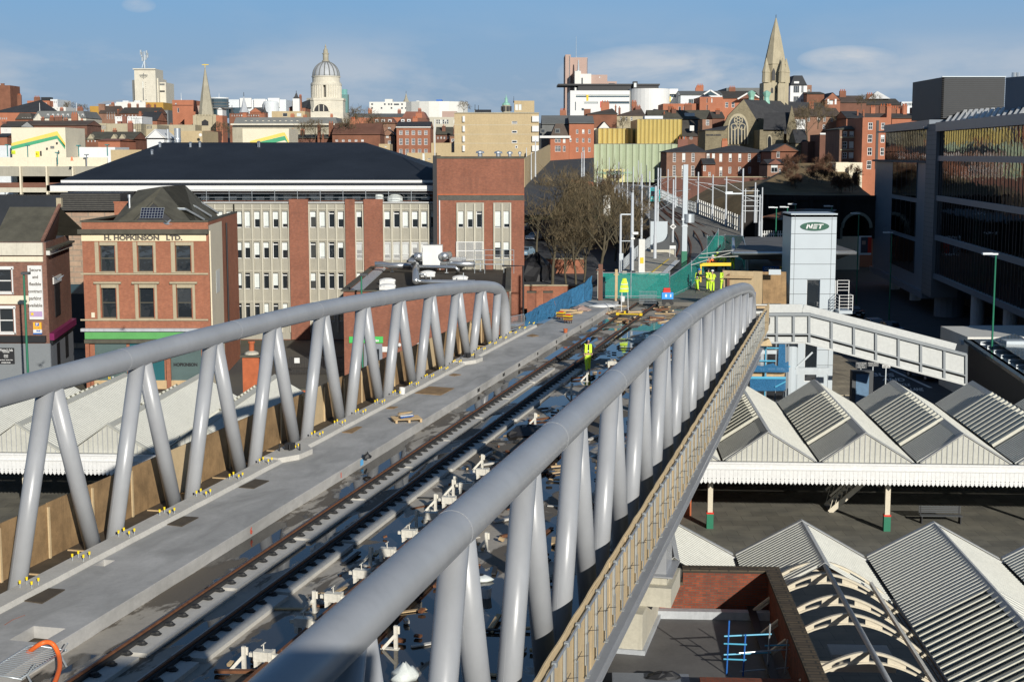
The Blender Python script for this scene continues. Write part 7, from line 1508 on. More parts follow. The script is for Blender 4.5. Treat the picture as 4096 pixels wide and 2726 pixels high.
q=MB(); q.box(s0(262)-.2,14.6,-4,s0(318),18,sz(620)); q.plate([(s0(262)-.2,14.6,sz(620)),(s0(318),14.6,sz(620)),(s0(300),15.5,sz(590)),(s0(275),15.5,sz(590))],(0,1,0)); q.build('stair_turret',M['sand'],t_)
for xx in (198,240): q=MB(); q.plate([qp('D',xx+dx,yy,sY-.1) for dx,yy in ((-9,690),(9,690),(9,655),(0,640),(-9,655))],(0,.05,0)); q.build('belfry_opening',M['black'],t_)
bx0,bx1=s0(165),s0(338); cxm=(bx0+bx1)/2; r8=(bx1-bx0)/2*1.06
q=MB(); q.lathe([(r8,sz(605)),(r8*.98,sz(430))],cxm,16+w_/2,8); oc=q.build('octagon_stage',M['sand'],chx)
for xx,ww in ((227,13),(322,5)): q=MB(); yb_=16+w_/2-r8*cos(pi/8)-.12; f=(sY-16+yb_)/sY; q.plate([(s0(xx+dx*ww/13)-.0,yb_,sz(yy)) for dx,yy in ((-13,582),(13,582),(13,505),(0,475),(-13,505))],(0,.05,0)); q.build('belfry_louvre',M['black'],oc)
q=MB(); q.lathe([(r8*1.06,sz(440)),(r8*.52,sz(205)),(.12,sz(38))],cxm,16+w_/2,8); sp_=q.build('spire',M['sand'],chx); q=MB(); q.tube((cxm,16+w_/2,sz(40)),(cxm,16+w_/2,sz(10)),.08,5); q.build('finial_cross',M['black'],sp_)
for ang in (0,2,4,6): a_=ang*pi/4+pi/8*0; q=MB(); q.plate([(cxm-.8,16+w_/2-r8*.86,sz(415)),(cxm+.8,16+w_/2-r8*.86,sz(415)),(cxm,16+w_/2-r8*.7,sz(325))],(0,1.2,0)); q.build('lucarne',M['sand'],sp_) if ang==0 else None
for (xx,yy) in ((160,16),(295,15.2),(346,18),(340,16+w_)): X_=s0(xx); q=MB(); q.lathe([(.95,sz(600)),(.9,sz(515)),(1.0,sz(512)),(.05,sz(388))],X_,yy+.4,8); q.build('corner_pinnacle',M['sand'],oc)
B('C18','georgian_terrace','red brick georgian pavilion with hipped slate roof and tall white sashes','C',1428,1762,978,1205,292,12,'brickR',[(1482,1668,3,26,990,1068),(1480,1508,1,26,1095,1190),(1558,1580,1,18,1095,1190),(1638,1668,1,28,1098,1196)],roof=('hip',910,'slate'),style='six')
B('C18b','georgian_terrace','long red brick georgian terrace with hipped slate roof below the church','C',1768,2318,982,1205,296,12,'brickR',[(1880,2312,6,24,995,1065),(1772,1842,2,24,993,1038),(1880,1904,1,24,1108,1200),(1958,2150,3,24,1108,1165)],roof=('hip',922,'slate'),style='six')
B('C18c','brick_lean_to','small brick lean to with slate slope between the two georgian blocks','C',1738,1845,1085,1205,289,6,'brickR',[(1742,1768,1,24,1095,1145),(1786,1808,1,20,1152,1200)],roof=('gx',1040,'slate'),style='six')
b=B('D10','twin_gabled_house','small brick house with twin gables and leaded bays below the church','D',158,395,1300,1400,272,9,'brickR',[(190,250,1,56,1300,1370),(255,278,1,18,1335,1385),(300,318,1,16,1300,1345)],style='cross',roof=('gx',1262,'slate')); 
for x0,x1,ym in ((160,290,1258),(290,378,1262)): a=b.p(x0,1300); c=b.p(x1,1300); q=MB(); q.plate([(a[0],-.35,b.H),(c[0],-.35,b.H),((a[0]+c[0])/2,-.35,b.p(0,ym)[1])],(0,3,0)); b.add(q,'front_gable',M['brickR'])
B('D10b','gabled_brick_house','tall gabled brick house with skylight left of the dark trees','D',192,425,1190,1320,284,12,'brickR',[(238,266,1,26,1180,1245)],roof=('gy',1128,'slate'),style='cross')
B('D2','edwardian_hall','white and brick hall with arched white dormer right of the spire','D',355,498,622,800,420,12,'white',[(380,432,1,50,628,690),(447,468,1,20,628,690),(380,425,1,44,718,782),(447,462,1,16,718,782)],roof=('mans',548,'roofD'),style='wide'); b=BL['D2']; q=MB(); a=b.p(388,560); c=b.p(430,612); q.box(a[0],.2,c[1],c[0],2,a[1]-1); q.lathe([(0,0),((c[0]-a[0])/2,0),((c[0]-a[0])/2,1.8)],n=16) if False else None; b.add(q,'arched_dormer',M['white'])
B('D2b','brick_wing','brick wing with small white window right of the edwardian hall','D',495,538,622,820,422,12,'brickR',[(502,524,1,22,660,685)]); B('D3','pinkish_brick_hall','pinkish brick hall with small slate roof','D',497,645,697,860,415,12,'brickR',roof=('gx',684,'roofD')); b=B('D3b','dutch_gabled_hall','brick hall with curved dutch gable and arched white window','D',650,782,750,860,412,12,'brickR',[(690,720,1,30,732+20,788)],roof=('gy',688,'roofD'),style='sash')
for x in (672,735): b.band(x,x+14,742,788,M['white'],.05,'white_panel')
B('D5','long_slate_roof','long dark slate roof behind bare trees on the ridge','D',782,1005,772,860,420,14,'brickD',roof=('gx',716,'roofD')); b=B('D5b','cupola_roof_hall','long slate roof with a small white cupola on its ridge','D',1005,1305,790,860,425,14,'brickD',roof=('gx',742,'roofD')); q=MB(); a=b.p(1115,710); c=b.p(1190,742); q.box(a[0],6,b.H,c[0],9,a[1]-.8); q.lathe([(4.5,a[1]-.8),(.3,a[1]+1.4)],(a[0]+c[0])/2,7.5,4); b.add(q,'white_cupola',M['white'])
B('D5c','flat_modern_block','pale flat roofed modern block on the ridge left of the dark plant screen','D',1308,1415,765,860,430,10,'shed',[(1312,1400,8,8,775,800)],style='plain')
B('D4','brick_row','brown brick row with white sashes and slate roof behind the bare tree','D',390,788,888,1010,340,12,'brickR',[(500,522,1,22,893,935),(588,658,2,20,893,935),(700,718,1,18,893,935),(742,760,1,18,893,918),(632,655,1,20,960,1000)],roof=('gx',822,'roofD'),style='sash'); B('D4b','white_oriel_house','white fronted oriel bays beside the church apse','D',400,485,915,1010,338,8,'white',[(405,480,5,9,920,965)])
B('D6a','chimney_row','red brick gabled row crowded with tall chimneys, upper right','D',835,985,905,960,330,12,'brickR',[(848,878,1,28,918,950)],roof=('gx',850,'roofD'),chim=[(975,14,845,2,1),(925,12,845,2,1)]); B('D6','chimney_row','jumble of red roofs and stacks of chimneys behind the right brick house','D',985,1330,900,960,335,14,'brickO',roof=('gx',868,'roofD'),chim=[(1042,38,808),(1175,42,795),(1240,65,820,8,3),(1310,40,795),(1355-15,18,880,2,1)])
B('D6c','long_brick_wing','long pinkish brick wing left of the glass offices','D',1225,1560,905,985,320,12,'brickO',chim=[(1430,42,790,2,3),(1320,34,795,5,2)],roof=('gx',870,'roofD'))
B('D6d','dark_brick_backs','dark brick backs with pots at the edge of the louvred plant','D',1475,1565,805,960,350,10,'brickD')
B('D7','brown_georgian_house','brown brick georgian house with three rows of white sashes and hipped roof','D',778,970,998,1290,268,12,'brick_br' if False else 'brickD',[(806,952,3,34,1018,1062),(803,950,3,36,1105,1165),(800,948,3,38,1198,1250)],roof=('hip',940,'slate_br'),style='sash',bl=.5)
BL['D7'].wall.data.materials.clear(); BL['D7'].wall.data.materials.append(M['brick_br'])
for y in (1065,1172): BL['D7'].band(780,968,y,y+9,M['sand'],.1)
B('D8','tall_red_town_house','tall orange brick town house with white sashes beside the glass offices','D',975,1219,900,1345,262,12,'brickO',[(1022,1060,1,38,942,1004),(1133,1165,1,32,945,1002),(1018,1056,1,38,1045,1115),(1130,1165,1,32,1048,1115),(1016,1055,1,38,1156,1225),(1126,1165,1,32,1158,1225),(1010,1052,1,38,1268,1342)],style='sash',chim=[(1180,38,800,3,3)])
BL['D8'].band(1092,1100,925,1340,M['black'],.1,'drainpipe')
b=B('D9','rendered_retaining_arches','cream rendered retaining wall with two deep arches under the town houses','D',745,972,1285,1510,258,8,'cream',[(770,835,1,65,1368,1500),(880,945,1,65,1372,1500)],style='plain',rev=1.5); b.band(845,872,1322,1500,M['cream'],1.2,'buttress')
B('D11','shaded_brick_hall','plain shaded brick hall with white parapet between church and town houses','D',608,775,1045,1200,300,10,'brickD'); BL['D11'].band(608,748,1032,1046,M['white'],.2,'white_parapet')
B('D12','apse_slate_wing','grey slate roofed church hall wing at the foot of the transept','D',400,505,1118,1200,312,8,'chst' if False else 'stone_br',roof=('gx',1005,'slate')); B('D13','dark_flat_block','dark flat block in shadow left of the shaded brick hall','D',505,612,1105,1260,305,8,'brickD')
vd=Bld('arched_railway_wall','blackened brick railway viaduct wall with a large arch behind the lift tower','viaduct','H',-60,966,160,236,6,yb=500)
vz=vd.z0; M['sooty']=P('sooty_brick',(.022,.018,.016),.9,.35,.4)
q=MB(); a0,b0_=vd.p(735,300)[0],vd.p(960,300)[0]; q.box(0,0,0,a0,8,vd.H-.8); q.box(b0_,0,0,vd.W+3,8,vd.H-.8); q.box(0,-.25,vd.H-.8,vd.W+3,.3,vd.H)
n=12; zt_=vd.p(0,300)[1]; c_=(a0+b0_)/2; rr=(b0_-a0)/2; zs=zt_-rr
q.box(a0,7.5,0,b0_,8,vd.H-.8)
for i in range(n):
    t0,t1=pi*i/n,pi*(i+1)/n; xa,xb=c_+rr*cos(t1),c_+rr*cos(t0); z=zs+rr*min(sin(t0),sin(t1)); q.box(xa,0,max(z,0),xb,7.5,vd.H-.8)
vw=vd.add(q,'brick_wall',M['sooty']); q=MB(); q.path([(c_+rr*cos(pi*i/n),-.1,zs+rr*sin(pi*i/n)) for i in range(n+1)],.28,5); q.box(a0-.4,-.2,0,a0-.0,0,zs); vd.add(q,'arch_ring',M['stone_dk'])
for x in (130,345,475,690): vd.band(x,x+16,160,500,M['sooty'],.6,'pilaster')
a=PY('H',105,300,210); s1=thing('rusty_roofed_shed','low shed with rusty brown roof behind the lift tower','shed',(a.x,212,7.)); ox,oy=a.x,212
def hp(x,y,Y): g=PY('H',x,y,Y); return (g.x-ox,Y-oy,g.z-7.)
q=MB(); q.plate([hp(105,325,212),hp(230,345,212),hp(450,262,226),hp(330,268,227)],(0,0,-.15)); q.build('rusty_roof',M['rust'],s1); q=MB(); q.box(hp(110,330,213)[0],1,0,hp(340,330,213)[0],8,hp(0,335,213)[2]); q.build('shed_wall',M['sooty'],s1)
s2_=thing('grey_roofed_shed','low shed with pale grey corrugated roof right of the rusty one','shed',(a.x,212,7.)); q=MB(); q.plate([hp(228,345,211),hp(560,355,211),hp(690,270,226),hp(440,262,226)],(0,0,-.15)); q.build('grey_roof',M['roofG'],s2_); q=MB(); q.box(hp(345,345,212)[0],1,0,hp(650,345,212)[0],8,hp(0,355,212)[2]); q.build('shed_wall',M['sooty'],s2_)
pf=thing('palisade_fence','white palisade fence in front of the sheds','fence',tuple(PY('H',100,490,204))); o5=PY('H',100,490,204); L_=PY('H',336,490,204).x-o5.x; hh_=PY('H',100,436,204).z-o5.z; q=MB()
for i in range(int(L_/.32)): q.box(i*.32,0,0,i*.32+.13,.04,hh_)
for z in (.4,hh_-.5): q.box(0,.04,z,L_,.1,z+.08)
q.build('pales',M['white'],pf)
for i,(x,yt,yb,Y,lb_) in enumerate(((215,258,490,200,'green lamp post left of the lift tower, leftmost of the three'),(302,255,470,202,'green lamp post close beside the lift tower'),(365,232,300,206,'green lamp post with white head rising over the lift tower'),(650,248,320,207,'green lamp post whose white head shows right above the tower'),(862,305,700,200,'dark lamp post in front of the black arch'),(1120,455,900,185,'dark lamp post in front of the glass offices'),(1935,625,1180,118,'tall green lamp post before the glass offices at the right'))):
    g=PY('H',x,yt,Y); z0=PY('H',x,yb,Y).z if i<4 else 0; q=MB(); q.tube((0,0,0),(0,0,g.z-z0),.1,8,r2=.07); t=thing('street_lamp',lb_,'street lamp',(g.x,Y,z0),group='green street lamps of the station area'); q.build('lamp_column',M['green'],t); q=MB(); q.box(-1.0,-.15,g.z-z0,.15,.15,g.z-z0+.14); q.box(-1.1,-.2,g.z-z0+.02,-.3,.2,g.z-z0+.18); q.build('lamp_head',M['shed'],t)
for x,y0,y1,Y,lb_ in ((98,600,1290,118,'tall dark green lamp post in front of the corner shop building'),):
    g=PY('E',165,605,Y); q=MB(); q.tube((0,0,0),(0,0,g.z),.11,10,r2=.08); t=thing('street_lamp',lb_,'street lamp',(g.x,Y,0),group='green street lamps of the station area'); q.build('lamp_column',M['green'],t); q=MB(); q.box(-.15,-.25,g.z,.5,.25,g.z+.2); q.build('lamp_head',M['joint'],t)
g=PY('F',950,875,134); q=MB(); q.tube((0,0,0),(0,0,g.z),.11,10,r2=.08); t=thing('street_lamp','green lamp post in front of the low brick extension','street lamp',(g.x,134,0),group='green street lamps of the station area'); q.build('lamp_column',M['green'],t); q=MB(); q.box(-.1,-.25,g.z,.6,.25,g.z+.2); q.build('lamp_head',M['joint'],t)
bbd=Bld('advertising_hoarding','white framed advertising hoarding with a red and dark poster beside the glass offices','billboard','H',866,962,478,206,.4,yb=625); q=MB(); q.box(0,0,0,bbd.W,.3,bbd.H); bbd.add(q,'frame',M['white'])
bbd.band(878,930,486,610,P('poster_dark',(.06,.05,.06),.5,.5,2.),.03,'poster'); bbd.band(900-14,900+14,515,545,P('poster_face',(.38,.24,.18),.5,.2,3.),.05,'poster_face'); bbd.band(932,948,486,610,M['redpaint'],.03,'poster'); bbd.band(950,958,486,610,M['redpaint'],.03,'poster')
random.seed(77)
for b in list(BL.values()):
    if not hasattr(b,'roof2') or b.W<7 or b.Y>640: continue
    zt=max(v.co.z for v in b.roof2.data.vertices)
    for i in range(min(5,int(b.W/7))):
        x=b.W*(i+random.uniform(.2,.8))/min(5,int(b.W/7)); w=random.uniform(.5,1.1); y=b.dep/2+random.uniform(-1.5,1.5); h=random.uniform(.8,1.9); q=MB(); q.box(x-w,y-.4,b.H*.9,x+w,y+.4,zt+h); c=b.add(q,'chimney',M[random.choice(('brickRa','brickR','brickRb','brickO'))]); q=MB()
        for j in range(3): q.lathe([(.15,zt+h),(.11,zt+h+.5)],x-w*.6+j*w*.6,y,6)
        q.build('chimney_pot',M['stred'],c)
def GP(x,y,z=9.9,k='G'):
    g=G(k,x,y,z)
    if g.y>200: g=PY(k,x,y,200+(g.y-200)*.3)
    return g
M['vdeck']=P('tramway_concrete',(.17,.16,.14),.8,.25,.4,bmp=.1)
Lp=[BW(-22.2,110.9,9.9),GP(770,1210),GP(960,1100),GP(1235,850),GP(1225,620),GP(1050,440),GP(880,340),GP(740,290)]
Rp=[BW(-5.6,110.9,9.9),Vector((21.5,114,9.9)),Vector((26,140,9.9)),GP(2120,820),GP(2030,720),GP(1640,560),GP(1340,425),GP(1240,310)]
q=MB()
def zf(Y): return 9.9 if Y<=200 else CZ-11.3*Y/(200+(Y-200)/.3)
nr=0; vs=[]
for i in range(7):
    for j in range(5 if i<6 else 6):
        l,r=Lp[i].lerp(Lp[i+1],j/5),Rp[i].lerp(Rp[i+1],j/5); nr+=1
        for m_ in range(9): p=l.lerp(r,min(max((m_-1)/6,0),1)); vs.append((p.x,p.y,zf(p.y)-(1.3 if m_ in (0,8) else 0)))
q.add(vs,[(i*9+j,i*9+j+1,(i+1)*9+j+1,(i+1)*9+j) for i in range(nr-1) for j in range(8)]+[tuple(range(8,-1,-1))])
tag(q.build('tramway_deck',M['vdeck']),kind='structure')
for i,(x,y) in enumerate(((17,118),(20,140),(24,165),(28,190),(31,215),(33,240))):
    q=MB(); q.box(-1.2,-1.2,0,1.2,1.2,8.6); q.box(-5,-1,7.8,5,1,8.6); solo(q,'viaduct_pier',M['conc_lt'],'concrete pier number %s carrying the tramway beyond the bridge, hidden in shade'%['one','two','three','four','five','six'][i],'pier',(x,y,0),-TH,group='piers under the tramway')
q=MB(); pl_=[(985,1112),(1345,1116),(1478,988),(1440,960),(1240,880)]; q.plate([GP(x,y,9.95) for x,y in pl_],(0,0,.3)); o_=GP(1200,1050,9.9); tp_=thing('tram_platform','long narrow tram stop platform with white edge and yellow line','platform',tuple(o_)); q.build('platform_slab',slabmat('tram_platform_paving',(.42,.39,.32),.8,.8),tp_,tuple(o_))
for p_,w_,m_ in (((1345,1116,1478,988),.5,'white'),((1225,1112,1400,975),.12,'yellow')):
    a,b=GP(p_[0],p_[1],10.27),GP(p_[2],p_[3],10.27); q=MB(); q.beam(a,b,w_,.05); q.build('edge_strip',M[m_],tp_,tuple(o_))
def railrun(nm,label,cat,pts,hgt,step,mat,r=.05,top=True,z=9.9,grp=None):
    o=Vector(pts[0]); t=thing(nm,label,cat,tuple(o),group=grp); q=MB(); 
    for a,b in zip(pts[:-1],pts[1:]):
        a,b=Vector(a),Vector(b); n=max(1,int((b-a).length/step))
        for i in range(n): p=a+(b-a)*i/n; q.tube(p-Vector((0,0,.1)),p+Vector((0,0,hgt)),r,5)
    q.build('posts',M[mat],t,tuple(o)); q=MB()
    for a,b in zip(pts[:-1],pts[1:]):
        for h in ((.3,.6,.95) if top else (.25,.8)): q.tube(Vector(a)+Vector((0,0,hgt*h)),Vector(b)+Vector((0,0,hgt*h)),r*.6,5)
    q.build('rails',M[mat],t,tuple(o)); return t
railrun('platform_railing','stainless railing along the left edge of the tram platform','railing',[GP(975,1112),GP(1090,990),GP(1250,850)],1.3,1.5,'steel',.05)
railrun('viaduct_railing','grey railing along the left edge of the curving viaduct','railing',[GP(1235,620),GP(1050,440),GP(890,340),GP(750,292)],1.4,1.1,'grey_metal',.05)
railrun('viaduct_railing','white leaning railing posts along the right edge of the viaduct','railing',[GP(2030,725),GP(1640,560)],2.2,.95,'offwhite',.11,False)
railrun('viaduct_railing','grey panel railing right of the tram on the far viaduct','railing',[GP(1640,556),GP(1480,505),GP(1330,430)],1.5,.7,'steel',.06)
def track(label,c):
    cc=catmull([tuple(GP(x,y)+Vector((0,0,.05))) for x,y in c],6); o=Vector(cc[0]); t=thing('tram_track',label,'tram track',tuple(o),group='tram tracks curving away')
    for sgn in (-.72,.72):
        q=MB(); q.sweep([(sgn-.1,-.02),(sgn-.1,.03),(sgn-.035,.03),(sgn-.03,.07),(sgn+.03,.07),(sgn+.035,.03),(sgn+.1,.03),(sgn+.1,-.02)],cc); q.build('rail',M['rust'],t,tuple(o))
track('left hand tram track curving past the tram platform',[(1390,1180),(1450,1080),(1520,960),(1545,850),(1500,740),(1420,640),(1345,570),(1280,480),(1230,400),(1190,340)])
track('right hand tram track curving past the green netting',[(1560,1180),(1610,1060),(1650,950),(1640,850),(1585,740),(1500,640),(1400,560),(1310,480),(1260,400),(1225,340)])
track('disused tram spur heading right across the junction',[(1900,840),(1760,740),(1620,660),(1480,590),(1380,540)])
M['polew']=P('silver_pole_paint',(.50,.53,.56),.4,.05,1.)
pl0=[(1068,382,1110,.30,'grey pole with camera at the left of the tram platform'),(965,577,1110,.16,'thin lamp pole at the left corner of the tram platform'),(1155,215,800,.16,'thin silver pole above the white ticket pillar'),(1225,190,610,.17,'silver pole left of the tram front'),(1275,322,1000,.19,'silver pole beside the platform shelter'),(1300,160,640,.26,'thick silver pole before the tram front'),(1435,262,825,.22,'silver pole with white diamond forty sign'),(1390,172,480,.14,'slim pole right of the tram'),(1458,228,515,.16,'slim pole second right of the tram'),(1325,162,430,.13,'slim pole just behind the tram'),(1660,197,570,.16,'pole at the start of the white railing'),(1790,222,630,.16,'pole half way along the white railing'),(1910,236,680,.16,'pole near the near end of the white railing'),(2055,165,770,.24,'stout pole with cross arms left of the platform canopy'),(2170,290,650,.17,'silver pole second left of the canopy frame'),(2210,400,770,.16,'pole with camera in front of the canopy'),(2230,335,780,.15,'tall pole just left of the lift tower sheds'),(1080,150,440,.13,'slim pole left of the sage gallery corner'),(1028,170,480,.12,'slim pole on the left railing of the viaduct'),(985,165,440,.11,'very slim pole on the left railing, further away'),(950,107,420,.15,'pole trailing a wire before the gallery window'),(917,140,390,.13,'pole in front of the gallery shop window'),(865,66,305,.12,'far pole left of the gallery shop window'),(760,96,350,.12,'pole in front of the gallery left end'),(1125,92,335,.11,'far slim pole right of the shop window'),(1150,116,340,.11,'far slim pole two right of the shop window'),(1200,131,310,.11,'farthest slim pole near the tram'),(620,22,240,.13,'white pole on the road corner before the gallery'),(640,2,236,.13,'taller white pole on the road corner'),(205,-90,240,.14,'tall grey pole beside the beige office annexe'),(168,20,265,.11,'short grey pole beside the beige annexe'),(124,-20,305,.12,'grey pole against the beige wall by the brick tower')]
for (x,y0,y1,w,lb_) in pl0:
    far=y1<360 and x<700
    b=PY('G',x,y1,240) if far else GP(x,y1,9.9); t=PY('G',x,y0,b.y); w*=1.5 if w<.2 else 1.1; H=t.z-b.z; q=MB(); q.tube((0,0,0),(0,0,H*.35),w*.62,10); q.tube((0,0,H*.35),(0,0,H),w*.5,10,r2=w*.4); g=thing('catenary_pole',lb_,'pole',tuple(b),group='silver poles along the tramway'); q.build('pole_shaft',M['polew'],g)
    if y1>420 and x>1180 and H>6 and w>.11: q=MB(); q.tube((0,0,H*.8),(-2.6 if x>1500 else 2.2,0,H*.84),.035,5); q.tube((0,0,H*.66),(-2.2 if x>1500 else 2.,0,H*.8),.025,5); q.build('bracket_arm',M['steel'],g)
    if x in (965,): q=MB(); q.box(0,-.06,H-.05,1.2,.06,H+.07); q.box(0,-.05,H*.55,1.0,.05,H*.55+.07); q.box(-.12,-.15,H*.24,.3,.15,H*.35); q.build('lamp_arm',M['steel'],g)
    if x in (1068,): q=MB(); q.box(0,-.25,H*.49,.56,.1,H*.52); q.box(-.12,-.2,H*.43,.25,.2,H*.45); q.build('camera_housing',M['white'],g)
    if x==1435: q=MB(); z_=H*.25; q.plate([(0,-.3,z_-.42),(.42,-.3,z_),(0,-.3,z_+.42),(-.42,-.3,z_)],(0,.05,0)); q.build('diamond_sign',M['white'],g); put_text('40',.42,M['black'],g,(0,-.36,z_))
    if x==2055: 
        q=MB(); q.box(-2.2,-.1,H*.62,.1,.1,H*.64); q.box(-2.4,-.2,H*.62,-1.4,.2,H*.66); q.build('cross_arm',M['steel'],g)
tfr=thing('ladder_frame','white lattice frame with cross bars beside the platform canopy','frame',tuple(GP(2150,650))); q=MB(); f0=GP(2150,650)
for dx in (-1.1,.6): q.tube((dx,0,0),(dx,0,4.9),.07,6)
for z in (1.7,2.4,3.2,3.9,4.6): q.tube((-1.5,0,z),(.9,0,z),.05,5)
q.build('frame_bars',M['shed'],tfr)
b=GP(1535,1085); t=PY('G',1548,130,b.y); w=45/2.24/5800*b.y; H=t.z-b.z; ms=thing('square_mast','huge square mast, grey above and dark green below, in the middle of the tracks','mast',tuple(b)); q=MB(); q.add([(-w/2,-w/2,0),(w/2,-w/2,0),(w/2,w/2,0),(-w/2,w/2,0),(-w*.42,-w/2,H),(w*.5,-w/2,H),(w*.5,w*.4,H),(-w*.42,w*.4,H)],[(0,3,2,1),(4,5,6,7),(0,1,5,4),(1,2,6,5),(2,3,7,6),(3,0,4,7)]); q.build('mast_shaft',M['shed'] if False else M['panel'],ms)
q=MB(); q.box(-w/2-.02,-w/2-.02,0,w/2+.02,w/2+.02,H*.19); q.build('green_base',M['green'],ms); q=MB(); q.box(-w*.6,-w*.6,H*.48,w*.6,w*.6,H*.5); q.lathe([(.0,H*.46),(.5,H*.46),(.5,H*.54),(0,H*.54)],w*.9,-.2,12); q.box(-w*.6,-w*.6,H*.42,w*.6,w*.6,H*.43); q.build('bracket_collar',M['steel'],ms)
b=GP(1155,1105,10.2); q=MB(); H=PY('G',1155,797,b.y).z-b.z; q.box(-.28,-.28,0,.28,.28,H); s_=thing('ticket_pillar','square white pillar with a yellow sign on the tram platform','pillar',tuple(b)); q.build('pillar',M['offwhite'],s_); q=MB(); q.box(-.16,-.31,H*.3,.16,-.285,H*.47); q.build('yellow_sign',M['yellow'],s_)
b=GP(1300,930,10.); a=PY('G',1240,640,b.y); c=PY('G',1412,900,b.y); s_=thing('platform_shelter','pale grey platform shelter end with curved perforated wing','shelter',tuple(b)); q=MB(); q.box(a.x-b.x,.3,-.1,c.x-b.x-.3,.5,a.z-b.z); q.build('end_panel',M['panel'],s_)
q=MB(); n=8; pr_=[]
for i in range(n+1): t=i/n*pi/2; pr_.append((c.x-b.x-.1-1.9*(1-sin(t)),-.3,1.2+ (a.z-b.z-2.4)*(1-cos(t))))
q.plate(pr_+[(c.x-b.x,-.3,.2),(c.x-b.x-1.9,-.3,.2)],(0,.1,0)); q.build('curved_wing',M['joint'],s_); q=MB(); q.box(a.x-b.x,-.6,-.1,c.x-b.x+.4,.2,.5); q.build('equipment_plinth',M['conc_lt'],s_)
b=GP(1432,960,10.2); q=MB(); q.box(-.3,-.04,.9,.35,.04,1.25); q.tube((-.28,0,0),(-.28,0,1.2),.03,5); q.tube((.3,0,0),(.3,0,1.2),.03,5); solo(q,'platform_sign',M['white'],'small white sign board on two legs at the end of the tram platform','sign',tuple(b))
cn=thing('platform_canopy','dark flat platform canopy with silver rolled edge behind the lift tower','canopy',(24,134,10)); o_=(24,134,10)
a=PY('H',-115,610,133.5); c=PY('H',830,620,133.5); q=MB(); z=a.z; q.plate([(a.x,133.5,z),(c.x,133.5,z),(c.x+.6,156,z),(a.x+4.6,156,z)],(0,0,.2)); q.build('roof_sheet',M['felt'],cn,o_); q=MB(); q.path([(a.x-.1,133.4,z),(c.x+.1,133.4,z)],.17,10); q.path([(a.x-.1,133.4,z),(a.x+3.3,156,z)],.17,8); q.build('silver_edge',M['ducting'],cn,o_,smooth=True); q=MB(); q.plate([(a.x+.2,133.6,z-.02),(c.x-.2,133.6,z-.02),(c.x-1.,136,z-.75),(a.x+1.2,136,z-.75)],(0,0,-.05)); q.build('curved_soffit',M['joint'],cn,o_)
for x in (a.x+2,a.x+5.5,a.x+8): q=MB(); q.tube((x,138.,9.9),(x,138,z-.1),.13,8); q.build('canopy_post',M['grey_metal'],cn,o_)
for k,(t_,m_,x0,x1,tm) in enumerate((('GREAT','bluepaint',108,232,'white'),('SO MANY','yellow',246,338,'black'))):
    a=PY('H',x0,715,139); c=PY('H',x1,758,139); bn=thing('hoarding_banner','%s banner reading %s fixed under the platform canopy'%(('blue','GREAT') if k==0 else ('yellow','SO MANY')),'banner',(a.x,139,c.z)); q=MB(); q.box(0,0,0,c.x-a.x,.05,a.z-c.z); q.build('panel',M[m_],bn); ob=put_text(t_,(a.z-c.z)*.75,M[tm],bn,((c.x-a.x)/2,-.02,(a.z-c.z)/2)); xs_=[v.co.x for v in ob.data.vertices]; cx_=(c.x-a.x)/2; s_=min(1,(c.x-a.x)*.9/(max(xs_)-min(xs_)))
    for v in ob.data.vertices: v.co.x=cx_+(v.co.x-cx_)*s_
def yb(x,y,Y): return PY('Y',x,y,Y)
hd=thing('timber_hoarding','pale timber site hoarding with dark posts beside the end of the right truss','hoarding',tuple(yb(1020,1150,107))); o_=tuple(yb(1020,1150,107))
q=MB(); q.plate([yb(1015,1180,107),yb(1640,1180,106),yb(1640,445,106),yb(1018,425,107)],(0,.1,0)); q.build('board_panel',M['plyl'],hd,o_); q=MB(); q.plate([yb(1640,1180,106),yb(1822,1120,109),yb(1835,450,109),yb(1640,440,106)],(.02,.1,0)); q.build('side_panel',M['plyl'],hd,o_)
for x in (1110,1380,1475): q=MB(); q.plate([yb(x-25,1180,106.8),yb(x+28,1180,106.8),yb(x+28,490,106.8),yb(x-25,520,106.8)],(0,-.14,0)); q.build('hoarding_post',M['brickD'],hd,o_)
q=MB(); q.beam(yb(1020,560,106.7),yb(1640,575,105.8),.08,.16); q.build('hoarding_rail',M['timber'],hd,o_)
q=MB(); q.plate([yb(1835,1130,110),yb(2330,1130,110),yb(2330,455,110),yb(1835,455,110)],(0,.1,0)); q.plate([yb(1835,1140,108),yb(2330,1140,108),yb(2330,1130,110.5),yb(1835,1130,110.5)],(0,0,-.2)); q.build('shaded_recess',M['ply'],hd,o_); q=MB(); q.box(yb(1700,1190,105).x,104.8,yb(0,1215,105).z,yb(1970,1190,105).x,106.5,yb(0,1175,105).z); q.build('timber_baulk',M['timber'],hd,o_); q=MB(); q.plate([yb(1600,1190,101),yb(1690,1150,102),yb(1690,880,102),yb(1590,880,101)],(0,.1,0)); q.build('blue_board',M['bluepaint'],hd,o_); q=MB(); q.plate([yb(1965,515,108.6),yb(2220,515,108.6),yb(2220,408,108.6),yb(1965,405,108.6)],(0,.05,0)); q.build('grey_board',M['panel'],hd,o_)
def nettng(label,pts,mat='gnet',nm='green_netting',cat='netting',grp=None):
    P_=[G(k,x,y,z) if z is not None else None for k,x,y,z in pts] ; return P_
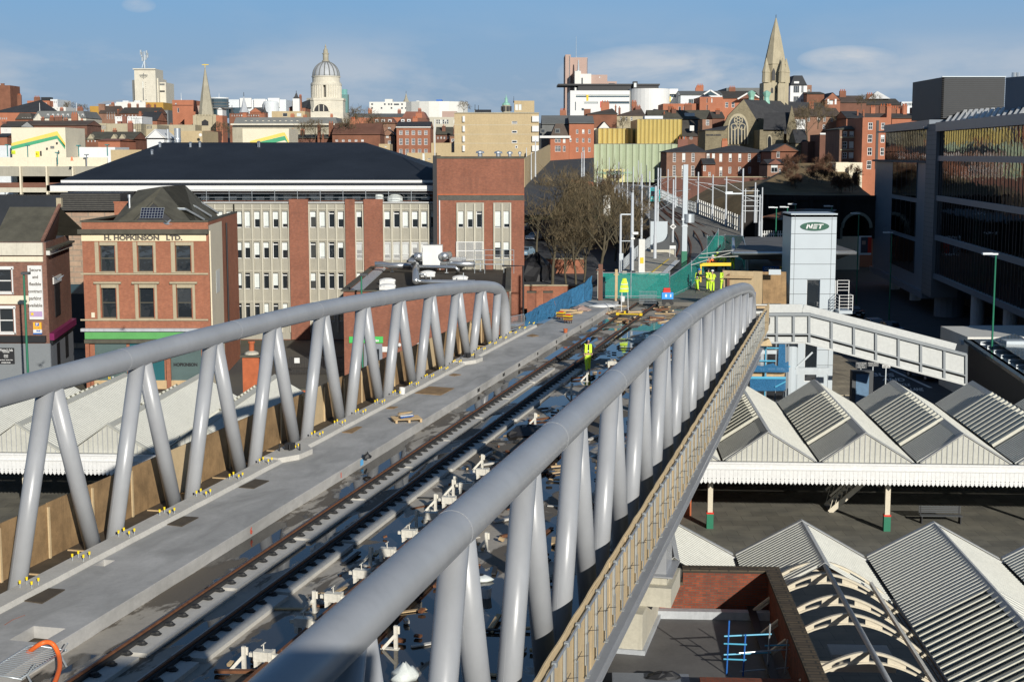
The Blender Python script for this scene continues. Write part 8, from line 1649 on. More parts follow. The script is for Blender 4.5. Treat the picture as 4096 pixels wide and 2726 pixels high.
def netwall(label,base,h,mat,nm,cat,wav=.0,posts=True):
    o=Vector(base[0]); t=thing(nm,label,cat,tuple(o)); q=MB(); n=len(base)
    for a,b,ha,hb in zip(base[:-1],base[1:],h[:-1],h[1:]):
        a,b=Vector(a),Vector(b); m_=max(2,int((b-a).length/.7)); nd=(b-a).normalized().cross(Vector((0,0,1)))
        rows_=5; vs=[]
        for i in range(m_+1):
            f=i/m_; p=a+(b-a)*f; H=ha+(hb-ha)*f
            for j in range(rows_): vs.append(p+Vector((0,0,H*j/(rows_-1)))+nd*(wav*sin(i*1.7+j*2.1+a.x)+random.uniform(-wav,wav)*.6))
        q.add(vs,[(i*rows_+j,(i+1)*rows_+j,(i+1)*rows_+j+1,i*rows_+j+1) for i in range(m_) for j in range(rows_-1)])
    q.build('net_sheet',mat,t,tuple(o),smooth=True)
    if posts:
        q=MB()
        for p,H in zip(base,h): q.tube(p,Vector(p)+Vector((0,0,H+.15)),.04,6)
        for a,b,ha,hb in zip(base[:-1],base[1:],h[:-1],h[1:]): q.tube(Vector(a)+Vector((0,0,ha)),Vector(b)+Vector((0,0,hb)),.035,5); q.tube(Vector(a)+Vector((0,0,.15)),Vector(b)+Vector((0,0,.15)),.03,5)
        q.build('fence_frame',M['steel'],t,tuple(o))
    return t
netwall('green netted site fence across the end of the tram platform',[GP(805,1325),GP(1060,1325),GP(1405,1328)],[2.0,2.0,2.0],M['gnet'],'netted_fence','fence',.04)
netwall('green netted fence running back from the blue generator along the track',[GP(1405,1328),GP(1600,1235),GP(1740,1075),GP(1840,985)],[1.7,2.2,2.2,3.2],M['gnet'],'netted_fence','fence',.06)
netwall('green netted enclosure behind the hi vis workers',[GP(1740,990),GP(1900,960),GP(2060,990),GP(2085,1085)],[2.6,2.4,2.6,2.4],M['gnet'],'netted_fence','fence',.08)
q=MB(); q.plate([GP(1740,1000,9.92),GP(2080,1000,9.92),GP(1900,1250,9.92),GP(1640,1280,9.92)],(0,0,.02)); tag(q.build('work_area_ground',M['vdeck']),kind='structure')
bs=[SB('V',340,635,9.95),SB('V',520,520,9.95),SB('V',740,440,9.95),SB('V',960,320,9.95),SB('V',1130,270,9.95),SB('V',1240,230,9.95)]
netwall('long sagging blue debris sheet along the left edge at the end of the truss',[BW(s,t,9.9) for s,t in bs],[1.05,1.1,1.3,1.35,1.55,1.95],M['bsheet'],'blue_sheet','sheeting',.05,posts=False)
def barrier(label,loc,rz,tilt=None,L=2.3,H=1.05):
    t=thing('crowd_barrier',label,'barrier',tuple(loc),rz,group='steel pedestrian barriers'); q=MB(); q.path([(0,0,.15),(0,0,H-.12),(.12,0,H),(L-.12,0,H),(L,0,H-.12),(L,0,.15)],.022,8); q.tube((0,0,.2),(L,0,.2),.02,8); q.build('outer_frame',M['steel'],t,smooth=True); q=MB()
    for i in range(1,18): q.tube((L*i/18,0,.2),(L*i/18,0,H),.009,5)
    q.build('bars',M['steel'],t); q=MB()
    for x in (.25,L-.25): q.beam((x,-.28,0),(x,0,.18),.03,.03); q.beam((x,.28,0),(x,0,.18),.03,.03)
    q.build('feet',M['steel'],t)
    if tilt: t.rotation_euler=(tilt,0,rz)
    return t
s,t=SB('J',300,1560,9.95); s2,t2=SB('J',760,1255,9.95)
d=BW(s2,t2)-BW(s,t); barrier('steel barrier lying flat across the bare track bed at the bottom left',BW(s,t,9.97),atan2(d.y,d.x),-pi/2+.08,L=d.length)
s,t=SB('V',110,690,10.); s2,t2=SB('V',330,640,10.); d=BW(s2,t2)-BW(s,t); barrier('steel barrier standing between the end of the left truss and the blue sheet',BW(s,t,10.),atan2(d.y,d.x),L=max(d.length,1.5))
q=MB(); pts=[('J',230,1300,9.75),('J',330,1230,10.05),('J',430,1165,10.25),('J',510,1150,10.25),('J',570,1190,10.15),('J',615,1290,9.98),('J',625,1400,9.9),('J',600,1500,9.85),('J',560,1600,9.8)]; pp_=catmull([tuple(G(*p_)) for p_ in pts],5); q.path([Vector(p_)-Vector(pp_[0]) for p_ in pp_],.055,10); solo(q,'orange_duct',M['orange'],'thick orange corrugated cable duct looping over the platform edge at bottom left','duct',pp_[0],smooth=True)
q=MB(); pts=[('J',45,985,9.93),('J',130,930,9.93),('J',262,880,9.93)]; pp_=[G(*p_) for p_ in pts]; q.path([p_-pp_[0] for p_ in pp_],.035,8); solo(q,'clay_pipe',M['stred'],'thin terracotta pipe lying in a slot near the left edge','pipe',tuple(pp_[0]))
g=G('L',1030,750,9.96); pt=thing('wooden_pallet','wooden pallet loaded with offcuts and a blue plastic piece on the slab','pallet',tuple(g),-TH+.5); q=MB()
for i in range(6): q.box(-.6,-.45+i*.17,.12,.6,-.33+i*.17,.145)
for x in (-.55,0,.5): q.box(x,-.45,0,x+.09,.52,.115)
q.build('pallet_boards',M['timber'],pt)
for i,(a_,m_,w_) in enumerate(((.4,'bluepaint',.5),(-.3,'offwhite',.45),(.9,'timber',.6),(0,'brick_buff',.5))): q=MB(); q.beam((-w_*.6,(i-1.5)*.14,.2+i*.04),(w_*.6*cos(a_),(i-1.5)*.14+w_*.4*sin(a_),.24+i*.04),.16,.03); ob=q.build('offcut',M[m_],None); ob.location=g; ob.rotation_euler=(0,0,-TH+.5); tag(ob,['blue plastic strip lying on the loaded pallet','pale board lying on the loaded pallet','brown timber offcut on the loaded pallet','buff board on top of the loaded pallet'][i],'offcut')
def bucket(label,loc,r=.15,h=.3,mat='white'):
    t=thing('bucket',label,'bucket',tuple(loc)); q=MB(); q.lathe([(r*.82,0),(r,h),(r*.9,h),(r*.75,.02)],n=16); q.build('tub',M[mat],t,smooth=False); q=MB(); q.path([(r*cos(i*pi/8),0,h+ -.14*sin(i*pi/8)*.6) for i in range(9)],.006,4); q.build('handle',M['steel'],t)
bucket('white plastic bucket beside yellow capped bolts on the kerb',G('L',998,538,10.1)); bucket('white plastic tub seen between the right truss tubes near the bottom',G('R',1222,925,9.6),.16,.27); bucket('white plastic bucket beside the hi vis jacket on a post',G('V',1648,255,9.9),.2,.4); bucket('terracotta coloured tub on the platform slab near the far end',G('V',882,672,9.97),.14,.25,'stred')
def clump(nm,label,cat,loc,sz,mat,n=9,seed=1):
    random.seed(seed); q=MB(); k=10
    prof=[(sz[0]*.9,0),(sz[0],sz[2]*.3),(sz[0]*.7,sz[2]*.7),(sz[0]*.2,sz[2])]; q.lathe(prof,n=n); q.v=[(x*random.uniform(.7,1.2),y*sz[1]/sz[0]*random.uniform(.7,1.2),z*random.uniform(.75,1.2)) for x,y,z in q.v]; return solo(q,nm,M[mat],label,cat,tuple(loc),random.random()*3,smooth=mat in ('blind','white'))
clump('plastic_sack','crumpled white plastic sack under the right chord','sack',G('R',1200,800,9.6),(.28,.2,.16),'blind',9,2); clump('rubble_sack','large white rubble sack at the bottom between the right truss tubes','sack',G('K',1400,1545,9.6),(.34,.32,.36),'blind',10,3); clump('black_bag','small black bag on the platform edge above a blue paint mark','bag',G('L',722,1040,9.96),(.17,.15,.22),'black',8,4); clump('black_sheeting','dark heap of wrapped sheeting among the distant clamps','sheeting',G('L',1960,850,9.6),(1.3,.7,.35),'black',12,5); clump('orange_bag','bright orange bag behind the near right truss tube','bag',G('R',1185,1490,9.6),(.14,.12,.4),'orange',9,6); clump('white_sheet','rumpled white plastic sheet on the slab by the blue sheeting','sheeting',G('V',1380,320,9.97),(1.4,.8,.2),'white',12,8); clump('pink_tarpaulin','folded pinkish tarpaulin beside the blue sheeting','tarpaulin',G('V',1090,370,9.97),(1.1,.7,.3),'pink',11,9)
for i in range(64):
    random.seed(100+i); k,x,y=random.choice((('V',random.uniform(820,1250),random.uniform(330,440)),('V',random.uniform(1400,2300),random.uniform(240,330)),('V',random.uniform(1950,2300),random.uniform(330,560)),('V',random.uniform(1400,1850),random.uniform(380,560)))); g=G(k,x,y,9.62); L_=random.uniform(.5,1.8); q=MB(); q.box(-L_/2,-.08,0,L_/2,.08,random.uniform(.04,.12)); 
    ob=q.build('timber_offcut',M[random.choice(('timber','plyl','rust','brickR'))]); ob.location=g; ob.rotation_euler=(0,random.uniform(-.05,.1),random.uniform(0,3)); tag(ob,'short timber or rusty bar scattered at the far work site','debris','debris scattered over the far work site')
random.seed(3)
for i,(x,y,L_,a_) in enumerate(((900,420,2.2,.3),(990,415,2.0,.9),(870,380,1.8,-.2))): q=MB(); q.box(-L_/2,-.12,0,L_/2,.12,.12); ob=q.build('timber_plank',M['timber']); ob.location=G('V',x,y,9.97+.05*i); ob.rotation_euler=(0,0,a_); tag(ob,['brown plank on the pile beside the yellow machines','plank sticking out right from the pile by the yellow machines','plank at the back of the pile by the yellow machines'][i],'plank')
for i,(x,y,lb_) in enumerate(((820,500,'left yellow and brown tool crate on legs'),(915,545,'right yellow and brown tool crate on legs'))):
    g=G('V',x,y,9.97); t=thing('site_machine',lb_,'machine',tuple(g),-TH-.3,group='yellow machines on the slab'); t.scale=(.62,.62,.62); q=MB(); q.box(-.38,-.3,.25,.38,.3,.75); q.build('body',M['brickD'],t); q=MB(); q.box(-.42,-.34,.72,.42,.34,.86); q.box(-.42,-.34,.45,.42,.34,.5); q.build('yellow_frame',M['yellow'],t); q=MB(); q.box(-.2,-.15,.86,.25,.15,.97); q.build('red_motor',M['redpaint'],t)
    for sx_ in (-.3,.3):
        for sy_ in (-.22,.22): q=MB(); q.tube((sx_,sy_,0),(sx_,sy_,.3),.05,6); q.build('leg',M['black'],t)
g=G('V',1740,440,9.85); t=thing('track_gauge','yellow track gauge bar lying across the rails','track gauge',tuple(g),-TH); t.scale=(.62,.62,.62); q=MB(); q.box(-1.4,-.06,.1,1.4,.06,.2); q.build('bar',M['yellow'],t); q=MB(); q.box(-1.5,-.2,0,-1.2,.2,.3); q.box(1.2,-.2,0,1.5,.2,.3); q.box(-.6,-.1,.2,-.4,.1,.5); q.build('end_block',M['yellow'],t)
g=G('V',2250,300,9.9); t=thing('blue_generator','blue trolley generator with a red toolbox on top','generator',tuple(g)); t.scale=(.62,.62,.62); q=MB(); q.box(-.7,-.4,.75,.7,.4,1.55); q.build('blue_body',P('sky_blue_paint',(.03,.28,.72),.45,.05,1.),t); q=MB(); q.box(-.55,-.3,.3,.55,.3,.75); q.build('engine',M['black'],t)
for sx_ in (-.45,.5): q=MB(); q.lathe([(.25,-.06),(.25,.06)],n=14); q.v=[(x+sx_,z-.36,y+.25) for x,y,z in q.v]; q.build('wheel',M['rubber'],t)
q=MB(); q.box(-.3,-.42,1.0,-.08,-.405,1.35); q.box(.3,-.42,1.0,.45,-.405,1.35); q.build('white_sticker',M['white'],t)
t2=thing('red_toolbox','red two tier toolbox standing on the blue generator','toolbox',(g.x-.05,g.y,g.z+.965)); t2.scale=(.62,.62,.62); q=MB(); q.box(-.45,-.3,0,.45,.3,.28); q.box(-.38,-.27,.3,.4,.27,.52); q.build('box',M['redpaint'],t2); q=MB(); q.box(-.46,-.31,.24,.46,.31,.28); q.build('lid',M['redpaint'],t2)
for (x,y0,y1,w,mt,lb_) in ((1350,-250,235,.34,'brickD','tall rusty steel column standing at the end of the blue sheet'),(1563,-180,245,.2,'timber','tall timber post right of the rusty column'),(1320,-190,210,.1,'conc_lt','thin concrete post just left of the rusty column')):
    g=G('V',x,y1,9.9); H=PY('V',x,y0,g.y).z-g.z; q=MB(); q.box(-w/2,-w/2,0,w/2,w/2,H); q.box(-w,-.06,H*.82,w,.06,H*.85); t=thing('site_post',lb_,'post',tuple(g)); q.build('post_shaft',M[mt],t)
g=G('V',1990,290,9.9); t=thing('wire_trolley','silver wire mesh cage trolley in front of the green netting','trolley',tuple(g)); t.scale=(.68,.68,.8); q=MB()
for i in range(13): x=-.95+i*.158; q.tube((x,-.3,.1),(x-.05,-.3,1.2),.008,4); q.tube((x,.3,.1),(x,.3,1.2),.008,4)
for z in (.1,.35,.6,.85,1.2): q.tube((-.98,-.3,z),(.98,-.3,z),.011,4); q.tube((-.98,.3,z),(.98,.3,z),.011,4)
q.build('wire_cage',M['steel'],t)
g=G('V',1670,385,9.9); t=thing('tripod_stand','tall white and silver pole stand','stand',tuple(g)); q=MB(); q.tube((-.2,0,0),(-.15,0,2.2),.03,6); q.tube((.35,.6,0),(.25,.3,2.1),.025,6); q.build('poles',M['white'],t)
q=MB(); q.lathe([(.42,0),(.36,.35),(.22,.85),(.16,1.1)],n=10); q.v=[(x*1.1+random.uniform(-.05,.05),y*.5,z) for x,y,z in q.v]; jk=thing('hi_vis_jacket','hi vis yellow jacket hung over the pole stand','jacket',(g.x,g.y,g.z+1.4)); jk.scale=(.72,.72,.9); q.build('jacket_cloth',M['hiviz'],jk); q=MB(); q.box(-.42,-.24,.25,.42,.24,.31); q.box(-.36,-.22,.6,.36,.22,.66); q.build('silver_tape',M['blind'],jk)
a,b=yb(520,300,128),yb(1170,295,128); q=MB(); q.beam(Vector((0,0,0)),b-a,.22,.28); q.beam((0.1,0,0),(.1,0,-1.8),.12,.12); solo(q,'yellow_beam',M['yellow'],'yellow beam spanning across between the two groups of workers','beam',tuple(a))
for i,(p_,r_) in enumerate((((340,310,122),(1180,50,134)),((500,160,124),(1320,130,132)),((560,80,125),(1220,5,134)))):
    a,b=yb(*p_),yb(*r_); q=MB(); q.tube((0,0,0),b-a,.035,5); solo(q,'scaffold_tube',M['offwhite'],'%s pale scaffold tube slanting over the work area'%('lowest','middle','highest')[i],'scaffold tube',tuple(a))
def skinned(name,J,E_,mat,parent,sub=1,root=0):
    me=bpy.data.meshes.new(name); keys=list(J); ix={k:i for i,k in enumerate(keys)}; me.from_pydata([J[k][0] for k in keys],[(ix[a],ix[b]) for a,b in E_],[])
    ob=bpy.data.objects.new(name,me); C.objects.link(ob); m=ob.modifiers.new('s','SKIN'); m.use_smooth_shade=True
    for k,i in ix.items(): r=J[k][1]; me.skin_vertices[0].data[i].radius=r if isinstance(r,tuple) else (r,r); me.skin_vertices[0].data[i].use_root=(i==root)
    s=ob.modifiers.new('u','SUBSURF'); s.levels=sub; s.render_levels=sub; bpy.context.view_layer.update()
    ev=ob.evaluated_get(bpy.context.evaluated_depsgraph_get()); nm=bpy.data.meshes.new_from_object(ev); nm.materials.clear(); nm.materials.append(mat); bpy.data.objects.remove(ob)
    o=bpy.data.objects.new(name,nm); C.objects.link(o); o.parent=parent; return o
def person(label,loc,rz,vest='hiviz',trous='hiviz',hat='bluepaint',jacket='navy',step=.12,lean=0.,arms=None,crouch=0.,headdn=.0,scale=1.,group=None):
    r=thing('person',label,'person',tuple(loc),rz,group); r.scale=(scale,)*3; c=crouch; hz=.95-.42*c; ly=-lean
    hip=Vector((0,0,hz)); ch=hip+Vector((0,-.25*sin(lean)-.03,.42*cos(lean))); nk=ch+Vector((0,-.12*sin(lean)-.01,.14)); hd=nk+Vector((0,-.04-headdn*.06-.1*sin(lean),.17))
    kn=lambda s,f:Vector((s*.11,-f*step-.28*c*1.3,.5-.1*c)); an=lambda s,f:Vector((s*.11,-f*step*1.6+.12*c,.09))
    A={}
    for s,n in ((-1,'l'),(1,'r')):
        sh=nk+Vector((s*.19,.0,-.07)); a=arms[0 if s<0 else 1] if arms else ((s*.10,-.0,-.28),(s*.02,-.12,-.24)); el=sh+Vector(a[0]); wr=el+Vector(a[1]); A[n]=(sh,el,wr)
    J={'hip':(hip,.14),'ch':(ch,(.17,.12)),'nk':(nk,.055),'hd0':(nk+Vector((0,-.02,.07)),.055),'hd':(hd,.095),'top':(hd+Vector((0,.0,.10)),.075)}; E_=[('hip','ch'),('ch','nk'),('nk','hd0'),('hd0','hd'),('hd','top')]
    J['nose']=(hd+Vector((0,-.12,-.01)),.014); E_.append(('hd','nose'))
    for s,n,f in ((-1,'l',1),(1,'r',-1)):
        k,a=kn(s,f),an(s,f); J['th'+n]=(hip+Vector((s*.09,0,-.08)),.095); J['kn'+n]=(k,.065); J['an'+n]=(a,.045); J['to'+n]=(a+Vector((s*.02,-.17,-.05)),.035); E_+= [('hip','th'+n),('th'+n,'kn'+n),('kn'+n,'an'+n),('an'+n,'to'+n)]
        sh,el,wr=A[n]; J['sh'+n]=(sh,.06); J['el'+n]=(el,.045); J['wr'+n]=(wr,.03); d=(wr-el).normalized(); pm=wr+d*.07; J['pm'+n]=(pm,(.038,.022)); E_+= [('ch','sh'+n),('sh'+n,'el'+n),('el'+n,'wr'+n),('wr'+n,'pm'+n)]
        for i in range(4): J['f%d'%i+n]=(pm+d*(.075-.008*abs(i-1.5))+Vector(((i-1.5)*.02,-.02,-.01)),.009); E_.append(('pm'+n,'f%d'%i+n))
        J['tb'+n]=(wr+d*.05+Vector((-s*.045,-.03,0)),.01); E_.append(('wr'+n,'tb'+n))
    skinned('body',J,E_,M['skin'],r)
    T={'hip':(hip,(.165,.135))}; TE=[]
    for n in 'lr': T['th'+n]=(J['th'+n][0],.115); T['kn'+n]=(J['kn'+n][0],.085); T['an'+n]=(J['an'+n][0]+Vector((0,0,.02)),.07); TE+= [('hip','th'+n),('th'+n,'kn'+n),('kn'+n,'an'+n)]
    skinned('trousers',T,TE,M[trous],r)
    K={'hip':(hip+Vector((0,0,.0)),(.17,.14)),'ch':(ch,(.19,.145)),'nk':(nk+Vector((0,0,-.03)),.07)}; KE=[('hip','ch'),('ch','nk')]
    for n in 'lr': sh,el,wr=A[n]; K['sh'+n]=(sh,.08); K['el'+n]=(el,.065); K['wr'+n]=(wr,.05); KE+= [('ch','sh'+n),('sh'+n,'el'+n),('el'+n,'wr'+n)]
    skinned('jacket',K,KE,M[jacket],r)
    if vest:
        for s in (-1,1): q=MB(); a=ch+Vector((s*.11,-.155,.14)); b=hip+Vector((s*.12,-.15,.1)); q.beam(a,b,.15,.02,up=(0,1,0)); a=ch+Vector((s*.11,.15,.14)); b=hip+Vector((s*.12,.145,.1)); q.beam(a,b,.17,.02,up=(0,1,0)); q.build('vest_panel',M[vest],r)
        q=MB(); q.lathe([(.185,0),(.185,.06)],n=14); z=hip.z+.18; f=.18/.42; q.v=[(x,y*.8+(hip+(ch-hip)*f).y,v+z) for x,y,v in q.v]; q.build('reflective_band',M['blind'],r)
    q=MB(); h=hd+Vector((0,0,.05)); q.lathe([(.135,0),(.13,.05),(.11,.10),(.06,.135),(.01,.145)],n=16); q.box(-.08,-.19,-.0,.08,-.1,.015); q.v=[(x,y,z) for x,y,z in q.v]; ca,sa=cos(-headdn*.5),sin(-headdn*.5); q.v=[(x+h.x,(y*ca-z*sa*-1*-1)+h.y,z*ca+y*sa*-1*-1+h.z) for x,y,z in q.v]; q.build('hard_hat',M[hat],r,smooth=True)
    for n in 'lr': a=J['an'+n][0]; q=MB(); q.lathe([(.055,-.09),(.06,-.04),(.05,.06)],a.x,a.y,8); q.v=[(x,y,z+a.z) for x,y,z in q.v]; q.box(a.x-.045,a.y-.19,a.z-.09,a.x+.045,a.y+.02,a.z-.02); q.build('boot',M['black'],r)
    return r
g=G('W',948,880,9.6); person('person in blue hard hat, black jacket and lime trousers walking along the track',g,.08,step=.2,headdn=1.2,arms=(((-.13,.02,-.26),(.10,-.10,-.18)),((.13,.02,-.26),(-.10,-.10,-.18))))
wk=[(455,1175,'hiviz','hiviz','navy','person in full lime hi vis standing at the left of the shaded group, facing right',1.2,0,.2,120),(690,1200,'hiviz','hiviz','hiviz','person in lime hi vis seen from behind, middle of the shaded group',3.1,0,.1,120),(770,1225,'hiviz','hiviz','hiviz','shorter person in lime hi vis with silver bands, right beside the middle one',3.0,0,.3,118.5),(990,1160,'hiviz','hiviz','hiviz','person in lime hi vis half hidden behind the timber hoarding',2.8,0,.1,120),(700,560,'hiviz_or','navy','hiviz_or','person in orange hi vis jacket bending over beside the yellow beam',1.2,.2,.7,139),(860,440,'hiviz','navy','hiviz','person in lime hi vis with bright lime hood in the sunlit group',.2,0,.3,141),(1030,520,'hiviz','navy','hiviz','person in lime hi vis bending forward with bare arm, centre of the sunlit group',-.6,.1,.8,140),(1200,500,'hiviz','hiviz','navy','person in navy and lime hi vis leaning right beside the canopy edge',-.9,0,.4,141)]
hats=['bluepaint','navy','white','navy','white','hiviz','black','white']
for i,(x,y,v,tr,jk_,lb_,rz,cr,ln,Y) in enumerate(wk):
    g=PY('Y',x,y,Y); person(lb_,(g.x,Y,9.93),rz,v,tr,hats[i],jk_,.08,ln,((( -.06,-.2,-.2),(.02,-.22,-.02)),((.06,-.2,-.2),(-.02,-.22,-.02))),cr,group='site workers by the green netting')
b=GP(1275,475,10.); tm=thing('tram','turquoise and silver tram approaching on the curved viaduct','tram',tuple(b),.07); tm.scale=(.74,.74,.74); M['teal']=P('turquoise_tram_paint',(.03,.48,.50),.25,.05,1.,fine=False)
q=MB(); q.v=[(-1.2,0,.35),(1.2,0,.35),(1.2,-.35,1.4),(-1.2,-.35,1.4),(1.1,.25,2.9),(-1.1,.25,2.9),(.9,.9,3.3),(-.9,.9,3.3),(-1.2,2.2,.35),(1.2,2.2,.35),(1.2,2.2,2.9),(-1.2,2.2,2.9),(.95,2.2,3.4),(-.95,2.2,3.4)]; q.f=[(0,1,2,3),(3,2,4,5),(5,4,6,7),(1,9,10,4,2),(8,0,3,5,11),(4,10,12,6),(11,5,7,13),(7,6,12,13),(9,8,11,13,12,10)]; q.m=[0]*9; q.build('cab',M['teal'],tm)
q=MB(); q.plate([(-1.0,-.33,1.5),(1.0,-.33,1.5),(.9,.19,2.75),(-.9,.19,2.75)],(0,-.06,.0)); q.build('windscreen',M['gl'],tm); q=MB(); q.box(-.75,.2,2.92,.75,.3,3.15); q.build('destination_blind',M['black'],tm)
for s_ in (-.8,.8): q=MB(); q.lathe([(0,0),(.13,0),(.13,.05)],n=10); q.v=[(x+s_,-.3-z,y+1.0) for x,y,z in q.v]; q.build('headlight',M['blind'],tm)
for i in range(3): q=MB(); y=2.3+i*9.2; q.box(-1.2,y,.35,1.2,y+9,3.0); q.plate([(-1.0,y,3.0),(1.0,y,3.0),(1.0,y+9,3.0),(-1.0,y+9,3.0)],(0,0,.4)); cr_=q.build('carriage',M['shed'],tm); q=MB(); q.box(-1.22,y+.4,1.3,-1.203,y+8.6,2.6); q.box(1.203,y+.4,1.3,1.22,y+8.6,2.6); q.build('side_windows',M['gl'],cr_)
def car(label,loc,rz,mat,kind='car',dark=False):
    t=thing('parked_car' if kind=='car' else 'van',label,kind,tuple(loc),rz); L,W=4.3,1.75; q=MB()
    pr=[(-L/2,.35),(-L/2,.75),(-L/2+.1,.9),(-L*.22,.98),(-L*.06,1.42),(L*.28,1.45),(L*.44,1.0),(L/2,.92),(L/2,.4)] if kind=='car' else [(-L/2,.35),(-L/2,1.0),(-L*.36,1.15),(-L*.2,1.9),(L/2,1.95),(L/2,.4)]
    n=len(pr); vs=[]
    for s_ in (-1,1):
        for (x,z) in pr: w=W/2*(1 if z<1.05 else .84); vs.append((x,s_*w,z))
    q.add(vs,[tuple(range(n)),tuple(range(2*n-1,n-1,-1))]+[(i,n+i,n+(i+1)%n,(i+1)%n) for i in range(n)]); q.build('body',mat,t)
    q=MB()
    if kind=='car': 
        q.plate([(-L*.205,-.72,1.03),(-L*.205,.72,1.03),(-L*.075,.66,1.38),(-L*.075,-.66,1.38)],(-.03,0,.02)); q.plate([(L*.43,-.7,1.05),(L*.43,.7,1.05),(L*.30,.64,1.38),(L*.30,-.64,1.38)],(.03,0,.02))
        for s_ in (-1,1): q.plate([(-L*.18,s_*.80,1.04),(L*.38,s_*.80,1.04),(L*.27,s_*.745,1.36),(-L*.06,s_*.745,1.36)],(0,s_*.03,0))
    else: q.plate([(-L*.345,-.75,1.2),(-L*.345,.75,1.2),(-L*.22,.7,1.8),(-L*.22,-.7,1.8)],(-.03,0,.02))
    q.build('windows',M['gl'],t)
    for x in (-L*.31,L*.31):
        for s_ in (-1,1): q=MB(); q.lathe([(.32,-.1),(.32,.1)],n=14); q.v=[(a+x,s_*(W/2-.08)+c,b_+.32) for a,b_,c in q.v]; w=q.build('wheel',M['rubber'],t); q=MB(); q.lathe([(.19,-.11),(.19,.11)],n=10); q.v=[(a+x,s_*(W/2-.07)+c,b_+.32) for a,b_,c in q.v]; q.build('rim',M['steel'],w)
    for s_ in (-.6,.6): q=MB(); q.box(-L/2-.02,s_-.18,.62,-L/2+.05,s_+.18,.78); q.build('headlight',M['blind'],t)
    q=MB(); q.box(-L/2-.03,-.26,.42,-L/2-.003,.26,.53); q.build('number_plate',M['offwhite'],t)
    return t
cm=lambda n,c:P(n,c,.25,.03,1.,spec=.6,fine=False)
g=PY('G',203,808,262); car('white car with dark windscreen parked in the car park below the bare trees',(g.x,262,g.z),pi/2-.5,cm('white_car_paint',(.75,.75,.75)))
g=PY('G',120,950,232); car('pale blue car half hidden behind the brick tower corner',(g.x,232,g.z),pi/2-.3,cm('blue_car_paint',(.22,.33,.42))); g=PY('G',100,725,275); car('white car almost hidden behind the brick tower',(g.x,275,g.z),pi/2-.3,bpy.data.materials['white_car_paint'])
for (x,y,Y,lb_,m_) in ((590,805,150,'pale silver car in the shaded street behind the ramp','silver_car_paint'),(780,850,143,'dark blue car in the shaded street just above the ramp','navy_car_paint'),(330,640,175,'black car at the kerb in the deep shade of the street','black_car_paint')):
    g=G('c',x,y,0); car(lb_,(g.x,g.y,0.03),pi/2+.1,cm(m_,{'s':(.35,.37,.4),'n':(.03,.05,.1),'b':(.015,.015,.018)}[m_[0]]))
g=G('b',1500,165,0); car('dark blue car with bright round headlights emerging from under the ramp',(g.x,g.y+1.5,0.03),pi/2+.35,bpy.data.materials['navy_car_paint'])
g=PY('E',540,1080,134); car('dark blue van parked in the shaded gap between corner shop and warehouse',(g.x,140,0),pi/2,bpy.data.materials['navy_car_paint'],'van')
def bird(label,loc,rz,s=1.):
    t=thing('pigeon',label,'bird',tuple(loc),rz); q=MB(); q.path([(-.18,0,0),(-.1,0,.005),(0,0,.01),(.09,0,.03),(.14,0,.055),(.17,0,.06)],.01,8); 
    rr=[.012,.035,.05,.04,.024,.012]
    q.v=[(x,y*rr[i//8]/.01,.0+(z-[0,.005,.01,.03,.055,.06][i//8])*rr[i//8]/.01+[0,.005,.01,.03,.055,.06][i//8]) for i,(x,y,z) in enumerate(q.v)]; q.box(-.27,-.03,-.005,-.16,.03,.005); q.build('body',M['grey_metal'],t,smooth=True)
    for sg in (-1,1): q=MB(); q.plate([(.06,sg*.03,.02),(-.05,sg*.03,.02),(-.1,sg*.2,.14),(-.06,sg*.32,.2),(.0,sg*.22,.16)],(0,0,.006)); q.build('wing',M['steel'],t)
    t.scale=(s,)*3
g=PY('E',1162,255,100); bird('flying pigeon with raised wings in front of the Hopkinson parapet',g,2.9,1.5); g=PY('E',402,642,100); bird('flying pigeon with spread wings between the corner shop and the warehouse',g,2.5,1.5)
M['bark']=P('brown_bark',(.09,.076,.048),.9,.3,2.); M['twig']=P('bare_twigs',(.15,.115,.065),.9,.3,.5,fine=False); M['scrub']=P('dry_scrub',(.16,.115,.06),.95,.5,.25); M['redtwig']=P('reddish_twigs',(.13,.065,.038),.9,.3,.5,fine=False); M['grassy']=P('rough_grass_bank',(.085,.085,.04),.95,.5,.2,bmp=.3)
q=MB(); q.add([(-12,187,4.25),(24,187,4.25),(30,240,4.9),(34,300,7.2),(40,335,10),(-14,335,10),(-14,300,7.2),(-14,240,4.9)],[(0,1,2,7),(7,2,3,6),(6,3,4,5)]); tag(q.build('car_park_surface',M['asph']),kind='structure')
q=MB(); q.add([PY('G',110,620,252),PY('G',900,640,246),PY('G',1080,480,262),PY('G',880,345,285),PY('G',560,300,290),PY('G',330,330,272),PY('G',110,420,262)],[(0,1,2,3,4,5,6)]); tag(q.build('embankment',M['grassy']),kind='structure')
q=MB(); q.add([PY('C',60,1520,190),PY('C',430,1520,190),PY('C',620,1215,252),PY('C',806,1240,262),PY('C',806,1030,318),PY('C',420,1055,312),PY('C',215,1262,232)],[(0,1,2,6),(2,3,4,5),(6,2,5)]); tag(q.build('hill_road',M['asph']),kind='structure')
q=MB(); q.add([PY('C',210,1300,229),PY('C',300,1300,229),PY('C',500,1085,311),PY('C',415,1055,312)],[(0,1,2,3)]); q.v=[(x,y,z+.12) for x,y,z in q.v]; tag(q.build('hill_pavement',M['conc_lt']),kind='structure')
a=PY('C',212,1330,228); sw=thing('street_side_wall','beige concrete retaining wall beside the hill road left of the gallery','wall',tuple(a)); q=MB(); q.plate([a,PY('C',432,1080,312),PY('C',432,920,312),PY('C',212,1040,228)],(-.4,0,0)); q.build('wall_face',M['buffD'],sw,tuple(a))
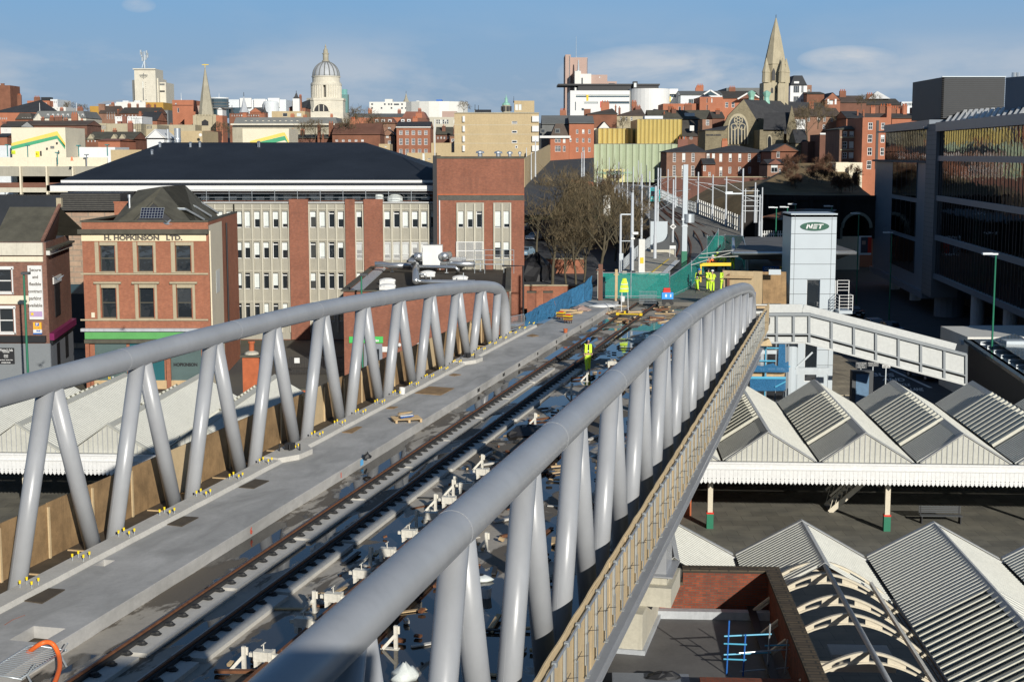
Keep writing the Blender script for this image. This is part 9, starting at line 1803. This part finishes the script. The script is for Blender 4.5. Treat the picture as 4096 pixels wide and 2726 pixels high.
for k,x0,x1,yt,yb_,Y,mt,lb_ in (('G',-60,640,978,1110,204,'brick_or','orange brick wall at the back of the shaded yard behind the trees'),('G',-60,760,1217,1420,186,'brick_or','orange brick wall with stone coping in front of the bare trees'),('G',1330,2360,245,480,262,'brick_dk','tall weathered brick retaining wall below the georgian terraces')):
    a=PY(k,x0,yt,Y); c=PY(k,x1,yb_,Y); t=thing('brick_wall',lb_,'wall',(a.x,Y,c.z)); q=MB(); q.box(0,0,0,c.x-a.x,.5,a.z-c.z); q.build('wall_body',M[mt],t); q=MB(); q.box(-.1,-.1,a.z-c.z,c.x-a.x,.6,a.z-c.z+.15); q.build('coping',M['bandstone'],t)
for x in (172,318): a=PY('G',x,1275,176); q=MB(); q.box(-.55,-.5,-3,.55,.5,a.z); t=thing('brick_buttress','%s brick pier in front of the orange brick wall'%('left' if x<200 else 'right'),'pier',(a.x,176,0)); q.build('pier',M['brick'],t); q=MB(); q.box(-.6,-.55,a.z,.6,.55,a.z+.15); q.build('cap',M['slate_br'],t)
g=PY('G',215,1180,195); clump('covered_skip','heap under a black tarpaulin between the two orange brick walls','skip',(g.x,195,4.3),(3.9,2.,3.2),'black',14,12)
a=PY('G',818,408,235); c=PY('G',876,530,235); q=MB(); q.box(0,0,-1,c.x-a.x,2.5,a.z-c.z); solo(q,'white_cabin',M['offwhite'],'white cabin standing among the bare trees below the viaduct','cabin',(a.x,235,c.z))
def tree_mesh(seed,H,spread,levels,nt,mat_b,mat_t,name,up=.35,tw=.012):
    random.seed(seed); q=MB(); tg=MB(); tips=[]
    def br(p,d,L,r,lv):
        n=3; pts=[p]
        for i in range(n): d=(d+Vector((random.uniform(-1,1),random.uniform(-1,1),random.uniform(-.3,.7)))*.12).normalized(); p=p+d*L/n; pts.append(p)
        q.path(pts,r,5 if lv>1 else 7,0,False,r*.62)
        if lv>=levels: tips.append((pts[1],d,L)); tips.append((p,d,L)); return
        for i in range(random.randint(3,4) if lv else 6):
            f=random.uniform(.45,1.) if lv else random.uniform(.3,1.); b=pts[0]+(pts[-1]-pts[0])*f; a_=random.uniform(0,2*pi)
            s_=d.cross(Vector((cos(a_),sin(a_),.3))).normalized(); br(b,(d*.75+s_*spread+Vector((0,0,up*.4))).normalized(),L*random.uniform(.55,.78),r*.48,lv+1)
    br(Vector((0,0,0)),Vector((0,0,1)),H*.42,H*.014,0)
    for (p,d,L) in tips:
        for i in range(nt):
            s_=Vector((random.uniform(-1,1),random.uniform(-1,1),random.uniform(-.35,1))); e=p+(d*.6+s_*.9)*L*random.uniform(.4,1.1); w=Vector((random.uniform(-1,1),random.uniform(-1,1),0))*tw*1.6; m_=(p+e)/2+Vector((random.uniform(-1,1),random.uniform(-1,1),random.uniform(-1,1)))*L*.08
            tg.add([p-w,p+w,m_+w,e,m_-w],[(0,1,2,3,4)])
    return q,tg
protos={}
def tree(kind,label,loc,s,rz,group,sc3=None):
    if kind not in protos:
        H,sp,lv,nt,mb_,mt_,up,tw={'plane':(15,.75,4,6,'bark','twig',.5,.014),'slim':(11,.55,3,10,'bark','twig',.7,.014),'bush':(5,1.1,3,10,'bark','redtwig',.3,.018),'big':(22,.8,4,5,'bark','twig',.4,.03)}[kind]
        q,tg=tree_mesh(hash(kind)%97 if False else {'plane':5,'slim':8,'bush':13,'big':21}[kind],H,sp,lv,nt,mb_,mt_,kind,up,tw)
        t=thing('bare_tree' if kind!='bush' else 'bare_shrub',label,'tree' if kind!='bush' else 'shrub',tuple(loc),rz,group); q.build('trunk',M[mb_],t,uv=False,smooth=True); tg.build('crown',M[mt_],t,uv=False); protos[kind]=t
    else: t=dup(protos[kind],tuple(loc),rz,label,group)
    t.scale=sc3 or (s,s,s); return t
TG='bare trees by the car park'
for i,(x,y,Y,k,s,lb_) in enumerate(((358,1195,189,'plane',1.15,'tall bare tree with pale mossy trunk, leftmost of the front row'),(480,1195,190,'slim',1.,'slim bare tree, second of the front row'),(568,1200,189,'plane',.85,'bare tree leaning right, third of the front row'),(640,1190,192,'slim',1.05,'thin bare tree in shade, fourth of the front row'),(782,1075,188,'plane',1.2,'broad bare tree rising beside the netted fence'),(215,900,235,'plane',1.0,'bare tree behind the two parked cars, left side'),(520,760,240,'plane',1.05,'bare tree deep in the car park, centre'),(700,700,245,'plane',1.05,'bare tree in front of the white cabin'),(920,760,225,'slim',1.3,'bare tree just left of the viaduct railing'),(380,560,262,'slim',1.2,'bare tree on the bank below the hill road'),(600,640,255,'plane',.9,'bare tree on the bank left of the white cabin'),(1000,900,205,'slim',1.2,'bare tree tucked against the tram platform railing'))):
    b=PY('G',x,y,Y); z=lerp([(187,4.25),(240,4.9),(300,7.2)],Y); tree(k,lb_,(b.x,Y,z),s*.92,i*1.3,TG)
for i,(k,x,y,Y,kd,s,lb_) in enumerate((('B',950,890,360,'big',.5,'large bare plane tree on the skyline right of the dome'),('B',560,880,350,'big',.3,'bare tree in front of the exchange building below the dome'),('B',450,880,345,'big',.26,'smaller bare tree left of the one below the dome'),('B',1080,880,362,'big',.36,'bare tree joining the right side of the plane tree'),('A',1900,880,345,'big',.26,'bare tree between the church tower and the second striped block'),('B',820,880,352,'big',.32,'bare tree left of the large plane tree'),('D',500,1100,300,'big',.42,'bare tree rising behind the transept beside the spire'),('D',590,1000,310,'big',.36,'bare tree right of the one behind the transept'),('D',960,830,400,'big',.24,'bare tree on the ridge right of the long slate roof'),('A',600,690,640,'big',.42,'bare tree on the far left skyline behind the white terrace'),('A',710,690,640,'big',.36,'bare tree second on the far left skyline'),('D',1530,800,430,'big',.24,'bare tree on the ridge at the edge of the louvred plant'),('D',1080,800,405,'big',.2,'low bare tree before the cupola roofed hall'),('B',1830,650,700,'big',.35,'bare trees on the skyline beside the gabled hall'),('C',1050,800,380,'big',.22,'bare tree between the arcaded house and the gold box'))):
    b=PY(k,x,y,Y); tree(kd,lb_,(b.x,Y,b.z),s,i*2.1,'bare trees among the houses')
n=0
for i in range(30):
    random.seed(500+i); x=random.uniform(300,900); y=random.uniform(1270,1480) if x<740 else random.uniform(1400,1500); Y=259-(y-1250)*.07; b=PY('D',x,y,Y)
    tree('bush','reddish bare shrub on the bank below the town houses and church',(b.x,Y,b.z-1),random.uniform(.45,.85),i,'shrubs on the bank below the town houses')
for i in range(26):
    random.seed(700+i); x=random.uniform(120,1050); y=random.uniform(330,560); Y=252+ (560-y)*.12; b=PY('G',x,y,Y)
    tree('bush','brown bare shrub on the bank between the hill road and the viaduct',(b.x,Y,b.z-.6),random.uniform(.4,.8),i,'shrubs on the bank by the hill road')
q=MB(); q.add([PY('D',-300,1480,259),PY('D',140,1430,259),PY('D',420,1290,262),PY('D',760,1290,262),PY('D',980,1520,250),PY('H',970,170,237),PY('H',-40,150,235),PY('G',1480,500,252),PY('G',2060,705,219),PY('H',-40,430,225)],[(0,1,6,7),(1,2,3,4,5,6),(7,6,9,8)]); tag(q.build('bank',M['scrub']),kind='structure')
q=MB(); o_=Vector((20,200,16))
for (x0,y0,x1,y1) in ((1300,165,1435,265),(1435,265,1660,200),(1660,200,1790,225),(1790,225,1910,240),(1225,195,1300,165),(950,110,1080,152)):
    a=GP(x0,400,9.9); 
    A=[p_ for p_ in pl0 if p_[0]==x0][0]; B_=[p_ for p_ in pl0 if p_[0]==x1][0]; ga_=GP(A[0],A[2]); gb_=GP(B_[0],B_[2]); P0=PY('G',A[0],A[1],ga_.y)-Vector((0,0,1.2)); P1=PY('G',B_[0],B_[1],gb_.y)-Vector((0,0,1.2)); q.path([P0+(P1-P0)*t/6-Vector((0,0,.8*sin(pi*t/6))) for t in range(7)],.025,4)
ob=q.build('overhead_wires',M['joint'],None,tuple(o_)); ob.location=o_; tag(ob,'thin overhead wires slung between the tramway poles','wires')
cam=bpy.data.cameras.new('camera'); co=bpy.data.objects.new('camera',cam); C.objects.link(co)
cam.sensor_width=36.; cam.lens=36.*FPX/4096.; cam.clip_end=6000.; cam.clip_start=.5
co.location=(0,0,CZ); co.rotation_euler=(pi/2-PIT,0,0); bpy.context.scene.camera=co
SEL,SAZ=R(19.),R(159.)
sl=bpy.data.lights.new('sun','SUN'); so=bpy.data.objects.new('sun',sl); C.objects.link(so)
sd=Vector((sin(SAZ)*cos(SEL),cos(SAZ)*cos(SEL),sin(SEL))); so.rotation_euler=sd.to_track_quat('Z','Y').to_euler(); so.location=(60,-120,90)
sl.energy=5.0; sl.angle=R(.5); sl.color=(1.,.955,.87)
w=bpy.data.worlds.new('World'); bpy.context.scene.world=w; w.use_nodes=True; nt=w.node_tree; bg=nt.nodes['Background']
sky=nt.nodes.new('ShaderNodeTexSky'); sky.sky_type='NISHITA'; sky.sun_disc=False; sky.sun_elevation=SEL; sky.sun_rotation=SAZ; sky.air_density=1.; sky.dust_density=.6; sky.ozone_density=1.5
tc=nt.nodes.new('ShaderNodeTexCoord'); mp=nt.nodes.new('ShaderNodeMapping'); mp.inputs['Scale'].default_value=(1,1,3.2); nt.links.new(tc.outputs['Generated'],mp.inputs[0])
n1=noise(nt,mp.outputs[0],4.2,7,.56,.25)
sx=nt.nodes.new('ShaderNodeSeparateXYZ'); nt.links.new(tc.outputs['Generated'],sx.inputs[0])
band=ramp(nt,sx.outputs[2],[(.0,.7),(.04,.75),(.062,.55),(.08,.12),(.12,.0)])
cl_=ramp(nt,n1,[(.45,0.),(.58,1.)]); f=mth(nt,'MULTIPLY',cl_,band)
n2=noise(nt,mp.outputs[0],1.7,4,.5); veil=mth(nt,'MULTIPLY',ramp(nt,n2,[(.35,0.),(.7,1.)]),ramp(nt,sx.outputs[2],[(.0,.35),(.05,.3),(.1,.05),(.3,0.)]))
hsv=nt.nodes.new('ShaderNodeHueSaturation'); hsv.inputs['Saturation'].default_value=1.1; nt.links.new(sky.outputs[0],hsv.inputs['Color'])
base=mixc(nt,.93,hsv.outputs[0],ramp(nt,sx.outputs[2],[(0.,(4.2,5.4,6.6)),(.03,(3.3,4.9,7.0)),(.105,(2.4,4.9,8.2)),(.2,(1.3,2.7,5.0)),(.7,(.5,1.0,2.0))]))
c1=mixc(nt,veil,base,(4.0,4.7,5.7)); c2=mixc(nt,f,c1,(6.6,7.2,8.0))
az=mth(nt,'DIVIDE',sx.outputs[0],sx.outputs[1]); n3=noise(nt,mp.outputs[0],13.,7,.6,.3)
for a0,sa,z0,sz,st in ((.105,.075,.054,.02,.75),(.228,.035,.062,.009,.85),(.24,.06,.05,.008,.5),(-.2,.07,.03,.012,.4),(-.252,.012,.096,.005,.5)):
    e=mth(nt,'ADD',mth(nt,'POWER',mth(nt,'ABSOLUTE',mth(nt,'DIVIDE',mth(nt,'SUBTRACT',az,a0),sa)),2.),mth(nt,'POWER',mth(nt,'ABSOLUTE',mth(nt,'DIVIDE',mth(nt,'SUBTRACT',sx.outputs[2],z0),sz)),2.))
    k=mth(nt,'MAXIMUM',mth(nt,'SUBTRACT',1.,e),0.); k=mth(nt,'MULTIPLY',mth(nt,'POWER',k,.6),ramp(nt,n3,[(.38,0.),(.62,st)])); c2=mixc(nt,k,c2,(7.4,7.8,8.3))
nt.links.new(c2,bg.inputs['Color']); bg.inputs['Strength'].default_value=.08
sc=bpy.context.scene; sc.view_settings.view_transform='Standard'; sc.view_settings.look='None'; sc.view_settings.exposure=0.; sc.view_settings.gamma=1.
